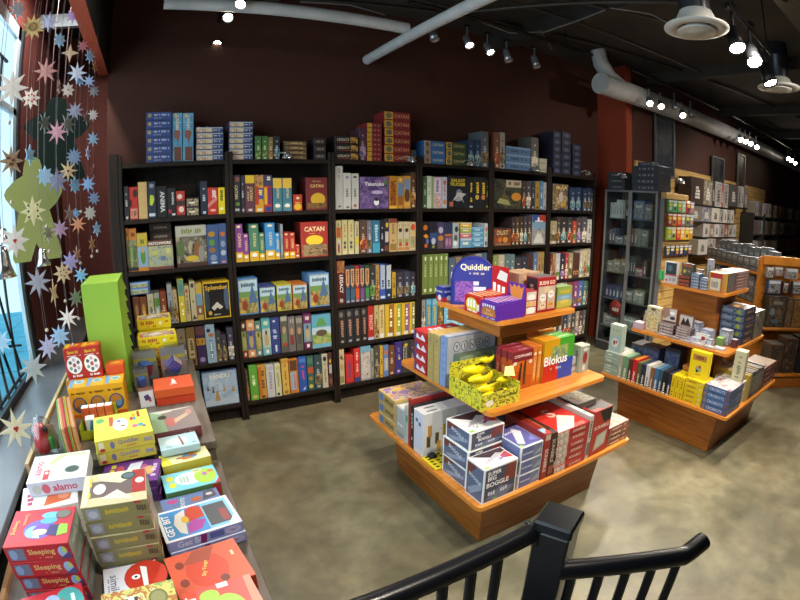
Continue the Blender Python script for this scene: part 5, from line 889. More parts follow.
carddisplay((tx0+.085, ty0+.075, ZT+.0005), -math.pi/2, .145, .21, .095, .18, '5a2a98', 'purple counter display of card packs with a crown header',
    [pg([(.06, .2), (.5, .12), (.94, .2), (.88, .6), (.5, .72), (.12, .6)], 'b06a34')] + [pg([(.12+.13*i, .62+.1*math.sin(math.pi*(i+.5)/6)), (.21+.13*i, .62+.1*math.sin(math.pi*(i+.5)/6)), (.2+.13*i, .86), (.13+.13*i, .86)], 'd8d4e0') for i in range(6)] + [t('FIVE', .5, .5, .3, .16, 'e0b080'), t('CROWNS', .5, .3, .56, .16, 'e0b080'), sc(.1, .04, .9, .12, 'c8b8e0', 9)],
    [pg([(.2, .45), (.8, .45), (.92, .95), (.76, .84), (.62, .98), (.5, .86), (.38, .98), (.24, .84), (.08, .95)], 'd8863a'), sc(.2, .2, .8, .32, 'b8a0d8', 8)], 7, '6a3aa8', None, [sc(.3, .15, .7, .3, 'e8c0d8', 6)])
SU = spec('9a2024', [r(.05, .04, .95, .96, 'b8aa98'), r(.05, .74, .95, .96, '9a2024'), t('SUSHI GO', .5, .84, .84, .13, 'f0dcc8')] + [e(u, v, .17, .11, c) for u, v, c in ((.3, .42, 'e0dcd4'), (.72, .5, 'e4e0d8'), (.3, .2, 'd8c0a0'), (.72, .2, 'c89a5a'), (.5, .64, 'd0b890'))] + [e(u, v, .03, .02, '2a2a2a', 8) for u, v in ((.25, .43), (.35, .43), (.67, .51), (.77, .51), (.25, .21), (.35, .21), (.67, .21), (.77, .21))] + [r(.05, .04, .95, .08, '9a2024'), r(.47, .08, .53, .56, '9a2024')], L=[r(.06, .03, .94, .97, '2c2426'), sc(.3, .2, .7, .8, 'a89088', 6, 90)], T=[r(.04, .04, .96, .96, '5a5456')])
ysu = ty0+.03
fb(537.5, 556, 277, ZT, ysu, .10, SU, 'red box front with four white smiling sushi faces', G1, pym=292)
fb(525.5, 536.5, 291, ZT, ysu-.01, .09, spec('a02428', [r(.06, .04, .94, .96, 'c8c0b4'), e(.5, .74, .36, .13, 'e4e0d8'), e(.3, .46, .2, .1, 'd8a85a'), e(.72, .46, .2, .1, 'd8a868'), e(.5, .2, .38, .14, 'e8e4dc'), r(.06, .32, .94, .36, 'a02428'), r(.06, .58, .94, .62, 'a02428')]), 'small red card box with white faces beside the purple display', G1, pym=304)
fb(519, 527.5, 273.5, ZT, ysu+.13, .14, spec('a8876e', [r(.04, .04, .96, .96, (('a8866c', 'b8967c', '9a785e'), 8, 2))], T=[r(.04, .04, .96, .96, (('b8987c', 'a8886c', 'c8a88c'), 20, 2))]), 'tan pink box behind the small red card box', G1, pym=284)
fb(528.5, 540, 272.5, ZT, ysu+.125, .16, spec('a8876e', [r(.04, .04, .96, .96, (('a8866c', 'b8967c', '9a785e'), 8, 3))], T=[r(.04, .04, .96, .96, (('b8987c', 'a8886c', 'c8a88c'), 20, 3))]), 'tan pink box behind the sushi faces box', G1, pym=284)
fb(556.8, 571.8, 286.5, ZT, ysu+.02, .07, spec('6a8a4a', [r(.03, .03, .97, .97, '7a9ab0'), r(.03, .03, .97, .36, 'a8a848'), e(.5, .3, .3, .1, 'c8b858'), r(.03, .62, .97, .97, '8aa050'), sc(.2, .66, .85, .86, 'c8a83a', 7), e(.5, .5, .3, .08, '8ab0c8')], T=[r(.03, .04, .97, .96, '8aa068')]), 'green box front with yellow castle field', G1, pym=298)
# ------------------------------------------------------------------ T2 contents
ux0 = T2[0]-.662+.02; uy0 = T2[1]-.662+.02
PG_ = spec('9fb0a4', [r(.04, .06, .96, .94, 'a8b8ac'), sc(.2, .3, .8, .7, '6a8a94', 8)], L=[r(.03, .08, .97, .92, '8ea49a'), sc(.1, .3, .5, .7, 'd0d8d0', 5)], T=[r(.04, .04, .96, .96, 'b0bab4'), e(.5, .5, .3, .3, 'a89c94')])
yP = atx(602, 372, ux0).y
def u2(px, py, y=None): return aty(px, py, uy0 if y is None else y).x
# the spine row along the edge facing the window (x = ux0), from the far end to the near corner
def row_left(px0, px1, py, pyt, h_, w, sp, label):
    ya, yb = atx(px0, py, ux0).y, atx(px1, py+2, ux0).y
    h = h_ if h_ else atx((px0+px1)/2, pyt, ux0).z-ZL
    th = max(.012, ya-yb-.0015)
    o = gbox(sp, th, w, h, (ux0+w/2+.004, (ya+yb)/2, ZL+.0005), -math.pi/2, label, G2)
    return o
ya, yb = atx(602.5, 372, ux0).y, atx(616, 378.5, ux0).y
stackbox(PG_, 4, .26, ya-yb-.004, .052, (ux0+.132, (ya+yb)/2, ZL+.0005), 0, 'pale green pile on the stand corner', 'pale green flat card box', G2, .004)
gbox(spec('a8b4a8', T=[r(.05, .05, .95, .95, 'b8c0b4')], L=[r(.04, .02, .96, .98, '9fb0a4'), r(.08, .05, .92, .6, '8fb0bc'), e(.5, .34, .28, .17, 'd0ccc4'), e(.42, .34, .07, .09, '2a2424'), e(.6, .38, .08, .06, 'b05a48'), sc(.2, .76, .8, .86, '8a9a84', 6)], F_=[r(.1, .03, .9, .97, '9ab0a0')]), .075, ya-yb-.03, .255, (ux0+.07, (ya+yb)/2+.004, ZL+.2135), .05, 'pale green and blue tin box standing upon the pale green pile', G2)
prev = 616
SPN = [(616.4, 620, 'a8a89a', .215, 'cream grey upright spine next to the pale green pile'), (620.3, 625.4, '6f9a78', .215, 'pale green upright spine'), (625.7, 629.2, '5a2c2c', .205, 'maroon upright spine beside the pale green spine'), (629.5, 633.8, 'c0252c', .215, 'bright red upright spine'), (634.1, 637.6, '56603a', .2, 'olive green upright spine'), (637.9, 642, '2a3250', .2, 'navy upright spine with white foot print'), (642.3, 646.4, 'd0d0d0', .205, 'plain white upright spine'), (646.7, 650, '8a5a3c', .195, 'brown upright spine with violet foot'), (650.3, 654.6, '3a6a94', .2, 'blue upright spine with yellow foot'), (654.9, 658, '34506a', .2, 'slate blue upright spine'), (658.3, 662.6, '1e1e26', .2, 'black upright spine with white lettering'), (662.9, 666.8, '24283a', .19, 'black upright spine with white badge')]
for i, (a, c_, col, h, lab) in enumerate(SPN):
    tcol = 'e0dcd0' if hue(col) not in ('white', 'cream') else '6a6a6a'
    row_left(a, c_, 378+ (a-616)*.55, 0, h, .20, spec(col, [sc(.25, .12, .75, .5, tcol, 5, 90), r(.1, .02, .9, .08, tcol)], T=[r(.05, .03, .95, .97, ['a8a490', '8ab090', '6a3a30', 'd8902a', '7a7a4a', '3a4262', 'd8d4cc', 'a8a49a', '5a86a8', '3a5a74', '2a2a30', '30344a'][i])]), lab)
YEL = spec('d8bc12', [sc(.2, .3, .7, .6, 'a8702a', 6), e(.85, .4, .06, .16, 'e8d890')], L=[r(.03, .06, .97, .94, 'd0b410'), sc(.15, .3, .6, .65, '8a4a24', 6), e(.85, .4, .07, .2, 'c8c08a')], T=[r(.04, .04, .96, .96, 'e0c818'), r(.12, .7, .88, .92, 'b8862a'), e(.5, .4, .1, .14, '4a7a4a')])
yA_, yB_ = atx(668.5, 396, ux0).y, atx(680.5, 403, ux0).y
wv = (yA_-yB_)/3
for k in range(3):
    gbox(spec('d8bc12', [r(.06, .04, .94, .96, 'd4b810'), sc(.3, .2, .7, .85, '9a6a20', 7, 90), e(.5, .12, .2, .04, '6a7a5a')], T=[r(.05, .04, .95, .96, 'e0c818')]), wv-.002, .18, .195, (ux0+.095, yA_-wv*(k+.5), ZL+.0005), -math.pi/2, f'bright yellow upright box, {["farthest from", "middle one before", "nearest to"][k]} the yellow pile', G2)
yC_, yD_ = atx(681, 403.5, ux0).y, atx(698.5, 412.5, ux0).y
zy = stackbox(YEL, 5, .19, yC_-yD_-.004, .041, (ux0+.098, (yC_+yD_)/2, ZL+.0005), 0, 'yellow pile on the stand edge', 'bright yellow flat card box', G2, .003)
o = gbox(spec('d8bc12', L=[r(.03, .03, .97, .97, 'dcc414'), r(.14, .66, .86, .88, 'b07a34'), sc(.2, .7, .8, .84, '6a3a20', 7), e(.5, .36, .16, .12, '8aa07a'), e(.56, .44, .07, .06, 'b83a2a'), e(.44, .28, .06, .06, '2a2a30'), sc(.3, .12, .7, .18, '8a7a20', 6)], T=[r(.1, .05, .9, .95, 'e0c818')]), .06, .175, .225, (ux0+.078, (yC_+yD_)/2+.012, zy+.0005), .04, 'bright yellow box standing upon the yellow pile', G2)
CB = spec('3f5a88', [r(.02, .06, .98, .94, '4a5a70'), sc(.6, .2, .95, .7, '8a7a74', 6)], L=[r(.02, .06, .98, .94, '3d5a8c'), t('CROBOTS', .5, .52, .62, .46, 'a8b4c8'), r(.02, .1, .14, .9, '7a6a64'), pg([(.84, .1), (.98, .1), (.98, .9), (.88, .9)], '6a4a4c')], T=[r(.02, .02, .98, .98, (('8a4a40', 'a89a98', 'b8b4b4', 'c8c8cc', '7a5a5c'), 8, 3))])
yE_ = uy0
stackbox(CB, 4, .30, yD_-.006-uy0, .052, (ux0+.152, (yD_-.006+uy0)/2, ZL+.0005), 0, 'blue pile on the stand corner', 'blue grey box with lettered side', G2, .003)
IV = spec('c0bc9c', [r(.04, .02, .96, .98, 'c4c0a2'), sc(.3, .15, .7, .85, '8a8a64', 12, 90)], L=[r(.04, .02, .96, .98, 'b8b494'), sc(.3, .15, .7, .85, '6a7050', 12, 90)], T=[r(.05, .05, .95, .95, 'd4d2ba')])
xI = ux0+.37
zc2 = stackbox(spec('c4c0a4', [r(.04, .1, .96, .9, 'b8b498')], T=[r(.03, .03, .97, .97, 'ccc8b0')]), 3, .13, .26, .065, (xI, uy0+.15, ZL+.0005), 0, 'cream pile beside the blue pile', 'cream flat game box', G2, .004)
gbox(IV, .10, .10, .265, (aty(741, 365, 1.285).x, uy0+.078, zc2+.0005), .12, 'tall ivory tower game box standing on the cream pile', G2)
xs = xI+.07
for w, h, col, lab in ((.035, .235, 'b8963a', 'tan yellow upright box on the near edge'), (.034, .24, '9a9a5a', 'khaki upright box on the near edge'), (.036, .245, '4a4640', 'dark olive upright box on the near edge'), (.036, .245, '3a3a3c', 'charcoal upright box on the near edge'), (.036, .24, '4a4a4a', 'grey upright box on the near edge'), (.036, .235, '5a5654', 'smoky grey upright box on the near edge'), (.034, .24, '6a6a68', 'light grey upright box seventh along the near edge'), (.036, .245, '3c3c40', 'blackish upright box eighth along the near edge'), (.035, .24, '7a7468', 'stone coloured upright box ninth along the near edge'), (.036, .235, '4a4a50', 'slate upright box tenth along the near edge'), (.036, .23, '545048', 'taupe upright box eleventh along the near edge'), (.036, .24, '3e3a38', 'sooty upright box twelfth along the near edge')):
    gbox(spec(col, [sc(.3, .2, .7, .85, 'b8b0a0', 6, 90)], T=[r(.05, .03, .95, .97, (('8a8a8c', 'b0b0b2', '5a5a60'), 14, 2) if col[0] in '345' else 'c8b08a')]), w-.002, .32, h, (xs+w/2, uy0+.165, ZL+.0005), 0, lab, G2); xs += w
stackbox(spec('5a3434', [r(.04, .1, .96, .9, '6a3c38'), sc(.2, .3, .8, .7, 'a88a80', 5)], T=[r(.04, .04, .96, .96, (('8a7a70', 'a89a8c', '6a5a54'), 14, 3))]), 4, T2[0]+.655-xs-.01, .26, .048, ((xs+T2[0]+.655)/2, uy0+.14, ZL+.0005), 0, 'brown pile beyond the grey spines', 'maroon brown flat box', G2, .004)
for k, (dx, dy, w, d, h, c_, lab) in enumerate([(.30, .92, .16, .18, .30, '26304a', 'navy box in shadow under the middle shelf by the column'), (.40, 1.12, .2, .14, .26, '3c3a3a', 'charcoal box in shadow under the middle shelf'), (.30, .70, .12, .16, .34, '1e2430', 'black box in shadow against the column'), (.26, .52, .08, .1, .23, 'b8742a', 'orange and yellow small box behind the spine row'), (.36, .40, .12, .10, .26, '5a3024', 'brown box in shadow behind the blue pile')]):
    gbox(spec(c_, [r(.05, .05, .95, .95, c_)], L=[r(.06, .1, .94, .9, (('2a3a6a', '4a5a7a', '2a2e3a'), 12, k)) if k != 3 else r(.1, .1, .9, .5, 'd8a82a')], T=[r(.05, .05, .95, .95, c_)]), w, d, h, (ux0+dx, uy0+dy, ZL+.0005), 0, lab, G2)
# middle shelf: small card games facing the window
vx0 = T2[0]-.493+.012; vy0 = T2[1]-.493+.012
CARD = (('8a7a80', 'c8c0c4', '5a4a50', 'e0dcdc', 'a84a4a'), 24, 3)
def lz(px, py, x=None): return atx(px, py, vx0 if x is None else x)
PINKG = spec('b09aa8', L=[r(.05, .1, .95, .9, 'b8a4b4')], T=[r(.05, .05, .95, .95, 'c4b4c0')])
q_ = lz(640, 331); gbox(PINKG, .10, .10, .06, (vx0+.055, T2[1]+.493-.07, ZM+.0005), 0, 'pink grey small box at the far window-side corner', G2)
TW = spec('b8b08a', F_=[r(.03, .02, .97, .98, (('b8ac78', '8a8474', 'd8d4bc', 'c8a830', '5a5a60'), 24, 2))], L=[r(.03, .02, .97, .98, (('b8ac78', '8a8474', 'd8d4bc', 'c8a830', '5a5a60'), 24, 2)), e(.5, .9, .2, .05, '3a4a44'), e(.3, .6, .1, .03, 'c8b020'), e(.6, .3, .1, .03, 'c8b020')], T=[r(.05, .05, .95, .95, 'c8c4a8')])
gbox(TW, .07, .135, .225, (vx0+.075, T2[1]+.493-.20, ZM+.0005), 0, 'tall box patterned with cartoon faces in yellow and grey', G2)
gbox(spec('8e8a86', L=[r(.05, .03, .95, .97, (('6a6a6a', 'b8b4b0', '4a4a50'), 26, 4))]), .06, .07, .16, (vx0+.15, T2[1]+.493-.10, ZM+.0005), 0, 'grey patterned box behind the tall face patterned box', G2)
DK3 = spec('5a4a4c', L=[r(.03, .1, .97, .9, (('5a4648', '8a787a', 'b8aeb0', '3a2e30'), 30, 3)), sc(.15, .35, .8, .65, 'd0c8c8', 8)], F_=[r(.03, .1, .97, .9, '4a3a3c')], T=[r(.04, .04, .96, .96, '8a7a7c')])
yy = T2[1]+.493-.275
z3 = stackbox(DK3, 4, .11, .15, .026, (vx0+.085, yy-.085, ZM+.0005), 0, 'dark pile by the face patterned box', 'grey brown small card box', G2, .003)
gbox(spec('8a5a4c', L=[r(.03, .03, .97, .97, 'c0bcb8'), pg([(.03, .2), (.5, .5), (.4, .97), (.03, .97)], '9a7a70'), e(.65, .7, .2, .12, 'e8ecf0'), e(.7, .36, .2, .12, '3a3a40'), r(.03, .03, .97, .14, '5a4444')], F_=[r(.1, .03, .9, .97, '7a2a2a')]), .03, .13, .13, (vx0+.09, yy-.082, z3+.0005), .1, 'white and brown card box standing on the first dark pile', G2)
z4 = stackbox(DK3, 5, .11, .15, .021, (vx0+.085, yy-.255, ZM+.0005), 0, 'dark pile nearer the viewer', 'grey striped small card box', G2, .003)
gbox(spec('6a5a5c', L=[r(.03, .05, .97, .95, 'c8c4c2'), pg([(.1, .1), (.3, .8), (.45, .4), (.6, .85), (.9, .1)], '2a2628'), sc(.2, .08, .8, .2, '8a4a4a', 6)], F_=[r(.1, .05, .9, .95, '6a5a5a')]), .03, .14, .10, (vx0+.09, yy-.25, z4+.0005), -.05, 'black and white card box standing on the second dark pile', G2)
gbox(spec('c0bcb8', L=[r(.03, .05, .97, .95, 'd8d6d2'), e(.6, .6, .16, .2, '9a2a2a'), e(.4, .4, .12, .2, '2a2a2c')], T=[r(.04, .04, .96, .96, 'c8c4c0')]), .035, .13, .085, (vx0+.10, yy-.42, ZM+.0005), 0, 'white card box with red and black mark', G2)
for k, (dx, dy, w, d, c_) in enumerate([(.03, -.02, .05, .09, 'b0a49c'), (.028, -.15, .05, .10, '8e8280'), (.03, -.27, .05, .10, 'a89ca0'), (.03, -.385, .055, .11, 'b4a8a8'), (.03, -.50, .055, .10, '9c928e')]):
    gbox(spec(c_, T=[r(.04, .04, .96, .96, (('8a7c7c', 'c8c0c0', '5a4e50', 'd8d0cc'), 26, k)), sc(.2, .3, .8, .7, 'e0dcd8', 6)]), w, d, .018, (vx0+dx, yy+dy-.03, ZM+.0005), .05*(k-2), f'thin flat card pack lying on the shelf edge, {ORD[k+1]} from the far end', G2)
BLS = (('2a3a5a', '6a7a94', 'a8b0bc', '3a4a3a', '8a94a8'), 22, 2)
BB = spec('2f3a54', L=[r(.03, .08, .97, .92, (('26344e', '3a4c6a', '6a7a90', '2a3040'), 18, 3)), e(.75, .5, .1, .3, '8a9a30'), sc(.1, .3, .5, .7, '8a94a8', 6)], F_=[r(.03, .08, .97, .92, '4a3c3a'), sc(.2, .3, .8, .7, '8a7c78', 6)], T=[r(.03, .03, .97, .97, '4e4240'), e(.3, .5, .15, .12, 'c89a3a'), pg([(.4, .2), (.9, .4), (.9, .6), (.5, .7)], '6a5650')])
fxr = T2[0]+.493
stackbox(BB, 5, .28, .235, .062, (4.205, 1.502, ZM+.0005), 0, 'tall navy pile by the column', 'navy game box with lime badge', G2, .004)
gbox(spec('5a544c', [r(.03, .03, .97, .97, (('5a544a', '7a7264', '3c3a34', '8a8270'), 9, 4)), r(.03, .86, .3, .97, 'a8a08c')], L=[r(.03, .03, .97, .97, '4a4640'), r(.2, .1, .8, .3, 'a8b830')], T=[r(.04, .04, .96, .96, '7a6e68')]), .29, .19, .25, (4.505, 1.475, ZM+.0005), 0, 'grey brown upright box on the near edge of the middle shelf', G2)
for k, (dx, dy, w, d, h, c_, lab) in enumerate([(.24, .13, .09, .10, .13, '6a6a80', 'grey violet small box beside the navy pile'), (.13, .38, .10, .10, .16, '5a6078', 'slate small box in front of the column'), (.13, .26, .10, .10, .12, '7a84a8', 'blue white small box with silver print'), (.19, .29, .05, .07, .07, '8a90a8', 'low blue white box'), (.14, .14, .07, .06, .075, '6a8a4a', 'small lime green tin near the corner of the shelf'), (.06, .20, .06, .06, .06, '4a3a3a', 'small dark tin near the corner of the shelf'), (.225, .035, .06, .05, .07, '5a3038', 'small maroon tin on the near edge'), (.05, .10, .08, .10, .015, 'a89c98', 'thin pale card pack flat at the corner of the shelf'), (.035, .34, .07, .12, .05, 'a8a4ac', 'flat silver card box near the corner'), (.14, .50, .08, .10, .12, '70748c', 'grey blue card box leaning by the column')]):
    gbox(spec(c_, [r(.05, .08, .95, .92, (('2a3a5a', '8a90a4', 'c0c4d0', '4a4a5a'), 26, k) if k not in (4, 6) else c_)], L=[r(.05, .08, .95, .92, (('3a4464', '9aa0b4', 'c8ccd8', '5a5a6a'), 26, k+2) if k not in (4, 6) else c_)], T=[r(.05, .05, .95, .95, (('8a90a8', 'c8ccd8', '5a6284'), 22, k) if k != 4 else '9ab86a')]), w, d, h, (vx0+dx+.03, vy0+dy, ZM+.0005), .04*(k % 3-1), lab, G2)
# top shelf
wx0 = T2[0]-.325+.012; wy0 = T2[1]-.325+.012; yF2 = T2[1]+.325
gbox(spec('b8b4b4', L=[r(.03, .02, .97, .98, 'c0bcc0'), r(.1, .42, .9, .95, '2a3a42'), e(.4, .7, .2, .14, '4a6a7a'), r(.03, .36, .97, .42, 'b04a5a'), e(.2, .14, .08, .05, 'c02a4a'), sc(.4, .1, .9, .3, '8a8a94', 6)], T=[r(.1, .1, .9, .9, 'd0ccd0')]), .03, .135, .195, (wx0+.03, yF2-.095, ZT+.0005), 0, 'white framed game box with dark picture on top of the stand', G2)
RS = spec('4a3a30', L=[r(.02, .1, .98, .9, '3e3a30'), r(.06, .25, .94, .75, 'b04a34'), sc(.12, .4, .88, .6, '3a1a14', 8)], F_=[r(.05, .1, .95, .9, '4a4236')], T=[r(.03, .03, .97, .97, '4a463c')])
zr = stackbox(RS, 3, .11, .115, .031, (wx0+.07, yF2-.235, ZT+.0005), 0, 'red striped pile atop the stand', 'dark box with red striped side', G2, .003)
gbox(spec('4a4844', L=[r(.03, .03, .97, .97, '54524c'), r(.2, .72, .9, .9, 'b0523a'), e(.3, .3, .12, .16, 'c8b030'), sc(.4, .2, .8, .5, '8a8678', 5)], F_=[r(.1, .05, .9, .95, '2c2a28')]), .05, .13, .10, (wx0+.08, yF2-.24, zr+.0005), -.15, 'dark box with red label standing on the red striped pile', G2)
TIN = spec('44526a', L=[r(.03, .1, .97, .9, (('3a4a66', '6a7a94', 'a8b4c4', '2c3a52'), 34, 2)), sc(.1, .3, .9, .6, 'b8c4d4', 7)], F_=[r(.05, .1, .95, .9, '3a4a66')], T=[r(.04, .04, .96, .96, '6a7a90')])
for k, y_ in enumerate((yF2-.345, yF2-.435)):
    stackbox(TIN, 5 - k, .10, .084, .0245, (wx0+.06, y_, ZT+.0005), 0, ('first' if k == 0 else 'second') + ' blue pile past the red stripes', 'slim blue silver card tin', G2, .002)
gbox(spec('9a98a0', L=[r(.06, .03, .94, .97, 'a4a2aa'), sc(.3, .2, .7, .8, '6a6878', 8, 90)], F_=[r(.1, .1, .9, .9, '8a8894')], T=[r(.1, .1, .9, .9, 'd8d8dc')]), .06, .05, .25, (wx0+.21, yF2-.40, ZT+.0005), 0, 'tall slim grey box behind the blue tin piles', G2)
gbox(spec('7a6a5a', L=[r(.05, .05, .95, .95, '8a7c6a'), r(.1, .5, .5, .9, 'c8c0b4')]), .07, .06, .15, (wx0+.19, yF2-.31, ZT+.0005), .2, 'brown and white box behind the blue tin piles', G2)
gbox(spec('b8863a', L=[r(.02, .02, .98, .98, 'b8863c'), r(.12, .72, .8, .97, 'a82a24'), r(.14, .12, .74, .72, 'cfc8b8'), sc(.2, .2, .7, .6, '8a8474', 6), r(.8, .02, .86, .98, 'a8402a')], F_=[r(.05, .04, .95, .96, 'c09a48'), r(.3, .04, .38, .96, '8a6a2a'), r(.62, .04, .7, .96, '8a6a2a')], T=[r(.04, .04, .96, .96, 'd8c48a')]), .07, .155, .165, (wx0+.045, wy0+.085, ZT+.0005), 0, 'wooden looking box with red and white label at the near corner', G2)
xs = wx0+.088
for w, c_, lab in ((.05, '4a4848', 'charcoal upright box beside the wooden looking box'), (.055, '54504c', 'grey brown upright box beside the wooden looking box'), (.06, '5a4444', 'dusky upright box before the red striped pile end')):
    gbox(spec(c_, [r(.06, .04, .94, .96, (('4a4848', '6a6664', '3a3838'), 14, 3))]), w-.003, .20, .165, (xs+w/2, wy0+.105, ZT+.0005), 0, lab, G2); xs += w
stackbox(spec('6a3434', [r(.04, .12, .96, .88, (('7a3a38', '8a7a78', '5a2a2c'), 40, 3)), sc(.15, .3, .85, .7, 'b8a8a4', 6)], T=[r(.05, .05, .95, .95, '7a6a68')]), 6, T2[0]+.318-xs-.006, .18, .027, ((xs+T2[0]+.318)/2, wy0+.095, ZT+.0005), 0, 'red pile ending the top shelf', 'red and grey slim card box', G2, .002)
for k, (dx, dy) in enumerate(((.03, .02), (.13, .05), (.21, .12))):
    gbox(spec('c8a468', L=[r(.04, .04, .96, .96, (('c89a54', 'd8b880', 'a87a3a'), 30, k))], T=[r(.05, .05, .95, .95, 'd0b078')]), .06, .07, .10, (T2[0]-.27, T2[1]+.44-.085*k, ZM+.0005), 0, f'tan wooden toned small box in the back row, {ORD[k+1]} from the far corner', G2)
# ------------------------------------------------------------------ display tables by the window
ZN, ZFAR = .68, .80
def table(name, x0, x1, y0, y1, zt, label):
    o = empty(name, ((x0+x1)/2, (y0+y1)/2, 0)); tag(o, label, 'display table'); w, d = x1-x0, y1-y0
    m = MB(); m.box(-w/2, -d/2, zt-.045, w/2, d/2, zt, TABLEWOOD, .003); m.build('table_top', o)
    m = MB(); m.box(-w/2+.01, -d/2+.01, zt-.115, w/2-.01, d/2-.01, zt-.0455, TABLEWOOD); m.build('apron', o)
    for sx in (-1, 1):
        for sy in (-1, 1):
            m = MB(); m.box(sx*(w/2-.08)-.03, sy*(d/2-.08)-.03, 0, sx*(w/2-.08)+.03, sy*(d/2-.08)+.03, zt-.1155, TABLEWOOD); m.build('leg', o)
    m = MB(); m.box(-w/2-.022, -d/2, zt-.05, -w/2-.001, d/2, zt+.02, PINE); m.build('back_board', o)
    return o
table('display_table', -.815, .16, .30, 2.17, ZN, 'low dark wooden table heaped with small games beside the window ledge')
table('display_table', -.815, .155, 2.176, 3.55, ZFAR, 'higher dark wooden table with green cardboard shelf and puzzle blister packs')
GT = 'children games heaped on the window tables'
def qbox(sp, zt, hh, fl, fr, bl, label, n=1, look=None, where='', name='family_game', depth=None, fwd=False, c=.002, jit=.004, parts=None):
    """a flat box whose top face has its corners at these pixels: front-left, front-right, back-left"""
    Aa, Bb = atz(*fl, zt), atz(*fr, zt)
    u = Bb-Aa; w = u.length; u.normalize(); v = Vector((-u.y, u.x, 0))
    if fwd: d = depth; ctr = (Aa+Bb)/2 - v*d/2
    else:
        d = depth or max(.05, (atz(*bl, zt)-Aa).dot(v)); ctr = (Aa+Bb)/2 + v*d/2
    rz = math.atan2(u.y, u.x)
    z0 = zt-hh*n
    if n == 1: return gbox(sp, w, d, hh-.001, (ctr.x, ctr.y, z0+.0005), rz, label, GT, name, 'game box', c)
    stackbox(sp, n, w, d, hh-.001, (ctr.x, ctr.y, z0+.0005), rz, where, look, GT, jit, name)
# sleeping queens style red boxes
RSQ = spec('b0262c', [r(.02, .06, .98, .94, 'a8242c'), r(.05, .14, .3, .86, '6a6a80'), e(.12, .5, .06, .3, '7a90b4'), t('Sleeping', .56, .56, .46, .44, 'd0a468'), sc(.5, .16, .7, .28, 'c0884a', 7), e(.88, .5, .07, .34, '8aa0c8'), e(.91, .6, .03, .2, 'a8b84a'), pg([(.8, .06), (.98, .06), (.98, .5)], '4a3a6a')],
    T=[r(.0, .0, 1, 1, 'b42a38'), r(.02, .02, .98, .12, 'c82a28'), e(.5, .42, .25, .26, '6a5ab0'), e(.42, .36, .14, .16, '8ab0d8'), e(.56, .4, .16, .16, '7a4aa8'), e(.52, .34, .12, .08, 'e0c8a0'), pg([(.42, .2), (.54, .18), (.5, .32)], 'e8e8ec'), e(.64, .8, .16, .09, '6ab0d8'), e(.62, .64, .14, .09, '5aa0c8'), e(.83, .8, .12, .12, '5a5650'), e(.83, .8, .10, .10, '6e6a60'), pg([(.8, .2), (.96, .26), (.94, .5), (.82, .52), (.78, .36)], '8ab83a'), pg([(.62, .26), (.8, .2), (.8, .5), (.66, .52)], '3a2f6a'), t('Sleeping', .10, .5, .1, .86, 'd8a05a', -90), t('Queens', .24, .72, .08, .44, 'd0905a', -90)], R=[r(.03, .06, .97, .94, '8a9a94'), sc(.2, .3, .8, .7, 'b8c0bc', 6)])
qbox(RSQ, .95, .0675, (2, 547), (67, 542), (13, 511), None, 4, 'red game box with gold script', 'red pile beside the window ledge')
MIL = spec('8a8456', [r(.02, .05, .98, .95, '7e7a52'), r(.06, .15, .26, .88, '8a8c9a'), sc(.27, .4, .7, .72, 'b8a438', 12), e(.16, .5, .07, .25, 'a8aab8'), sc(.74, .3, .96, .75, '4a4438', 6), r(.8, .86, .9, 1, 'a82a3a')],
    T=[r(.0, .0, 1, 1, 'c0b490'), r(.12, .25, .98, .75, '6a5a58'), pg([(.3, .75), (.6, .62), (.9, .85), (.8, 1), (.2, 1)], 'd0d0a8'), e(.27, .5, .1, .16, 'd8d4d0'), pg([(.3, .2), (.55, .42), (.8, .1)], 'd8c8b8'), r(.78, .25, .99, .98, 'a03030'), e(.9, .62, .07, .09, 'e0d4c0'), e(.72, .82, .12, .12, '3a4450'), e(.72, .82, .09, .09, '5a6a70'), sc(.04, .1, .16, .9, 'd8c030', 5, 90), r(.02, .02, .1, .98, 'd0c4a8')], R=[r(.03, .1, .97, .9, 'a8a488'), r(.1, .1, .3, .9, 'b8502a')])
qbox(MIL, 1.0, .064, (80, 509), (147, 499.3), (82, 477), None, 5, 'olive grey game box with gold title', 'olive pile amid the low table')
ALA = spec('c8ccd8', [r(.02, .05, .98, .95, 'bcc0d4'), e(.15, .5, .08, .34, 'a8aca8'), e(.3, .5, .07, .34, 'b85a6a'), t('alamo', .62, .52, .44, .5, 'b03a58'), r(.02, .05, .98, .1, 'a8acc0')],
    T=[r(.0, .0, 1, 1, 'd8d6d2'), t('alamo', .14, .5, .14, .8, 'b83a5c', 90), r(.26, .06, .36, .4, 'b83a40'), e(.31, .3, .03, .05, 'e8e0c0'), e(.7, .5, .27, .28, 'e0dfd4'), pg([(.36, .55), (.6, .9), (.95, .82), (.95, .92), (.5, .98), (.3, .7)], 'b8bc90'), e(.74, .34, .13, .13, '6a7a70'), e(.74, .34, .10, .10, '4a5450')])
qbox(ALA, .90, .07, (26, 484), (86, 476), (28, 458), 'white game box with pink lettering and green round seal')
qbox(spec('d0ccc8', T=[r(.02, .02, .98, .98, 'dcdcd6'), pg([(.4, .1), (.86, .2), (.92, .6), (.5, .7)], 'c8623a'), e(.75, .4, .1, .14, 'd88a6a'), sc(.08, .2, .24, .7, 'a82a5a', 3, 90), pg([(.8, .5), (.98, .6), (.98, .98), (.84, .9)], '9ac0bc'), pg([(.3, .6), (.4, .98), (.46, .6)], 'a0c4bc')]), .83, .075, (20, 513), (78, 502), (24, 488), 'white game box with orange fox tucked behind the red pile', 2, 'white game box with orange fox', 'white pile behind the red pile') 
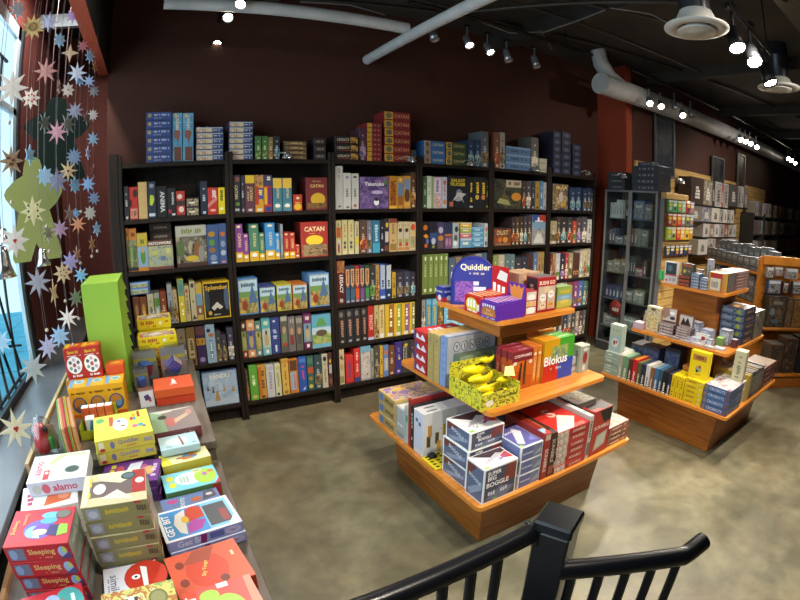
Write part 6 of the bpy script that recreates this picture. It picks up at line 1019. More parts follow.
QW = spec('c8bc4a', [r(.02, .06, .98, .94, 'c4b440'), r(.04, .2, .14, .86, 'd8d4b0'), e(.1, .22, .05, .14, 'b03a34'), t('Quiddler', .56, .62, .36, .5, '7a6a90'), t('JUNIOR', .6, .24, .2, .2, 'b0404a'), e(.28, .5, .04, .3, '6a6a9a'), sc(.82, .3, .97, .66, '8a8aa0', 4)],
    T=[r(.0, .0, 1, 1, 'dcd85a'), t('Quiddler', .17, .46, .13, .8, '8a80a8', 75), e(.12, .8, .08, .1, '6aa86a'), r(.28, .5, .36, .9, 'b85a4a'), e(.48, .52, .14, .26, 'e8e8e4'), e(.46, .66, .04, .05, '6a8a8a'), e(.52, .44, .04, .04, '8a6a5a'), r(.66, .6, .71, .75, 'b83a4a'), r(.71, .74, .76, .88, 'd89a2a'), e(.74, .66, .03, .06, '4a9ac0'), r(.8, .7, .85, .95, 'a83a34'), e(.72, .34, .05, .06, 'c06a9a'), e(.82, .36, .05, .06, '5a9aa8'), e(.88, .28, .03, .04, '6a5a9a')])
qbox(QW, .93, .064, (94, 442), (152.5, 430.5), (93, 418), None, 2, 'yellow game box with lilac lettering', 'yellow pile fronting the higher table')
PUR = spec('4a2058', [r(.02, .06, .98, .94, '48205a'), sc(.2, .3, .8, .7, 'b8a8c0', 6)], T=[r(.0, .0, 1, 1, '6a3480'), sc(.1, .2, .22, .85, 'd8c83a', 3, 90), e(.3, .62, .07, .14, 'c84a5a'), pg([(.38, .2), (.62, .3), (.68, .95), (.46, .86)], 'e0dce4'), e(.8, .5, .12, .2, 'c8a06a'), sc(.86, .2, .96, .8, 'c8b8d0', 5, 90), e(.72, .7, .05, .1, 'b85a8a')], R=[r(.03, .08, .97, .92, '4a2060'), sc(.3, .3, .8, .7, 'c0b0c8', 5)])
qbox(PUR, .795, .038, (98, 484), (156.5, 480), (97, 463), None, 3, 'purple game box with white card picture', 'purple pile behind the olive pile')
GB = spec('8a94c0', [r(.02, .04, .98, .96, '8f9ac8'), t('Get Bit!', .32, .55, .52, .6, 'd4d0ec'), r(.55, .25, .74, .85, '5a68a8'), pg([(.42, .05), (.5, .05), (.52, .95), (.44, .95)], '7a2a6a'), e(.86, .5, .11, .36, 'b8b0d8'), pg([(.8, .6), (.86, .5), (.93, .64), (.86, .42)], '2a2438')],
    T=[r(.0, .0, 1, 1, 'e0e2ea'), r(.04, .06, .6, .94, '3a8ac8'), pg([(.3, .1), (.38, .9), (.24, .8), (.18, .5), (.22, .2)], 'd8d4cc'), pg([(.34, .44), (.6, .52), (.68, .8), (.5, .94), (.4, .9), (.36, .7)], 'c23a22'), pg([(.32, .1), (.5, .16), (.6, .4), (.44, .5), (.34, .36)], 'a83a9a'), e(.34, .56, .05, .12, 'd8b03a'), t('GET BIT', .1, .5, .1, .8, 'eef2f8', 90), r(.6, .06, .96, .94, '7ab8d8'), r(.62, .14, .92, .84, '44484e'), r(.8, .2, .9, .6, '8a3a40'), pg([(.84, .06), (.96, .06), (.96, .3)], 'e8e8ee')])
qbox(GB, .78, .048, (167, 544.5), (243, 521.5), (166, 512), None, 2, 'white and blue game box with swimming robots', 'robot pile on the low table')
qbox(spec('5a6a94', T=[r(0, 0, 1, 1, '5f74a0'), e(.2, .7, .1, .14, 'b83a7a'), t('DOTS', .36, .5, .26, .5, 'c8d0c0', 80), e(.6, .5, .1, .18, 'a8583a'), pg([(.7, .3), (.96, .4), (.94, .96), (.76, .9)], '4a4450'), e(.84, .66, .06, .1, 'c0b8bc')]), .735, .05, (164, 514), (222, 499), (164, 500), 'slate blue game box behind the swimming robots boxes')
qbox(spec('5a8a5a', [r(.02, .06, .98, .94, '5a8450'), sc(.3, .25, .8, .7, 'c8c03a', 7), r(.84, .06, .98, .94, 'b02a2c')], T=[r(0, 0, 1, 1, '7ac4d0'), e(.5, .55, .28, .34, 'dce8e4'), e(.14, .7, .07, .14, 'd8cc3a'), e(.16, .34, .07, .14, 'd8cc3a'), e(.78, .5, .2, .4, 'a8c84a'), e(.66, .86, .1, .1, 'd8dca0'), sc(.6, .84, .72, .9, '2a3a2a', 4), e(.78, .6, .05, .1, 'b06aa8'), e(.9, .7, .06, .08, 'c87a4a'), pg([(.9, .0), (1, .0), (1, .24)], 'c0303a'), sc(.3, .3, .6, .7, 'a8b8b0', 5)], R=[r(.03, .06, .97, .94, 'a82a2a')]), .755, .075, (166, 494), (221, 481), (161, 471), depth=.16, label='turquoise and lime game box with purple creature')
qbox(spec('c8b43a', [r(.02, .06, .98, .94, 'c8b440')], T=[r(0, 0, 1, 1, 'e4dfa8'), pg([(0, 0), (.22, 0), (.1, 1), (0, 1)], 'e8d44a'), e(.6, .45, .16, .26, '6a8aa8'), e(.7, .66, .12, .2, 'd8b03a'), e(.52, .3, .1, .14, 'c87a3a'), e(.66, .5, .07, .1, 'b85a3a'), e(.38, .4, .06, .08, 'b8704a'), sc(.3, .76, .6, .8, '8a7a3a', 5)]), .79, .055, (163, 467), (211, 455), (162, 452), None, 2, depth=.11, look='cream yellow game box with blue figures', where='cream yellow pile on the low table')
qbox(spec('a8c4cc', T=[r(0, 0, 1, 1, 'b4d0d8'), e(.45, .5, .3, .3, 'd4e2e4'), pg([(.56, .12), (.62, .16), (.6, .5), (.56, .86), (.52, .86), (.55, .5)], '8a5a58'), sc(.1, .1, .3, .2, '7a9aa0', 4), e(.88, .2, .06, .06, '8aa8a8')]), .838, .037, (161, 451), (200, 443), (157, 431), depth=.138, label='pale blue thin game box with curved twig picture')
qbox(spec('6a3434', [r(.02, .06, .98, .94, '6e3838'), sc(.55, .3, .85, .7, 'a88a84', 5)], T=[r(0, 0, 1, 1, '8a7a78'), pg([(0, 0), (.3, 0), (.24, 1), (0, 1)], '8aa484'), e(.25, .66, .1, .1, '3a3a28'), e(.42, .4, .14, .2, 'b86a64'), pg([(.5, .3), (.85, .6), (.8, .7), (.5, .5)], 'c8a890'), e(.86, .74, .07, .12, 'b88a84'), pg([(.0, .98), (.2, .84), (1, .98)], 'c8c4b8'), sc(.5, .86, .8, .94, '8a7470', 6)]), .862, .06, (154, 434), (201, 425), (150, 413), 'brown game box with pink fruit painted on the lid')
# orange lidded box
def lid_box(zt, hh, fl, fr, bl, label):
    Aa, Bb = atz(*fl, zt), atz(*fr, zt); u = Bb-Aa; w = u.length; u.normalize(); v = Vector((-u.y, u.x, 0)); d = (atz(*bl, zt)-Aa).dot(v); ctr = (Aa+Bb)/2 + v*d/2
    o = empty('family_game', (ctr.x, ctr.y, zt-hh+.0005), math.atan2(u.y, u.x)); tag(o, label, 'game box', GT)
    m = MB(); m.box(-w/2+.004, -d/2+.004, 0, w/2-.004, d/2-.004, hh*.48, 'b83a1c', .002); m.build('box_base', o)
    m = MB(); m.box(-w/2, -d/2, hh*.49, w/2, d/2, hh, 'c85428', .002, {'T': M('c24e2a')}); decals(m, 'T', w, d, hh, [pg([(.45, .4), (.58, .42), (.56, .62), (.52, .78), (.46, .74), (.48, .58)], 'e8dcd0'), r(.42, .32, .6, .36, 'e8dcd0')]); m.build('lid', o)
lid_box(.905, .104, (154, 391), (194, 385), (151.2, 379.5), 'orange red lidded box with a small white emblem on its lid')
# sky tango and front boxes
qbox(spec('b83a1c', [r(.02, .06, .98, .94, 'a83418')], T=[r(0, 0, 1, 1, 'c85030'), e(.48, .46, .28, .4, 'c23a22'), pg([(.2, .7), (.4, .98), (.7, .98), (.56, .66)], '9a3e28'), t('Sky Tango', .46, .5, .3, .82, 'e0b860', 70), e(.16, .72, .06, .09, '7a2a1a'), e(.14, .3, .06, .09, '7a2a1a'), e(.64, .16, .06, .08, '6a2418'), r(.86, .6, .9, .72, 'e0b090')], R=[r(.04, .06, .96, .94, '9a2a18')]), .752, .0715, (180, 600), (256, 574), (174, 556), 'red orange flat game box with curly yellow lettering')
qbox(spec('b83c2c', T=[r(0, 0, 1, 1, 'c04a44'), r(0, 0, .2, 1, 'c23c22'), t('T', .1, .82, .14, .2, 'eeeae4', 90), e(.56, .4, .24, .36, '9aba4a'), e(.36, .8, .14, .12, '9aba4a'), e(.4, .42, .08, .12, 'e8e8e0'), e(.4, .42, .03, .05, '2a2a2a'), e(.6, .5, .07, .09, 'e8e8e0'), e(.66, .16, .2, .12, '6a8ac8'), r(.5, .9, .66, 1, 'e0dcdc'), pg([(.84, .0), (1, .0), (1, 1), (.9, 1)], 'd0806a')]), .80, .0455, (181, 594), (249, 574), None, 'red game box with green monster at the table front', depth=.22, fwd=True)
SIM = spec('c8c4cc', T=[r(0, 0, 1, 1, 'd4d0d8'), e(.78, .6, .40, .44, 'c23422'), r(.8, .1, .99, .98, 'c23422'), e(.6, .62, .08, .07, 'eeeeee'), e(.6, .62, .03, .03, '2a2a2a'), pg([(.72, .2), (.8, .2), (.82, .84), (.7, .9)], 'e8e4e0'), t('similo', .2, .5, .16, .74, '2a2830', -90, False, False), sc(.07, .2, .1, .7, '6a6670', 8, 90)])
qbox(SIM, .74, .0595, (103, 570), (155, 559.4), None, 'white rounded box with red round toothy creature', depth=.19, fwd=True)
qbox(spec('8a8c60', T=[r(0, 0, 1, 1, (('8a9a5a', 'c0b868', 'a86a34', 'c8c490', '5a6a4a'), 9, 3)), e(.76, .66, .13, .2, '6a6a3a'), e(.76, .66, .10, .16, '8a8458'), e(.4, .7, .1, .12, 'e8e8e4'), e(.16, .3, .14, .2, 'd8c030'), sc(.3, .6, .5, .8, '2a2a2a', 3), e(.5, .3, .12, .14, 'c87a2a')]), .80, .0405, (101, 595), (172, 579), None, 'olive picture game box with round seal at the table front', depth=.20, fwd=True)
TIN2 = spec('a8242a', T=[r(0, 0, 1, 1, 'b42830'), e(.76, .62, .23, .36, '4a9a9a'), r(.72, .5, .9, .9, '4a9a9a'), t('Queens', .22, .5, .14, .8, 'd8a048', -90), e(.5, .74, .12, .14, '9ab0d8'), e(.5, .44, .1, .12, '6a4a9a'), e(.66, .66, .04, .06, 'c87a3a'), r(.8, .6, .86, .8, 'c8e0dc')])
qbox(TIN2, .78, .05, (20, 600), (80, 583), None, None, 2, 'red and teal game tin', 'pile at the near corner by the ledge', depth=.20, fwd=True)
# plastic bag with a bird toy, long burger box
pb_ = atz(50, 470, .76); o = empty('toy_bag', (-.733, 2.29, ZFAR+.0008)); tag(o, 'clear plastic bag holding a red parrot toy beside the ledge', 'toy', GT)
m = MB(); g = random.Random(5)
prof = [(.0, .0), (.075, .0), (.095, .03), (.1, .08), (.085, .14), (.06, .18), (.04, .20), (.0, .205)]
m.lathe(prof, PLASTIC, 18); m.v = [(.74*x*(1+g.uniform(-.14, .14)), y*(.72+g.uniform(-.1, .1)), z*(1+g.uniform(-.05, .05))) for x, y, z in m.v]; m.build('plastic_bag', o)
m = MB(); m.lathe([(0, .015), (.035, .02), (.045, .06), (.04, .1), (.028, .12), (.034, .145), (.024, .17), (0, .176)], 'c0222a', 16, Matrix.Translation((-.012, 0, 0))); m.tube([(.012, -.012, .15), (.034, -.022, .14), (.036, -.024, .125)], [.012, .009, .002], M('1a1a1c'), 8); m.box(.02, -.02, .03, .05, .02, .10, '3a7a3a', .008); m.build('parrot_toy', o)
m = MB(); m.box(.0, .028, .012, .062, .034, .15, 'a87a68'); m.build('backing_card', o)
Aa, Bb, Cc = atz(73, 450, .84), atz(88, 447, .84), atz(62, 393, .84)
u = (Cc-Aa); L_ = u.length; ang = math.atan2(u.y, u.x)-math.pi/2
m = MB(); w_ = .085; L_ = .44
prof = [(-.5, .0), (-.5, .9), (-.36, 1), (.36, 1), (.5, .9), (.5, 0)]
cols = [('6a9a4a', .0, .1), ('b88a5a', .1, .32), ('b02a30', .32, .5), ('6a9a4a', .5, .58), ('c89a3a', .58, .68), ('b07a54', .68, 1)]
hh_ = .155
for c_, a, b in cols:
    mid = (a+b)/2; bulge = .012*math.sin(math.pi*mid)
    m.box(-w_/2+w_*a, -L_/2+.01*(1-math.sin(math.pi*mid)), 0, -w_/2+w_*b-.0006, L_/2-.01*(1-math.sin(math.pi*mid)), hh_+bulge, (('b8805a', 'c8946a', 'a87048'), 30, 2) if c_[0] == 'b' and c_ != 'b02a30' else c_, .006)
ctr = (Aa+Bb)/2 + u*.5
tag(m.build('game_box', None, (-.625, 2.44, ZFAR+.0005), .22), 'long thin box striped like a burger standing by the ledge', 'game box', GT)
# lime tray with small boxes
TRAYM = M('a8b82c', .4)
Aq = atz(84, 441, .86); tr = empty('counter_tray', (Aq.x+.10, 2.36, ZFAR+.0008)); tag(tr, 'open lime green counter tray tucked against the yellow pile', 'tray', GT)
tr.location = (-.46, 2.50, ZFAR+.0008)
m = MB(); m.box(-.10, -.10, 0, .10, .10, .004, TRAYM); m.box(-.10, -.10, .0045, .10, -.096, .05, TRAYM); m.box(-.10, .096, .0045, .10, .10, .11, TRAYM); m.box(-.10, -.0955, .0045, -.096, .0955, .07, TRAYM); m.box(.096, -.0955, .0045, .10, .0955, .07, TRAYM); m.build('tray', tr)
for k in range(4):
    gbox(spec('c85a2a', [r(.06, .04, .94, .7, 'd0703a'), r(.2, .1, .8, .5, 'd8d0c0'), e(.5, .3, .2, .12, '8aa04a')], T=[r(.05, .05, .95, .95, 'ecebe6')]), .042, .05, .125, (-.445-.087+.045*k, 2.545, ZFAR+.0055), 0, f'small orange and white card box in the lime tray, {ORD[k+1]} from the ledge', GT, 'card_box')
gbox(spec('c8d4dc', [pg([(.1, .05), (.6, .95), (.9, .9), (.5, .05)], '4a8ac0')], T=[r(.05, .05, .95, .95, 'dce4e8')]), .05, .06, .10, (-.50, 2.45, ZFAR+.0055), .1, 'small white and blue card box at the front of the lime tray', GT, 'card_box')
# round-picture boxes in two heights
YS = spec('d89a1c', [r(.03, .03, .97, .97, 'd89c1a'), e(.5, .42, .4, .26, '3a4a7a'), e(.5, .46, .3, .18, 'b8742a'), e(.62, .36, .16, .1, '5a86a8'), e(.4, .32, .1, .06, '8a4a3a'), sc(.14, .76, .9, .84, '5a3a10', 9), r(.03, .03, .97, .12, 'c8501c')], T=[r(.03, .03, .97, .97, 'd8a01e'), r(.04, .04, .24, .96, '5a9ac8'), e(.55, .6, .28, .24, '9ac0c8'), e(.56, .56, .16, .12, '6a9a8a'), r(.3, .8, .8, .95, 'c8781c')])
RS2 = spec('a8201c', [r(.03, .03, .97, .97, 'a8221c'), e(.5, .46, .42, .28, 'e4e2de')] + [e(.5+.25*math.cos(a), .46+.17*math.sin(a), .09, .06, c_, 12) for a, c_ in ((.5, '5a5a5a'), (1.6, 'c8a0a8'), (2.6, '4a5056'), (3.7, '8a8a88'), (4.7, '5a6060'), (5.7, 'a89aa0'))] + [e(.5, .46, .1, .07, 'b84a5a', 10), t('Spot it!', .5, .86, .74, .12, 'e0c030'), sc(.15, .74, .95, .77, 'e0d8d4', 12), sc(.3, .08, .85, .15, 'e8e0dc', 8)], T=[r(.03, .03, .97, .97, 'c23a1c'), r(.03, .03, .3, .97, 'd8a01e'), e(.6, .6, .2, .2, 'd8902a'), sc(.3, .3, .7, .5, 'e0c040', 5)])
ysp = 2.70
gb0 = []
for k in range(3):
    xk_ = aty((70.5, 89, 108)[k]+8.5, 400, ysp).x
    xw = .114
    gbox(YS, xw, .15, .19, (xk_, ysp+.075, ZFAR+.0005), 0, f'yellow box with round picture and blue stripe, {ORD[k+1]} from the ledge', GT, 'card_box')
    gb0.append(xk_)
for k in range(2):
    p_ = gbox(RS2, .115, .105, .195, (gb0[k]-.018, ysp+.155+.055, ZFAR+.185), 0, ['red box with white picture disc nearest the ledge', 'red box with white picture disc against the orange box'][k], GT, 'card_box')
gbox(spec('b8742a', T=[r(.02, .02, .98, .98, 'c8842e')]), .37, .11, .1835, (gb0[1]-.02, ysp+.212, ZFAR+.0005), 0, 'plain amber carton under the red picture disc boxes', GT)
gbox(spec('d0501c', [r(.04, .05, .96, .95, 'c8481c')], T=[r(.04, .04, .96, .96, 'd0581e'), e(.6, .5, .2, .2, 'd8a02a'), sc(.2, .3, .5, .6, 'e8c890', 4)]), .112, .10, .06, (gb0[2]+.004, ysp+.211, ZFAR+.1855), 0, 'orange red flat box on the amber carton', GT)
# green cardboard shelf
yg = 3.02
xgl, xgr = aty(81, 288, yg).x, aty(117.5, 284, yg).x; zg = aty(99, 283.5, yg).z
wg = xgr-xgl; dg_ = .42
gs = empty('cardboard_shelf', ((xgl+xgr)/2, yg, ZFAR+.0008)); tag(gs, 'lime green cardboard shelf seen from its closed side with saw-toothed panels', 'cardboard shelf', GT)
LIME = M('84ac34', .6); LIME2 = M('9cc244', .6); hg = zg-ZFAR
m = MB(); m.box(-wg/2, 0, 0, wg/2, .008, hg, LIME); m.build('side_panel', gs)
m = MB(); m.box(-wg/2, .0085, hg-.008, wg/2, dg_, hg, LIME2); m.build('top_panel', gs)
m = MB(); m.box(-wg/2, dg_-.008, 0, wg/2, dg_, hg-.0085, LIME); m.build('far_panel', gs)
m = MB(); m.box(-wg/2, .0085, 0, -wg/2+.006, dg_-.0085, hg-.0085, LIME); m.build('back_panel', gs)
for j, yy_ in enumerate((.10, .24)):
    m = MB(); pts = [(-wg/2+.0065, 0), (wg/2-.012, 0)]; nz = 9; st = (hg-.02)/nz
    for k in range(nz): pts += [(wg/2+.035, k*st+.012), (wg/2+.012, (k+1)*st)]
    pts += [(-wg/2+.0065, hg-.0095)]
    a_ = [(x, yy_, z) for x, z in pts]; b_ = [(x, yy_+.006, z) for x, z in pts]; n = len(pts)
    m.add(a_, [tuple(range(n))], LIME2); m.add(b_, [tuple(reversed(range(n)))], LIME2); m.add(a_+b_, [(i, n+i, n+(i+1) % n, (i+1) % n) for i in range(n)], LIME2)
    m.build('toothed_panel', gs)
# yellow orchard boxes and cube blister packs
ORC = spec('d8c414', [r(.02, .06, .98, .94, 'd8c212'), sc(.1, .4, .5, .85, 'a84a2a', 8), sc(.3, .15, .55, .4, 'a84a2a', 5), e(.68, .55, .05, .2, 'd8d8c0'), sc(.82, .5, .96, .75, 'a84a2a', 4)], T=[r(.0, .0, 1, 1, 'dcc816'), r(.05, .08, .95, .88, (('8aa87a', 'c8c4b8', 'b05a4a', '6a8a5a', 'd0d4cc'), 12, 3)), e(.45, .5, .16, .24, 'd4d0cc'), r(.86, .1, .96, .3, '3a5a9a'), r(.05, .1, .14, .6, 'b85a4a')], L=[r(.03, .08, .97, .92, 'd4be12')], R=[r(.03, .08, .97, .92, 'd4be12')])
yo = 3.135
xa, xb = aty(137, 345, yo).x, aty(177, 343, yo).x; zo = aty(157, 337, yo).z
n_ = 3; hO = .062
base_z = ZFAR
ncart = max(1, round((zo-base_z-n_*hO)/.062)); 
stackbox(ORC, ncart + n_, xb-xa-.006, .17, (zo-base_z)/(ncart+n_)-.001, ((xa+xb)/2, yo+.09, base_z+.0005), .03, 'yellow orchard pile near the bookcases', 'bright yellow orchard game box', GT, .006, 'family_game')
yo2 = yo+.19
zo2 = aty(155, 316, yo2+.1).z
gbox(ORC, .24, .16, .07, ((xa+xb)/2-.01, yo2+.09, zo2-.07), .02, 'bright yellow game box crowning the farther pile', GT)
gbox(spec('d8c414', [sc(.1, .3, .9, .7, 'a84a2a', 8)]), .23, .15, zo2-.0715-ZFAR, ((xa+xb)/2-.01, yo2+.09, ZFAR+.0005), 0, 'tall yellow carton under the farther orchard box', GT)
def cube(parent, loc, s, rot, cols):
    m = MB(); m.box(-s/2, -s/2, -s/2, s/2, s/2, s/2, '15161a', s*.04); o = m.build('puzzle_cube', parent, loc); o.rotation_euler = rot
    m = MB()
    for f, col in zip('FTLRB', cols):
        decals(m, f, s, s, s, [r(.05+.31*i, .05+.31*j, .05+.31*i+.27, .05+.31*j+.27, col) for i in range(3) for j in range(3)], .0006, (0, 0, -s/2))
    m.build('cube_stickers', o)
def blister(px, py, y, w, h, tilt, cols, rot, label, extra=None):
    p = aty(px, py, y); o = empty('cube_blister_pack', (p.x, y, ZFAR+.001)); o.rotation_euler = (0, 0, tilt); tag(o, label, 'puzzle', 'puzzle cube blister packs')
    m = MB(); m.prism([(-w/2, -.045 if w < .15 else -.06), (w/2, -.045 if w < .15 else -.06), (w/2*.96, .03), (-w/2*.96, .03)], 0, h*.93, PLASTIC); m.prism([(-w*.3, -.03), (w*.3, -.03), (w*.26, .02), (-w*.26, .02)], h*.9305, h, PLASTIC); m.build('plastic_shell', o)
    m = MB(); m.box(-w/2*.9, .012, .004, w/2*.9, .0155, h*.9, '8a8a8c'); m.box(-w/2*.88, .010, h*.62, w/2*.88, .0115, h*.70, 'b8a83a'); m.box(-w/2*.88, .010, .01, w/2*.88, .0115, h*.2, '3a3a42'); m.build('backing_card', o)
    cube(o, (0, -.014, h*.5), min(.074, w*.46), rot, cols)
blister(175, 372, 3.06, .185, .285, .06, ('2a5ac0', 'c8c8cc', '2a5ac0', 'b8b8bc', 'b02a2a'), (.3, .75, .2), 'clear blister pack with a tilted blue puzzle cube')
blister(146, 371, 3.06, .175, .28, -.06, ('b02040', '3a6ab8', '3a6ab8', 'b02040', 'c8b03a'), (.25, .1, .6), 'clear blister pack with a red and blue puzzle cube')
blister(142, 382, 2.952, .105, .19, .05, ('3a6ad0', '4a7ad8', '3a6ad0', '3a6ad0', 'b02a2a'), (.2, -.1, .2), 'smaller clear blister pack with a blue puzzle cube')
pw = aty(147, 398, 2.78); gbox(spec('c8c4c4', [r(.06, .05, .94, .95, 'd4d0d0'), pg([(.4, .4), (.8, .5), (.6, .8), (.3, .7)], '4a3a6a'), e(.7, .4, .1, .1, 'b04a3a')], T=[r(0, 0, 1, 1, '6a4030')]), .09, .06, .105, (pw.x, 2.76, ZFAR+.0005), .08, 'small white card box with brown lid and purple figure', GT, 'card_box')
# ------------------------------------------------------------------ paper stars and figures hanging by the window
def facing(p):
    return math.atan2(-p.x, p.y)  # turn about z so that local -y looks back to the room centre
STR = M('6a5c5e', .7)
def star_pts(n, R, r_, elong=1.0, notch=0):
    pts = []
    for i in range(2*n):
        a = math.pi/2 + math.pi*i/n; q = R if i % 2 == 0 else r_
        pts.append((q*math.cos(a), q*math.sin(a)*elong))
    return pts
def strplane(px): return 2.25 + .0105*px
stars = []
def star(px, py, size, col, n=8, inner=.45, turn=0., look='', elong=1.1, marks=(), y=None):
    yy = y or strplane(px); p = aty(px, py, yy)
    if p.x < XL+.06: p = atx(px, py, XL+.06)
    s = size/2 * (p-EYE).length/F
    m = MB(); pts = star_pts(n, s, s*inner, elong); k = len(pts)
    Mt = M(col, .5)
    f = [(x, -.0015, z) for x, z in pts]; b = [(x, .0015, z) for x, z in pts]
    # folded card: centre lifted so every arm has a ridge
    m.add([(0, -.004, 0)] + f, [(0, 1+i, 1+(i+1) % k) for i in range(k)], Mt)
    m.add([(0, .004, 0)] + b, [(0, 1+(i+1) % k, 1+i) for i in range(k)], Mt)
    m.add(f+b, [(i, (i+1) % k, k+(i+1) % k, k+i) for i in range(k)], Mt)
    for (u, v, w, h, c) in marks:
        m.add([(s*(u+w*math.cos(6.2832*i/10)), -.0055, s*(v+h*math.sin(6.2832*i/10))) for i in range(10)], [tuple(range(10))], c)
    o = m.build('hanging_star', None, p, facing(p)+turn); tag(o, look, 'paper star', 'folded paper stars hanging by the window'); stars.append(o); return p, s
SL = [(18, 9, 17, '8f9aa8', 8, .5, .5, 'grey silver star near the window frame top'), (33, 27, 20, 'a8905a', 10, .55, 0, 'gold patterned star with brown medallion high by the window'), (49, 22, 17, '98a0c0', 8, .4, 0, 'pale lilac blue star high beside the gold star'), (73, 16, 13, '9a80b4', 8, .45, 0, 'violet star on the orange beam underside'), (60, 40, 12, '8fb8dc', 8, .62, .5, 'light blue scalloped star under the violet one'), (70, 53, 15, 'b89a80', 4, .35, 0, 'tan four pointed star'), (83, 46, 11, '9a5a60', 8, .45, 0, 'dusky rose star on the orange beam edge'), (90, 56, 12, '8ab4d8', 8, .5, .7, 'sky blue narrow star at the room side'), (95, 67, 9, '8a5a3a', 6, .4, .9, 'small brown star almost edge on'),
    (46, 71, 22, 'b07a78', 8, .38, 0, 'dusky pink long armed star'), (77, 73, 18, 'b4b8cc', 8, .4, 0, 'pale silver long armed star'), (80, 80, 10, '88b4e0', 8, .5, .4, 'small bright blue star overlapping the silver one'), (89, 81, 11, '94a4c8', 8, .45, 0, 'small periwinkle blue star'), (94, 91, 11, '6a6a70', 8, .5, 0, 'small grey star at the room side'), (68, 90, 12, 'b8a8a0', 8, .6, 0, 'cream flower like star with dark hole'), (59, 87, 11, 'b08a80', 8, .4, 1.2, 'pinkish star turned edge on'), (12, 88, 30, 'c8beb8', 8, .42, 0, 'big cream star against the window glass'), (31, 98, 17, 'd0c4b8', 8, .55, 0, 'cream star with red spots'),
    (75, 111, 16, '7f7f94', 9, .45, 0, 'grey violet star above the dark green figure arm'), (93, 115, 10, 'b4a8a4', 10, .55, 0, 'small cream round star'), (45, 123, 17, '6a7474', 8, .42, .8, 'grey green star over the dark figure shoulder'), (57, 132, 20, 'c08a98', 8, .38, 0, 'rose pink star in front of the dark green figure'), (68, 124, 18, '76807c', 8, .42, .7, 'grey star right beside the rose pink one'), (87, 118, 12, '6a5a5c', 6, .4, .9, 'dim brown grey star'), (93, 139, 12, '8fb4d4', 8, .45, .3, 'light blue star with crossed arms'),
    (11, 161, 25, 'b09478', 8, .4, .3, 'tan patterned star with brown letters by the glass'), (30, 155, 16, '88c0e8', 6, .5, .9, 'bright blue star over the head of the lime figure'), (45, 176, 16, 'a8ccec', 8, .62, .3, 'pale ice blue star beside the lime figure'), (57, 181, 22, '76748c', 8, .45, 0, 'slate violet star below the dark figure'), (68, 171, 18, 'c0a078', 8, .36, 0, 'tan star with a dark round hole'), (74, 157, 15, '70809c', 12, .55, 0, 'slate blue many pointed star'), (75, 185, 13, '86bce8', 8, .62, .6, 'bright blue jagged star'), (88, 184, 14, '84a8d4', 8, .45, 0, 'cornflower blue pointed star'), (88, 153, 11, 'b4b8dc', 6, .4, 1.1, 'pale lilac star edge on'), (94, 171, 11, '7a4a44', 6, .4, .8, 'dim russet narrow star'), (94, 198, 12, '6f86a8', 9, .5, 0, 'steel blue round star'),
    (33, 211, 24, 'c8bc8c', 8, .48, 0, 'cream star on the chest of the lime figure with black spots'), (48, 233, 15, '8a8a7c', 8, .4, .7, 'grey star on the leg of the lime figure'), (15, 241, 26, 'c8c0ba', 8, .5, 0, 'cream star with a red heart by the window'), (60, 229, 16, '9c7c94', 8, .5, 0, 'mauve star beside the lime figure leg'), (70, 214, 15, '8a7878', 6, .4, .7, 'grey pink narrow star'), (76, 213, 8, '7ab0e4', 6, .5, .3, 'tiny blue star above the coral one'), (78, 224, 16, 'd08a64', 8, .36, 0, 'coral orange long armed star'), (90, 213, 12, 'b4aca4', 9, .6, 0, 'beige round many pointed star'), (97, 229, 12, '92b8e8', 6, .5, .8, 'narrow light blue star at the room side'), (92, 244, 13, 'a07a54', 6, .35, 1.0, 'narrow brown star edge on'), (77, 254, 13, 'a88468', 6, .35, .9, 'narrow tan star near the bottom row'),
    (70.5, 262, 17, 'a4a0d8', 8, .5, .3, 'lavender jagged hanging star'), (63, 273, 18, 'd0b890', 8, .5, .2, 'cream star with dark speckles'), (38, 282, 25, '8c8c98', 8, .40, 0, 'large grey silver star under the lime figure'), (54, 293, 22, 'b89c80', 6, .4, 1.2, 'tan star edge on beside the large grey one'), (81, 275, 14, '7ab4e4', 8, .45, .2, 'sky blue star at the green shelf'), (76, 298, 16, '6a7468', 8, .45, .4, 'grey green star half behind the green shelf'), (68, 318, 20, 'd8d0cc', 8, .36, 0, 'white long armed star over the ledge'), (60, 336, 19, '8fb0d0', 9, .5, 0, 'powder blue star over the ledge'), (48, 347, 20, 'b4b8e0', 8, .45, .3, 'pale lavender star low over the ledge'), (33, 368, 26, 'a8b4bc', 8, .45, .2, 'clear silver star low by the window'), (16, 429, 34, 'dcd4b4', 8, .38, .1, 'large cream star with a red heart low over the ledge'), (1, 342, 20, '9cc8e8', 8, .5, 0, 'pale blue star cut by the picture edge'), (2, 491, 24, '3f8ad8', 8, .45, .2, 'vivid blue star over the near ledge')]
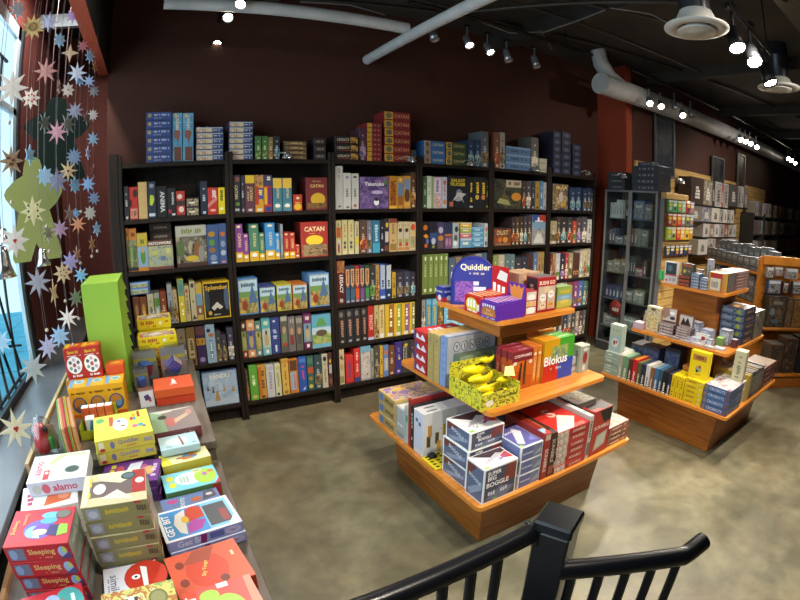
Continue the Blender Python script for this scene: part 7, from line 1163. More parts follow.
for q in SL:
    px, py, sz, col, n, inn, tu, lk = q
    mk = []
    if 'heart' in lk: mk = [(-.06, .05, .08, .09, 'b02030'), (.06, .05, .08, .09, 'b02030'), (0, -.03, .07, .12, 'b02030')]
    if 'red spots' in lk: mk = [(.35*math.cos(a), .35*math.sin(a), .10, .10, 'b02a2a') for a in (.6, 1.4, 2.4, 3.8, 5.0, 5.8)]
    if 'hole' in lk: mk = [(0, 0, .12, .12, '3a2422')]
    if 'black spots' in lk: mk = [(u, v, .07, .08, '1c1c1c') for u in (-.34, .34) for v in (-.4, 0, .42)]
    if 'medallion' in lk: mk = [(0, 0, .4, .42, '6a5430'), (0, 0, .22, .24, 'b89a60')]
    if 'letters' in lk: mk = [(-.2, .2, .16, .1, '7a4a34'), (.15, .05, .16, .1, '7a4a34'), (0, -.2, .18, .1, '7a4a34')]
    if 'speckles' in lk: mk = [(.3*math.cos(a), .3*math.sin(a), .07, .08, '2a2420') for a in (0, 1.26, 2.5, 3.77, 5.0)]
    star(px, py, sz*1.06, col, n, inn, tu, lk, 1.12, mk)
# threads, each hung from the ceiling over the ledge
for k, (pxs, bot) in enumerate([((18, 9), 120), ((33, 98), 330), ((46, 71), 225), ((60, 40), 300), ((70, 53), 318), ((77, 73), 262), ((83, 46), 210), ((90, 56), 255), ((94, 91), 250), ((57, 181), 345), ((38, 282), 434), ((45, 176), 250), ((63, 273), 366), ((54, 293), 380), ((12, 88), 200), ((16, 429), 455), ((75, 185), 270)]):
    yy = strplane(pxs[0])+.008; p = aty(pxs[0], pxs[1], yy)
    if p.x < XL+.06: p = atx(pxs[0], pxs[1], XL+.068)
    zb = max(.84, aty(pxs[0], bot, p.y).z)
    m = MB(); m.tube([(p.x, p.y, ZC-.002), (p.x, p.y, zb)], .0006, STR, 5); m.lathe([(0, 0), (.008, .004), (.01, .012), (.006, .02), (0, .022)], M('a89888', .4), 10, Matrix.Translation((p.x, p.y, zb-.02)))
    tag(m.build('hanging_thread'), f'thin pale thread with a bead end, {ORD[min(k+1, 16)] if k < 16 else "the last"} of those strung before the window', 'thread', 'threads carrying paper stars')
def meeple(px, py, hpx, wpx, y, col, label, cord):
    p = aty(px, py, y); s = (p-EYE).length/F; hh, ww = hpx*s, wpx*s
    half = [(0, .17), (.12, .0), (.40, .0), (.43, .05), (.30, .40), (.265, .48), (.38, .535), (.48, .62), (.50, .66), (.46, .71), (.30, .79), (.17, .83), (.155, .91), (.12, .975), (.04, 1.0)]
    pts = [(x*ww, z*hh - hh*.5) for x, z in half] + [(-x*ww, z*hh - hh*.5) for x, z in reversed(half[1:])]
    m = MB(); n = len(pts); th = .012
    f = [(x, -th, z) for x, z in pts]; b = [(x, th, z) for x, z in pts]; Mt = M(col, .9, 0., .12)
    m.add(f, [tuple(range(n))], Mt); m.add(b, [tuple(reversed(range(n)))], Mt); m.add(f+b, [(i, n+i, n+(i+1) % n, (i+1) % n) for i in range(n)], Mt)
    o = m.build('hanging_figure', None, p, facing(p)); tag(o, label, 'cutout figure', 'cutout game figures hanging by the window')
    m = MB()
    for sx in (-.1, .1): m.tube([(sx*ww, 0, hh*.47), (sx*ww, 0, ZC-p.z)], .002, STR, 5)
    m.build('hanging_cord', o)
meeple(56.5, 139, 76, 62, 3.55, '101b17', 'big dark green cutout game figure with round head hanging behind the stars', 0)
meeple(34, 209, 92, 55, 2.99, '82844c', 'big lime green cutout game figure hanging in front of the dark one', 0)
# silver bells by the window
def bell(px, py, hpx, y, label):
    p = aty(px, py, y)
    if p.x < XL+.06: p = atx(px, py, XL+.07)
    s = (p-EYE).length/F*hpx
    m = MB(); m.lathe([(0, .5*s), (.16*s, .48*s), (.22*s, .3*s), (.27*s, -.1*s), (.42*s, -.5*s), (.40*s, -.5*s), (.24*s, -.1*s), (.18*s, .3*s), (0, .42*s)], M('c4c8cc', .16, .95), 24)
    m.tube([(0, 0, .5*s), (0, 0, ZC-p.z-.003)], .0016, STR, 5)
    tag(m.build('hanging_bell', None, p), label, 'bell', 'silver bells hanging by the window')
bell(43, 257, 16, 2.66, 'shiny silver bell between the legs of the lime figure')
bell(3, 262, 28, 2.3, 'shiny silver bell at the window by the picture edge')
bell(4, 236, 14, 2.52, 'smaller golden silver bell above the other at the window')
# ------------------------------------------------------------------ black handrail at the near edge
RB = M('0f1116', .28); ra = empty('handrail', (0, 0, 0)); tag(ra, 'black metal handrail with a square newel post at the stair edge', 'handrail')
zn = 1.30
P_ = [atz(*q, zn) for q in ((534, 514), (548, 502), (587, 514), (572, 532))]
cN = (P_[1]+P_[3])/2 + Vector((0, 0, 0)); cN = (P_[0]+P_[1]+P_[2]+P_[3])/4
u = (P_[2]-P_[1]).normalized(); angN = math.atan2(u.y, u.x)
hw = .041
m = MB(); m.box(-hw, -hw, .0005, hw, hw, zn-.03, RB, .004); m.box(-hw-.004, -hw-.004, zn-.0295, hw+.004, hw+.004, zn, RB, .005); o = m.build('newel_post', ra, (cN.x, cN.y, 0), angN)
zl = 1.255
La, Lb = atz(531, 533, zl), atz(352, 612, zl)
dl = (Lb-La).normalized()
m = MB(); m.tube([La, Lb], .023, RB, 18); m.build('rail_tube', ra)
m = MB(); m.box(-.004, -.024, -.026, .004, .024, .022, RB, .002); o = m.build('rail_bracket', ra, La - dl*.004, math.atan2(dl.y, dl.x))
zr_ = 1.17
Ra, Rb, Rc = atz(570, 592, zr_), atz(684, 556, zr_), atz(703, 541, zr_+.012)
Ra = Vector((cN.x, cN.y, zr_)) + (Ra-Vector((cN.x, cN.y, zr_)))*.35
m = MB(); m.tube([Ra, Rb, Rb.lerp(Rc, .25), Rc], .024, RB, 16); m.build('lower_rail_tube', ra)
dl2 = (Rb-Ra)
for k in range(6):
    q = La + dl*(.09+.07*k); m = MB(); m.tube([(q.x, q.y, zl-.02), (q.x, q.y, .20)], .012, RB, 10); m.build('baluster', ra)
for k in range(5):
    q = Ra.lerp(Rb, .12+.21*k); m = MB(); m.tube([(q.x, q.y, zr_-.02), (q.x, q.y, .0005)], .012, RB, 10); m.build('baluster', ra)
m = MB(); m.tube([La+dl*.04+Vector((0, 0, .20-La.z)), Lb+Vector((0, 0, .20-Lb.z))], .012, RB, 10); m.build('bottom_rail', ra)
# ------------------------------------------------------------------ glass cabinet by the orange wall
CX = 5.24; cy0, cy1 = 3.07, 3.88; cz1 = 2.165
cab = empty('glass_cabinet', (CX, (cy0+cy1)/2, 0)); tag(cab, 'tall glass fronted display cabinet in aluminium frame beside the orange wall', 'cabinet')
hw_ = (cy1-cy0)/2; DK = M('2a2a2c', .5)
m = MB(); m.box(.01, -hw_, .0005, .40, hw_, .12, DK); m.box(.0305, -hw_, .1205, .40, -hw_+.018, cz1, DK); m.box(.0305, hw_-.018, .1205, .40, hw_, cz1, DK); m.box(.385, -hw_+.0185, .1205, .40, hw_-.0185, cz1, DK); m.box(.0305, -hw_+.0185, cz1-.018, .3845, hw_-.0185, cz1, DK); m.build('carcass', cab)
shz = [atx(612, q, CX+.2).z for q in (220, 241.5, 266, 287)]; shz = [1.80, 1.46, 1.08, .72, .34]
for z in shz:
    m = MB(); m.box(.06, -hw_+.0185, z-.012, .384, hw_-.0185, z, M('5a5a5c', .3)); m.build('shelf', cab)
for s_ in (-1, 1):
    a, b = (-hw_, -.002) if s_ < 0 else (.002, hw_)
    m = MB(); fw = .022
    for (y0_, y1_, z0_, z1_) in ((a, a+fw, .12, cz1), (b-fw, b, .12, cz1), (a+fw, b-fw, .12, .12+fw), (a+fw, b-fw, cz1-fw, cz1)):
        m.box(.0, y0_, z0_, .02, y1_, z1_, ALU, .001)
    d_ = m.build('door', cab)
    m = MB(); m.box(.008, a+fw+.0005, .143, .012, b-fw-.0005, cz1-fw-.0005, GLASS); m.build('glass_pane', d_)
    m = MB(); m.box(-.008, (b-.016 if s_ < 0 else a+.004), 1.0, -.0005, (b-.006 if s_ < 0 else a+.014), 1.12, ALU); m.build('handle', d_)
GCB = 'boxes inside the glass cabinet'
def cabrow(k, items):
    y = cy1-.035
    for i, (w, h, c, look) in enumerate(items):
        sp = spec(c, L=[r(.08, .05, .92, .95, c), sc(.3, .2, .7, .8, 'd8d8d8' if hue(c) not in ('white', 'pale grey', 'cream') else '6a6a74', 5, 90)], F_=[r(.1, .1, .9, .9, c)])
        if w > .08: sp = spec(c, L=[r(.05, .05, .95, .95, (c, '8a8a90', 'b0a89a', c), ) if False else r(.05, .06, .95, .94, ((c, '6a6a74', 'a8a49c', c), 16, i)), sc(.2, .6, .8, .8, 'd8d4cc', 6)])
        gbox(sp, .18, w-.004, h, (CX+.17, y-w/2, shz[k]+.0005), 0, f'{look}, {ORD[i+1]} from the bookcases on {["top", "second", "third", "fourth", "lowest"][k]} cabinet shelf', GCB, 'hobby_game')
        y -= w
cabrow(0, [(.035, .20, 'b8b8bc', 'slim white spine'), (.032, .19, 'c0c0c4', 'slim white spine'), (.035, .205, 'bcbcc0', 'slim white spine'), (.05, .24, 'c4c4c8', 'taller white spine'), (.05, .24, 'b4b4ba', 'taller white spine'), (.045, .235, '9a9aa0', 'greyish white spine'), (.06, .18, '3a3a40', 'black box'), (.07, .12, '2a4a8a', 'small blue box'), (.17, .24, '2f6aa8', 'bright blue box'), (.12, .20, '8a7a70', 'photo printed box')])
cabrow(1, [(.05, .18, '6a4a5a', 'plum spine'), (.05, .20, '44506a', 'slate spine'), (.14, .10, '2a4a80', 'low blue box'), (.12, .12, '9a8a64', 'low tan box'), (.05, .22, '7a5a50', 'brown spine'), (.05, .22, '8a847c', 'grey spine'), (.05, .22, '94908a', 'pale grey spine'), (.12, .22, '6a6a60', 'grey olive box')])
cabrow(2, [(.10, .14, 'a89a80', 'cream carton'), (.12, .17, '8a7434', 'mustard box'), (.12, .18, '9a8440', 'second mustard box'), (.04, .24, '4a4a4e', 'charcoal spine'), (.04, .24, '54545a', 'charcoal grey spine'), (.04, .24, '48484c', 'dark spine'), (.12, .10, 'a83a34', 'low red box'), (.05, .2, '5a4a4a', 'dusky spine')])
cabrow(3, [(.06, .17, '2c3a5e', 'navy tin'), (.06, .17, '2f3f66', 'navy tin'), (.06, .17, '2c3a5e', 'navy tin'), (.06, .17, '31426a', 'navy tin'), (.06, .17, '2c3a5e', 'navy tin'), (.16, .16, '4a4a4c', 'charcoal box'), (.18, .18, '6a6a4c', 'olive green box')])
cabrow(4, [(.28, .16, '5a5448', 'taupe box'), (.30, .2, '3a3a3a', 'black carton')])
m = MB(); m.lathe([(0, 0), (.11, 0), (.11, .012), (0, .012)], M('a03028', .4), 32, Matrix.Rotation(math.pi/2, 4, 'Y'))
o = m.build('round_sign', None, (CX+.042, 3.62, .60)); decals_mb = MB()
for a, b in ((-.05, -.02), (-.01, .02), (.03, .05)): decals_mb.box(-.0015, a, -.035, -.0005, b, .01, 'd8ccc0')
decals_mb.build('sign_print', o); tag(o, 'round red sign with white print inside the lower cabinet', 'sign')
# boxes on top of the cabinet
GRB = spec('33363e', L=[r(.03, .1, .97, .9, '3a3e48'), sc(.25, .3, .8, .7, '8a8e98', 8)], F_=[r(.03, .1, .97, .9, '30333a')], T=[r(.04, .04, .96, .96, '42464e')])
stackbox(GRB, 3, .30, .27, .078, (CX+.20, cy1-.14, cz1+.001), 0, 'pile on the cabinet nearest the orange wall', 'dark grey game box', 'boxes on the glass cabinet', .004)
stackbox(GRB, 4, .32, .40, .078, (CX+.21, cy0+.215, cz1+.001), 0, 'larger pile on the cabinet', 'dark grey large game box', 'boxes on the glass cabinet', .006)
gbox(GRB, .22, .20, .05, (CX+.2, cy0+.26, cz1+.318), .1, 'dark grey flat box crowning the larger pile on the cabinet', 'boxes on the glass cabinet')
clip_lamp(623, 181, 3.56, 'silver clip lamp in front of the dark grey boxes on the cabinet')
clip_lamp(681, 190, 3.12, 'pale clip lamp over the rack of card packets')
# ------------------------------------------------------------------ tan slat panels and hanging card packets
SY = 3.025; RX = 5.34
rk = empty('card_rack', (RX, SY, 0)); tag(rk, 'tan slatted rack of hanging card packets beside the glass cabinet', 'rack')
xr0 = 0.0; xr1 = aty(690, 230, SY).x-RX; hP = aty(668, 199, SY).z
m = MB(); m.box(0, 0, .0005, xr1, .03, hP, SLAT)
for k in range(int((hP-.15)/.1)): m.box(0, -.002, .12+k*.1, xr1, -.0005, .128+k*.1, M('5a4524'))
m.build('slat_panel', rk)
m = MB(); m.box(-.02, -.05, hP+.0005, xr1*.75, .035, hP+.075, M('b89a62', .5), .004); m.build('header_board', rk)
m = MB(); m.box(-.025, -.012, .0005, -.001, .04, hP, ALU); m.build('edge_post', rk)
PK = [['3f8a5a', '4a9a6a', '56905a', '7aa884', 'b8343a', '6a7a94'], ['8a2a2a', 'b06a2a', 'b8343a', '7a6a72', '6a7a4a', '5a6a8a'], ['8ab03a', '9aa44a', 'b8302c', 'c8962a', 'd0a82a', 'a8862a'], ['2e2e4a', '34344e', '2e2e4a', '3a3450', '2e2e4a', '343048']]
for rI, (ptop, pbot) in enumerate(((200, 212), (213.5, 225.5), (227, 240), (246, 256))):
    zt, zb = aty(672, ptop, SY-.06).z, aty(672, pbot, SY-.06).z; w_ = (xr1-.02)/6
    for i, c in enumerate(PK[rI]):
        g0 = spec(c, [r(.06, .05, .94, .78, c), r(.15, .5, .85, .74, 'd8d0b8' if i % 2 else 'c8c03a'), e(.5, .3, .3, .16, ('b8b4a8', '3a3a44', 'c87a3a')[i % 3]), r(.06, .82, .94, .97, 'd0d0d0')])
        gbox(g0, w_-.012, .025, zt-zb, (RX+.012+w_*(i+.5), SY-.045+.004*(i % 2), zb), 0, f'hanging {hue(c)} card packet, {ORD[i+1]} from the cabinet in {["top", "second", "third", "dark fourth"][rI]} row of the rack', 'hanging card packets on the tan rack', 'hanging_packet', 'card packet')
    for i in range(6):
        m = MB(); m.tube([(.012+w_*(i+.5), -.003, zt+.012), (.012+w_*(i+.5), -.10, zt+.012)], .003, CHROME, 6); m.build('peg_hook', rk)
for k in range(3):
    gbox(spec('2f8a4a', L=[r(.1, .1, .9, .9, '3a9a54')], F_=[r(.1, .1, .9, .9, '3a9a54')]), .05, .05, .11, (RX-.06, 2.96-.06*k, 1.10), 0, f'green hanging packet at the rack end, {ORD[k+1]} from the wall', 'green hanging packets', 'hanging_packet', 'card packet')
# slatwall along the rear wall with shelves of boxes
sw = MB(); sw.box(5.85, YR-.03, .0, 11.8, YR-.001, 2.62, SLAT)
for k in range(25): sw.box(5.85, YR-.032, .1+k*.1, 11.8, YR-.0305, .109+k*.1, M('4a3a20'))
tag(sw.build('wall_slat_panel'), 'tan slatwall panel along the rear wall', 'room', None, 'structure')
def shelf_run(px0, px1, py, label, dep=.32):
    yb = YR-.033-dep; a, b = aty(px0, py, yb), aty(px1, py+ (px1-px0)*.12, yb); z = (a.z+b.z)/2
    m = MB(); m.box(a.x, yb, z-.022, b.x, YR-.0335, z, M('1c1a1a', .5)); tag(m.build('wall_shelf'), label, 'shelf', 'black shelves on the rear slatwall'); return a.x, b.x, z, yb
def fill(run, items, look, grp, cap=9):
    xa, xb, z, yb = run; tot = sum(i[0] for i in items); x = xa+.01
    for i, (w, h, c) in enumerate(items):
        ww = w/tot*(xb-xa-.02)
        art = A((c, '6a6864', 'a8a49c', c), 12, i % 5) if i % 2 else c
        gbox(spec(c, [r(.05, .04, .95, .96, art if not isinstance(art, str) else c), sc(.3, .2, .7, .8, '3a3638' if hue(c) in ('white', 'cream', 'pale grey') else 'b8b4ac', 5, 90)]), ww-.005, .24, min(h, cap), (x+ww/2, yb+.13+.004*(i % 3), z+.0006), 0, f'{hue(c)} box, {ORD[i+1]} from the cabinet side on {look}', grp, 'hobby_game'); x += ww
r1 = shelf_run(691, 729, 203.5, 'upper black shelf of big boxes on the slatwall near the framed poster')
fill(r1, [(.5, .42, '3c302c'), (.4, .42, '6a5a34'), (.12, .42, '3a3034'), (.3, .42, 'a4a4a8'), (.12, .4, '8a4a44'), (.25, .42, 'a8a8aa')], 'the upper slatwall shelf', 'boxes on the rear slatwall shelves')
r2 = shelf_run(729, 748, 206, 'upper black shelf farther along the slatwall')
fill(r2, [(.6, .40, '4a4444'), (.25, .4, '9a9a9c'), (.2, .4, 'a4a4a4'), (.3, .38, '5a4a4a')], 'the second upper slatwall shelf', 'boxes on the rear slatwall shelves')
r3 = shelf_run(690, 734, 219.5, 'middle black shelf of white boxes on the slatwall')
fill(r3, [(.35, .25, '6a625c'), (.35, .27, '54587a'), (.3, .29, 'b0aca0'), (.14, .24, 'a8a8a4'), (.14, .24, 'b4b0ac'), (.14, .24, 'a4a09c'), (.14, .24, 'b0acac')], 'the middle slatwall shelf', 'boxes on the rear slatwall shelves', min(r1[2], r2[2])-r3[2]-.03)
r4 = shelf_run(703, 736, 235, 'third black shelf of white boxes on the slatwall')
fill(r4, [(.25, .26, 'a8a4a0'), (.2, .26, '8a5a44'), (.2, .28, 'b0b0b0'), (.2, .28, 'a4a0a4'), (.2, .26, '7a4a3a'), (.2, .26, 'b4b0a8'), (.15, .27, 'a8a8a8')], 'the third slatwall shelf', 'boxes on the rear slatwall shelves', r3[2]-r4[2]-.03)
r5 = shelf_run(698, 738, 251, 'lowest black shelf of white boxes on the slatwall')
fill(r5, [(.25, .25, 'b0aca4'), (.25, .27, 'b4b4b0'), (.2, .25, '6a3a38'), (.2, .27, 'a8a4a8'), (.2, .27, 'b4b0b4'), (.2, .25, 'a49c9a')], 'the lowest slatwall shelf', 'boxes on the rear slatwall shelves', r4[2]-r5[2]-.03)
# framed pictures
def poster(px0, px1, pyt, pyb, label, art, lean=.03):
    y_ = YR-.036; a = aty(px0, (pyt+pyb)/2, y_); b = aty(px1, (pyt+pyb)/2, y_); zt = aty((px0+px1)/2, pyt, y_).z; zb = aty((px0+px1)/2, pyb, y_).z
    w, h = b.x-a.x, zt-zb; o = empty('framed_poster', ((a.x+b.x)/2, y_-.012, zb)); tag(o, label, 'poster')
    m = MB()
    for (x0_, x1_, z0_, z1_) in ((-w/2, -w/2+.03, 0, h), (w/2-.03, w/2, 0, h), (-w/2+.03, w/2-.03, 0, .03), (-w/2+.03, w/2-.03, h-.03, h)): m.box(x0_, -.02, z0_, x1_, .01, z1_, M('6a6c6a', .4, .5))
    m.build('frame', o)
    m = MB(); m.box(-w/2+.0305, -.004, .0305, w/2-.0305, .008, h-.0305, A(*art)); m.build('print', o)
    m = MB(); m.box(-w/2+.0305, -.010, .0305, w/2-.0305, -.007, h-.0305, clear_mat('poster_glass', 'ffffff', .05, .03)); m.build('glass', o)
poster(654, 673.5, 117, 177, 'tall framed dark blue poster with a pale tree like figure', (('1e2634', '28324a', '4a4a44', '7a6248'), 5, 2))
poster(711, 723, 157, 194, 'smaller framed grey picture reflecting the lamps', (('2a2c30', '3a3e44', '4a4e54'), 3, 1))
poster(736.5, 744, 154, 204, 'framed brown poster farther along the rear wall', (('3a302e', '4a3e3a', '54443e'), 4, 2))
# far black bookcases
for k, (px0, px1) in enumerate(((754.5, 765), (765.5, 780), (780.5, 800))):
    y_ = YR-.35; a, b = aty(px0, 210, y_).x, aty(px1, 213, y_).x; w = b-a
    o = empty('far_bookcase', (a, y_, 0)); tag(o, f'black bookcase far along the rear wall, {ORD[k+1]} beyond the slatwall', 'bookcase', 'far black bookcases')
    m = MB(); m.box(0, 0, .0005, .03, .31, 2.05, BEAMM); m.build('side_panel', o); m = MB(); m.box(w-.035, 0, .0005, w-.005, .31, 2.05, BEAMM); m.build('side_panel', o)
    m = MB(); m.box(.0305, .29, .0005, w-.0355, .31, 2.05, BEAMM); m.build('back_panel', o)
    for z in (.3, .75, 1.2, 1.62, 2.0):
        m = MB(); m.box(.0305, .005, z-.03, w-.0355, .2895, z, BEAMM); m.build('shelf', o)
        if z < .7: continue
        n = 5; ww = (w-.08)/n
        for i in range(n):
            c = rnd.choice(['8a8478', 'a8a49a', '4a3a3a', '6a6a70', 'b0a8a0', '5a4a3a', '7a3a34', '9a94a0'])
            gbox(spec(c, [sc(.3, .2, .7, .8, '3a3436', 5, 90)]), ww-.008, .2, .26+.04*rnd.random(), (a+.04+ww*(i+.5), y_+.115, z+.0006), 0, f'{hue(c)} box, {ORD[i+1]} along {["second", "third", "fourth", "top"][(0.75, 1.2, 1.62, 2.0).index(z)]} shelf of {ORD[k+1]} far bookcase', 'boxes in the far black bookcases', 'hobby_game')
# dark stuff under the card rack
# ------------------------------------------------------------------ long gondola with an orange end panel
E0 = Vector((6.02, 1.90, 0)); ZG = zon(763, 274, E0); ZP = zon(766, 256, E0)
gA = atz(705, 257, ZG); gB = Vector((E0.x, E0.y, ZG)) + (gA-Vector((E0.x, E0.y, ZG))).normalized()*.045
dv = (gB-gA); gl = dv.length; ga = math.atan2(dv.y, dv.x); nrm = Vector((-math.sin(ga), math.cos(ga), 0))
if nrm.dot(gA) < 0: nrm = -nrm
gd = empty('shelf_gondola', (gA.x, gA.y, 0), ga); tag(gd, 'long wooden shelf gondola crowded with grey boxes of miniatures', 'shelf unit')
sgn = 1
def gy(v0, v1): return (v0, v1) if sgn > 0 else (-v1, -v0)
for z in (.40, ZG-.40, ZG):
    m = MB(); a_, b_ = gy(0, .34); m.box(0, a_, z-.03, gl, b_, z, WOODH, .002); m.build('shelf', gd)
m = MB(); a_, b_ = gy(.345, .38); m.box(0, a_, .0005, gl, b_, ZG-.031, SLAT); m.build('back_panel', gd)
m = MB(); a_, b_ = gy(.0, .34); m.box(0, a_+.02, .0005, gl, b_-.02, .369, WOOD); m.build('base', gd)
MIN = (('3a4656', '6a7684', '9aa4ac', '2a3038', '7a8088'), 30, 2)
CA, SA = math.cos(ga), math.sin(ga)
def gpt(u, v, z): v *= sgn; return (gA.x+u*CA-v*SA, gA.y+u*SA+v*CA, z)
for ti, (z, v) in enumerate(((ZG+.001, .09), (ZG+.001, .25), (ZG-.399, .10))):
    n = 10; hh = (.15, .27, .30)[ti]
    for i in range(n):
        w = gl/n
        gbox(spec('4a545e', [r(.04, .05, .96, .95, (('3a4656', '6a7684', '9aa4ac', '2a3038', '7a8088'), 30, i % 4)), sc(.1, .6, .9, .8, 'b0b8c0', 8), sc(.1, .2, .9, .4, '20262e', 8)], B=[r(.04, .05, .96, .95, (('3a4656', '6a7684', '9aa4ac', '2a3038'), 30, i % 4))], T=[r(.04, .05, .96, .95, (('5a6a7c', '8a94a0', '3a4450'), 26, i % 4))]), w-.01, .13, hh*(1+.06*(i % 3)), gpt(w*(i+.5), v, z), ga if sgn > 0 else ga+math.pi, f'blue grey miniatures box, {ORD[i+1]} from the far end in the {["front upper", "back upper", "lower"][ti]} gondola row', 'miniatures boxes on the gondola', 'miniatures_box')
# end panel
eA = atz(764, 300, 1.0)
e0 = gB + Vector((.03, -.02, 0)); e1p = atx(805, 258, 1)  # direction only
ed = Vector((-math.sin(ga), math.cos(ga), 0)); ew = .95; ea = math.atan2(ed.y, ed.x); eo = E0
ep = empty('packet_rack', (eo.x, eo.y, 0), ea); tag(ep, 'orange slatted end panel of the gondola with packets hung on hooks', 'display panel')
m = MB(); m.box(0, 0, .0005, ew, .04, ZP, WOODH)
for k in range(13): m.box(.02, -.002, .15+k*.1, ew-.02, -.0005, .158+k*.1, M('6a3a12'))
m.build('slat_panel', ep)
m = MB(); m.box(-.01, -.03, ZP-.10, ew+.01, -.003, ZP+.005, WOODH, .003); m.build('header_board', ep)
m = MB(); m.box(-.04, -.02, .0005, -.0105, .05, ZP-.02, WOODH); m.build('edge_post', ep)
CE, SE = math.cos(ea), math.sin(ea)
ZR1 = zon(768, 277, E0); ZR2 = zon(768, 293, E0); ZS1 = zon(768, 326, E0)
def ept(u, v, z): return (eo.x+u*CE-v*SE, eo.y+u*SE+v*CE, z)
for i, (u, z, w, h, c, lab) in enumerate([(.07, ZR1, .10, .12, 'a8a8a4', 'hanging white striped packet on the orange end panel'), (.20, ZR1+.03, .13, .10, '9a7a74', 'hanging pale packet with red label on the orange end panel'), (.42, ZR1, .18, .12, 'b0b0b8', 'hanging white topped packet farther on the orange end panel'), (.16, ZR2, .20, ZR1-ZR2-.03, '3f5a84', 'hanging blue packet below the white striped one'), (.34, ZR2+.02, .08, .12, '7a3a34', 'small hanging red packet beside the blue one'), (.52, ZR2, .14, ZR1-ZR2-.03, '4a4a50', 'hanging grey packet at the frame edge of the end panel')]):
    gbox(spec(c, [r(.05, .05, .95, .7, ((c, '3a3a40', 'b8b4ac', c), 18, i)), r(.05, .74, .95, .96, 'd8d8dc')]), w, .06, h, ept(u, -.06, z), ea, lab, 'packets hung on the orange end panel', 'hanging_packet', 'packet')
ZS1 = zon(768, 326, E0); ZS2 = max(.16, zon(752, 362, E0))
m = MB(); m.box(0, -.20, ZS1-.03, ew, -.003, ZS1, WOODH, .003); tag(m.build('end_shelf', None, (eo.x, eo.y, 0), ea), 'orange wooden shelf fixed low on the end panel', 'shelf')
gbox(spec('34322e', [r(.05, .04, .95, .96, (('2a2826', '4a463e', '6a5a44', '38342e'), 7, 2)), r(.3, .74, .8, .84, '8a8478'), e(.5, .2, .22, .07, '5a6474'), e(.3, .5, .14, .12, '7a8088'), e(.65, .5, .14, .1, '7a6248')], L=[r(.1, .1, .9, .9, '2c2a28')]), .30, .12, ZR2-ZS1-.02, ept(.19, -.10, ZS1+.0006), ea, 'big charcoal game box standing on the low end shelf', G2)
gbox(spec('5a4434', [r(.05, .04, .95, .96, (('4a3a2c', '8a6a44', '3a2e26', 'a8a098'), 14, 3))], L=[r(.1, .04, .9, .96, (('c8b8a8', '4a3a30', '8a3a34'), 26, 4))]), .10, .12, ZR2-ZS1-.03, ept(.40, -.10, ZS1+.0006), ea, 'narrow brown and white game box on the low end shelf', G2)
gbox(spec('6a5234', [r(.05, .04, .95, .96, (('7a5a34', '9a7a4a', '4a3a24'), 9, 3))]), .24, .12, ZR2-ZS1-.04, ept(.58, -.10, ZS1+.0006), ea, 'brown gold game box at the frame edge on the low end shelf', G2)
# low dark boxes before the end panel
fd = Vector((-math.cos(ga+math.pi), -math.sin(ga+math.pi), 0)); fd = Vector((math.cos(ga), math.sin(ga), 0))
pc_ = E0 + ed*.42 + fd*.27
o = empty('low_plinth', (pc_.x, pc_.y, 0), ea); tag(o, 'low orange wood plinth holding dark boxes at the foot of the end panel', 'plinth')
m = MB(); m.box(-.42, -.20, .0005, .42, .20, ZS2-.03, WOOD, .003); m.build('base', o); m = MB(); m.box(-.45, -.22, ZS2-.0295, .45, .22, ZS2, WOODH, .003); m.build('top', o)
hmx = ZS1-ZS2-.04
for i, (dx, dy, w, d, hf, c, lab) in enumerate([(-.33, -.08, .20, .20, .8, '5a4a3c', 'brown mottled box on the low plinth'), (-.11, -.08, .20, .20, .95, '4a3026', 'dark russet box on the low plinth'), (.16, -.08, .28, .22, .98, '1e2028', 'black box with blue lettering on the low plinth')]):
    gbox(spec(c, [r(.05, .05, .95, .95, ((c, '2a2624', '6a5040', c), 10, i)) if i != 2 else sc(.15, .45, .85, .7, '5a8ac8', 7)], L=[r(.05, .05, .95, .95, ((c, '3a342e', '5a4a3c'), 12, i))], T=[r(.05, .05, .95, .95, '5a5650')]), w, d, hmx*hf, (pc_.x+dx*math.cos(ea)-dy*math.sin(ea), pc_.y+dx*math.sin(ea)+dy*math.cos(ea), ZS2+.0006), ea, lab, 'dark boxes on the low plinth')
# ------------------------------------------------------------------ track lights with their beams
BL = M('16171b', .4, .2); SV = M('8c9096', .3, .7)
za = 3.38
tp = [aty(x, y, 3.30) for x, y in ((435, 40), (470, 46), (491, 53), (509, 61), (537, 67))]
track(Vector((tp[0].x-.25, 3.30, 3.62)), Vector((tp[4].x+.7, 3.30, 3.62)), 3.6, 'dark light track in front of the bookcase wall')
aims = [(1.6, 4.2, 1.0), (2.1, 4.1, 1.2), (3.0, 4.1, 1.3), (3.6, 4.1, 1.2), (4.6, 4.1, 1.2)]
for i, p in enumerate(tp):
    head(p, (2.0+.5*i, 1.6, .6) if i in (1, 2) else (p.x+.1, p.y-.3, p.z-1), i in (1, 2), .085, SV, f'silver track spotlight {"glowing" if i in (1, 2) else "switched off"}, {ORD[i+1]} along the track before the bookcases', E_BOOK*.5, 70)
tq = [atz(x, y, z) for x, y, z in ((240, 5, 3.42), (228, 18, 3.42), (217, 45, 3.42))]
track(Vector((tq[0].x, tq[0].y-.6, 3.66)), Vector((tq[2].x, tq[2].y+.2, 3.66)), 3.6, 'dark light track above the window table')
for i, p in enumerate(tq):
    head(p, ((-.2, 1.6, .7), (.3, 1.2, .7), (.5, 1.2, .4))[i], True, .09, SV, f'glowing silver spotlight above the window side, {("highest", "middle", "lowest")[i]} of three in view', E_LEFT*.45, 70)
tr_ = [atz(x, y, z) for x, y, z in ((738, 49, 3.12), (755, 63, 3.12), (771, 84, 3.12))]
track(tr_[0]+Vector((-.12, .0, .30)), tr_[2]+Vector((.06, .0, .30)), 3.4, 'black light track under the grey rectangular duct')
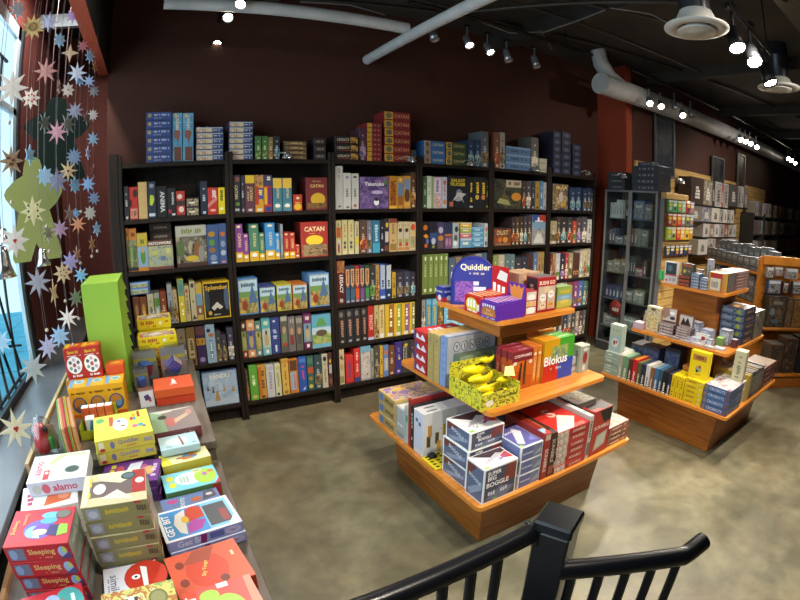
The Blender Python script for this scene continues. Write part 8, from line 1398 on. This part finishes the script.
for i, p in enumerate(tr_):
    head(p, ((2.6, .5, .9), (2.6, .3, .6), (4.0, .2, .2))[i], i < 2 or True, .14, BL, f'large black round spotlight under the rectangular duct, {ORD[i+1]} along its track', E_BIG if i < 2 else E_BIG*.5, 80)
t4 = [aty(x, y, 3.30) for x, y in ((650, 104), (661.5, 107), (676, 110), (683, 116), (692, 117))]
track(Vector((t4[0].x-.4, 3.30, 3.66)), Vector((t4[4].x+1, 3.30, 3.66)), 3.6, 'dark light track along the round white duct')
for i, p in enumerate(t4):
    lit = i in (0, 1, 3)
    head(p, (p.x-1.9, 1.6, 1.0) if lit else (p.x, p.y-.3, p.z-1), lit, .10, SV, f'small spotlight {"glowing" if lit else "unlit"} by the round white duct, {ORD[i+1]} in its row', E_FAR, 75)
t5 = [aty(x, y, 3.25) for x, y in ((741, 140), (746, 142), (751, 144), (757, 147.5), (788.5, 159), (791.5, 161), (795.5, 163.5))]
track(Vector((t5[0].x-.4, 3.25, 3.66)), Vector((t5[6].x+.6, 3.25, 3.66)), 3.6, 'dark light track far along the rear wall')
for i, p in enumerate(t5):
    head(p, (p.x-3.0, 1.2, .9), True, .11, SV, f'tiny glowing spotlight far along the rear wall, {ORD[i+1]} from the nearer end', E_FAR*1.2 if i in (1, 3, 5) else 0, 75)
# lamps of the shop that stand above and behind the viewer, out of the picture, on the same kind of track; alcove and cabinet lamps are added
track(Vector((.3, .3, 3.70)), Vector((4.5, .3, 3.70)), 3.7, 'black light track across the middle of the shop')
for i, (x, aim, en) in enumerate(((.7, (-.35, 1.5, .75), E_LEFT), (1.2, (1.9, 2.1, .8), E_TAB), (1.9, (2.1, 1.7, .3), E_TAB*.9), (2.7, (2.6, 2.6, .4), E_TAB*.7), (3.4, (4.0, 1.9, .8), E_TAB*.9), (4.3, (4.5, 1.7, .3), E_TAB*.8))):
    head((x, .3, 3.43), aim, True, .12, BL, f'black spotlight on the mid shop track, {ORD[i+1]} from the window', en, 72)
track(Vector((5.2, .25, 3.70)), Vector((9.0, .25, 3.70)), 3.7, 'black light track over the miniatures gondola')
for i, (x, aim, en) in enumerate(((5.4, (5.6, 3.7, 1.7), E_TAB*.9), (6.8, (7.2, 2.9, 1.2), E_TAB*1.6), (8.2, (9.0, 3.7, 1.6), E_TAB*1.8))):
    head((x, .25, 3.43), aim, True, .12, BL, f'black spotlight over the gondola, {ORD[i+1]} along its track', en, 72)
track(Vector((.6, 1.7, 3.72)), Vector((3.0, 1.7, 3.72)), 3.7, 'black light track before the tall bookcases')

for i, (x, aim) in enumerate(((.9, (.6, 4.1, .35)), (1.5, (1.8, 4.1, .35)), (2.1, (3.0, 4.1, .4)), (2.7, (4.4, 4.1, .5)))):
    head((x, 1.7, 3.45), aim, True, .10, BL, f'black spotlight facing the tall bookcases, {ORD[i+1]} from the window', E_BOOK*2.2, 62, blend=.95)
track(Vector((-.8, .2, 3.72)), Vector((-.8, 1.6, 3.72)), 3.7, 'black light track in the window alcove')  # added out of view to carry the alcove fill lamp
head((-.8, 1.3, 3.45), (-.95, 4.4, 1.9), True, .10, BL, 'black spotlight on the window alcove track', E_ALC, 60, blend=.9)  # added unseen fill lamp for the stars and alcove
head((-.80, 3.3, 3.74), (-.92, 5.2, 1.6), True, .10, BL, 'black spotlight deep in the window alcove', E_ALC2, 110, blend=.9)  # added unseen fill lamp that brightens the alcove walls
head((3.4, .9, 3.47), (5.3, 3.45, .85), True, .10, BL, 'black spotlight facing the glass cabinet', E_TAB*4, 40, blend=.9)  # added unseen fill lamp for the cabinet contents and orange wall
# ------------------------------------------------------------------ daylight
w = bpy.data.worlds.new('day'); SC.world = w; w.use_nodes = True
bg = w.node_tree.nodes['Background']; bg.inputs[0].default_value = (.60, .84, 1.0, 1); bg.inputs[1].default_value = E_SKY
al = bpy.data.lights.new('window_daylight', 'AREA'); al.shape = 'RECTANGLE'; al.size = 2.6; al.size_y = 3.7; al.energy = E_WIN; al.color = (.90, .95, 1.0)
ao = bpy.data.objects.new('window_daylight', al); COL.objects.link(ao); ao.location = (XL-.35, (WY0+WY1)/2, 2.15); ao.rotation_euler = (0, math.radians(-78), 0)
# ------------------------------------------------------------------ camera: wide angle action camera lens
cd = bpy.data.cameras.new('camera'); cam = bpy.data.objects.new('camera', cd); COL.objects.link(cam); SC.camera = cam
cam.matrix_world = Matrix(((CR.x, CU.x, -CF.x, 0), (CR.y, CU.y, -CF.y, 0), (CR.z, CU.z, -CF.z, H), (0, 0, 0, 1)))
cd.sensor_width = 36; cd.sensor_height = 27; cd.sensor_fit = 'HORIZONTAL'; cd.clip_start = .02; cd.clip_end = 200
cd.type = 'PANO'; cd.panorama_type = 'FISHEYE_LENS_POLYNOMIAL'; cd.fisheye_fov = math.radians(170)
K0, K1, K2, K3, K4 = POLY
cd.fisheye_polynomial_k0, cd.fisheye_polynomial_k1, cd.fisheye_polynomial_k2, cd.fisheye_polynomial_k3, cd.fisheye_polynomial_k4 = K0, K1, K2, K3, K4
vs = SC.view_settings; vs.view_transform = 'Standard'; vs.look = 'None'; vs.exposure = EXPO; vs.gamma = 1; vs.use_curve_mapping = False
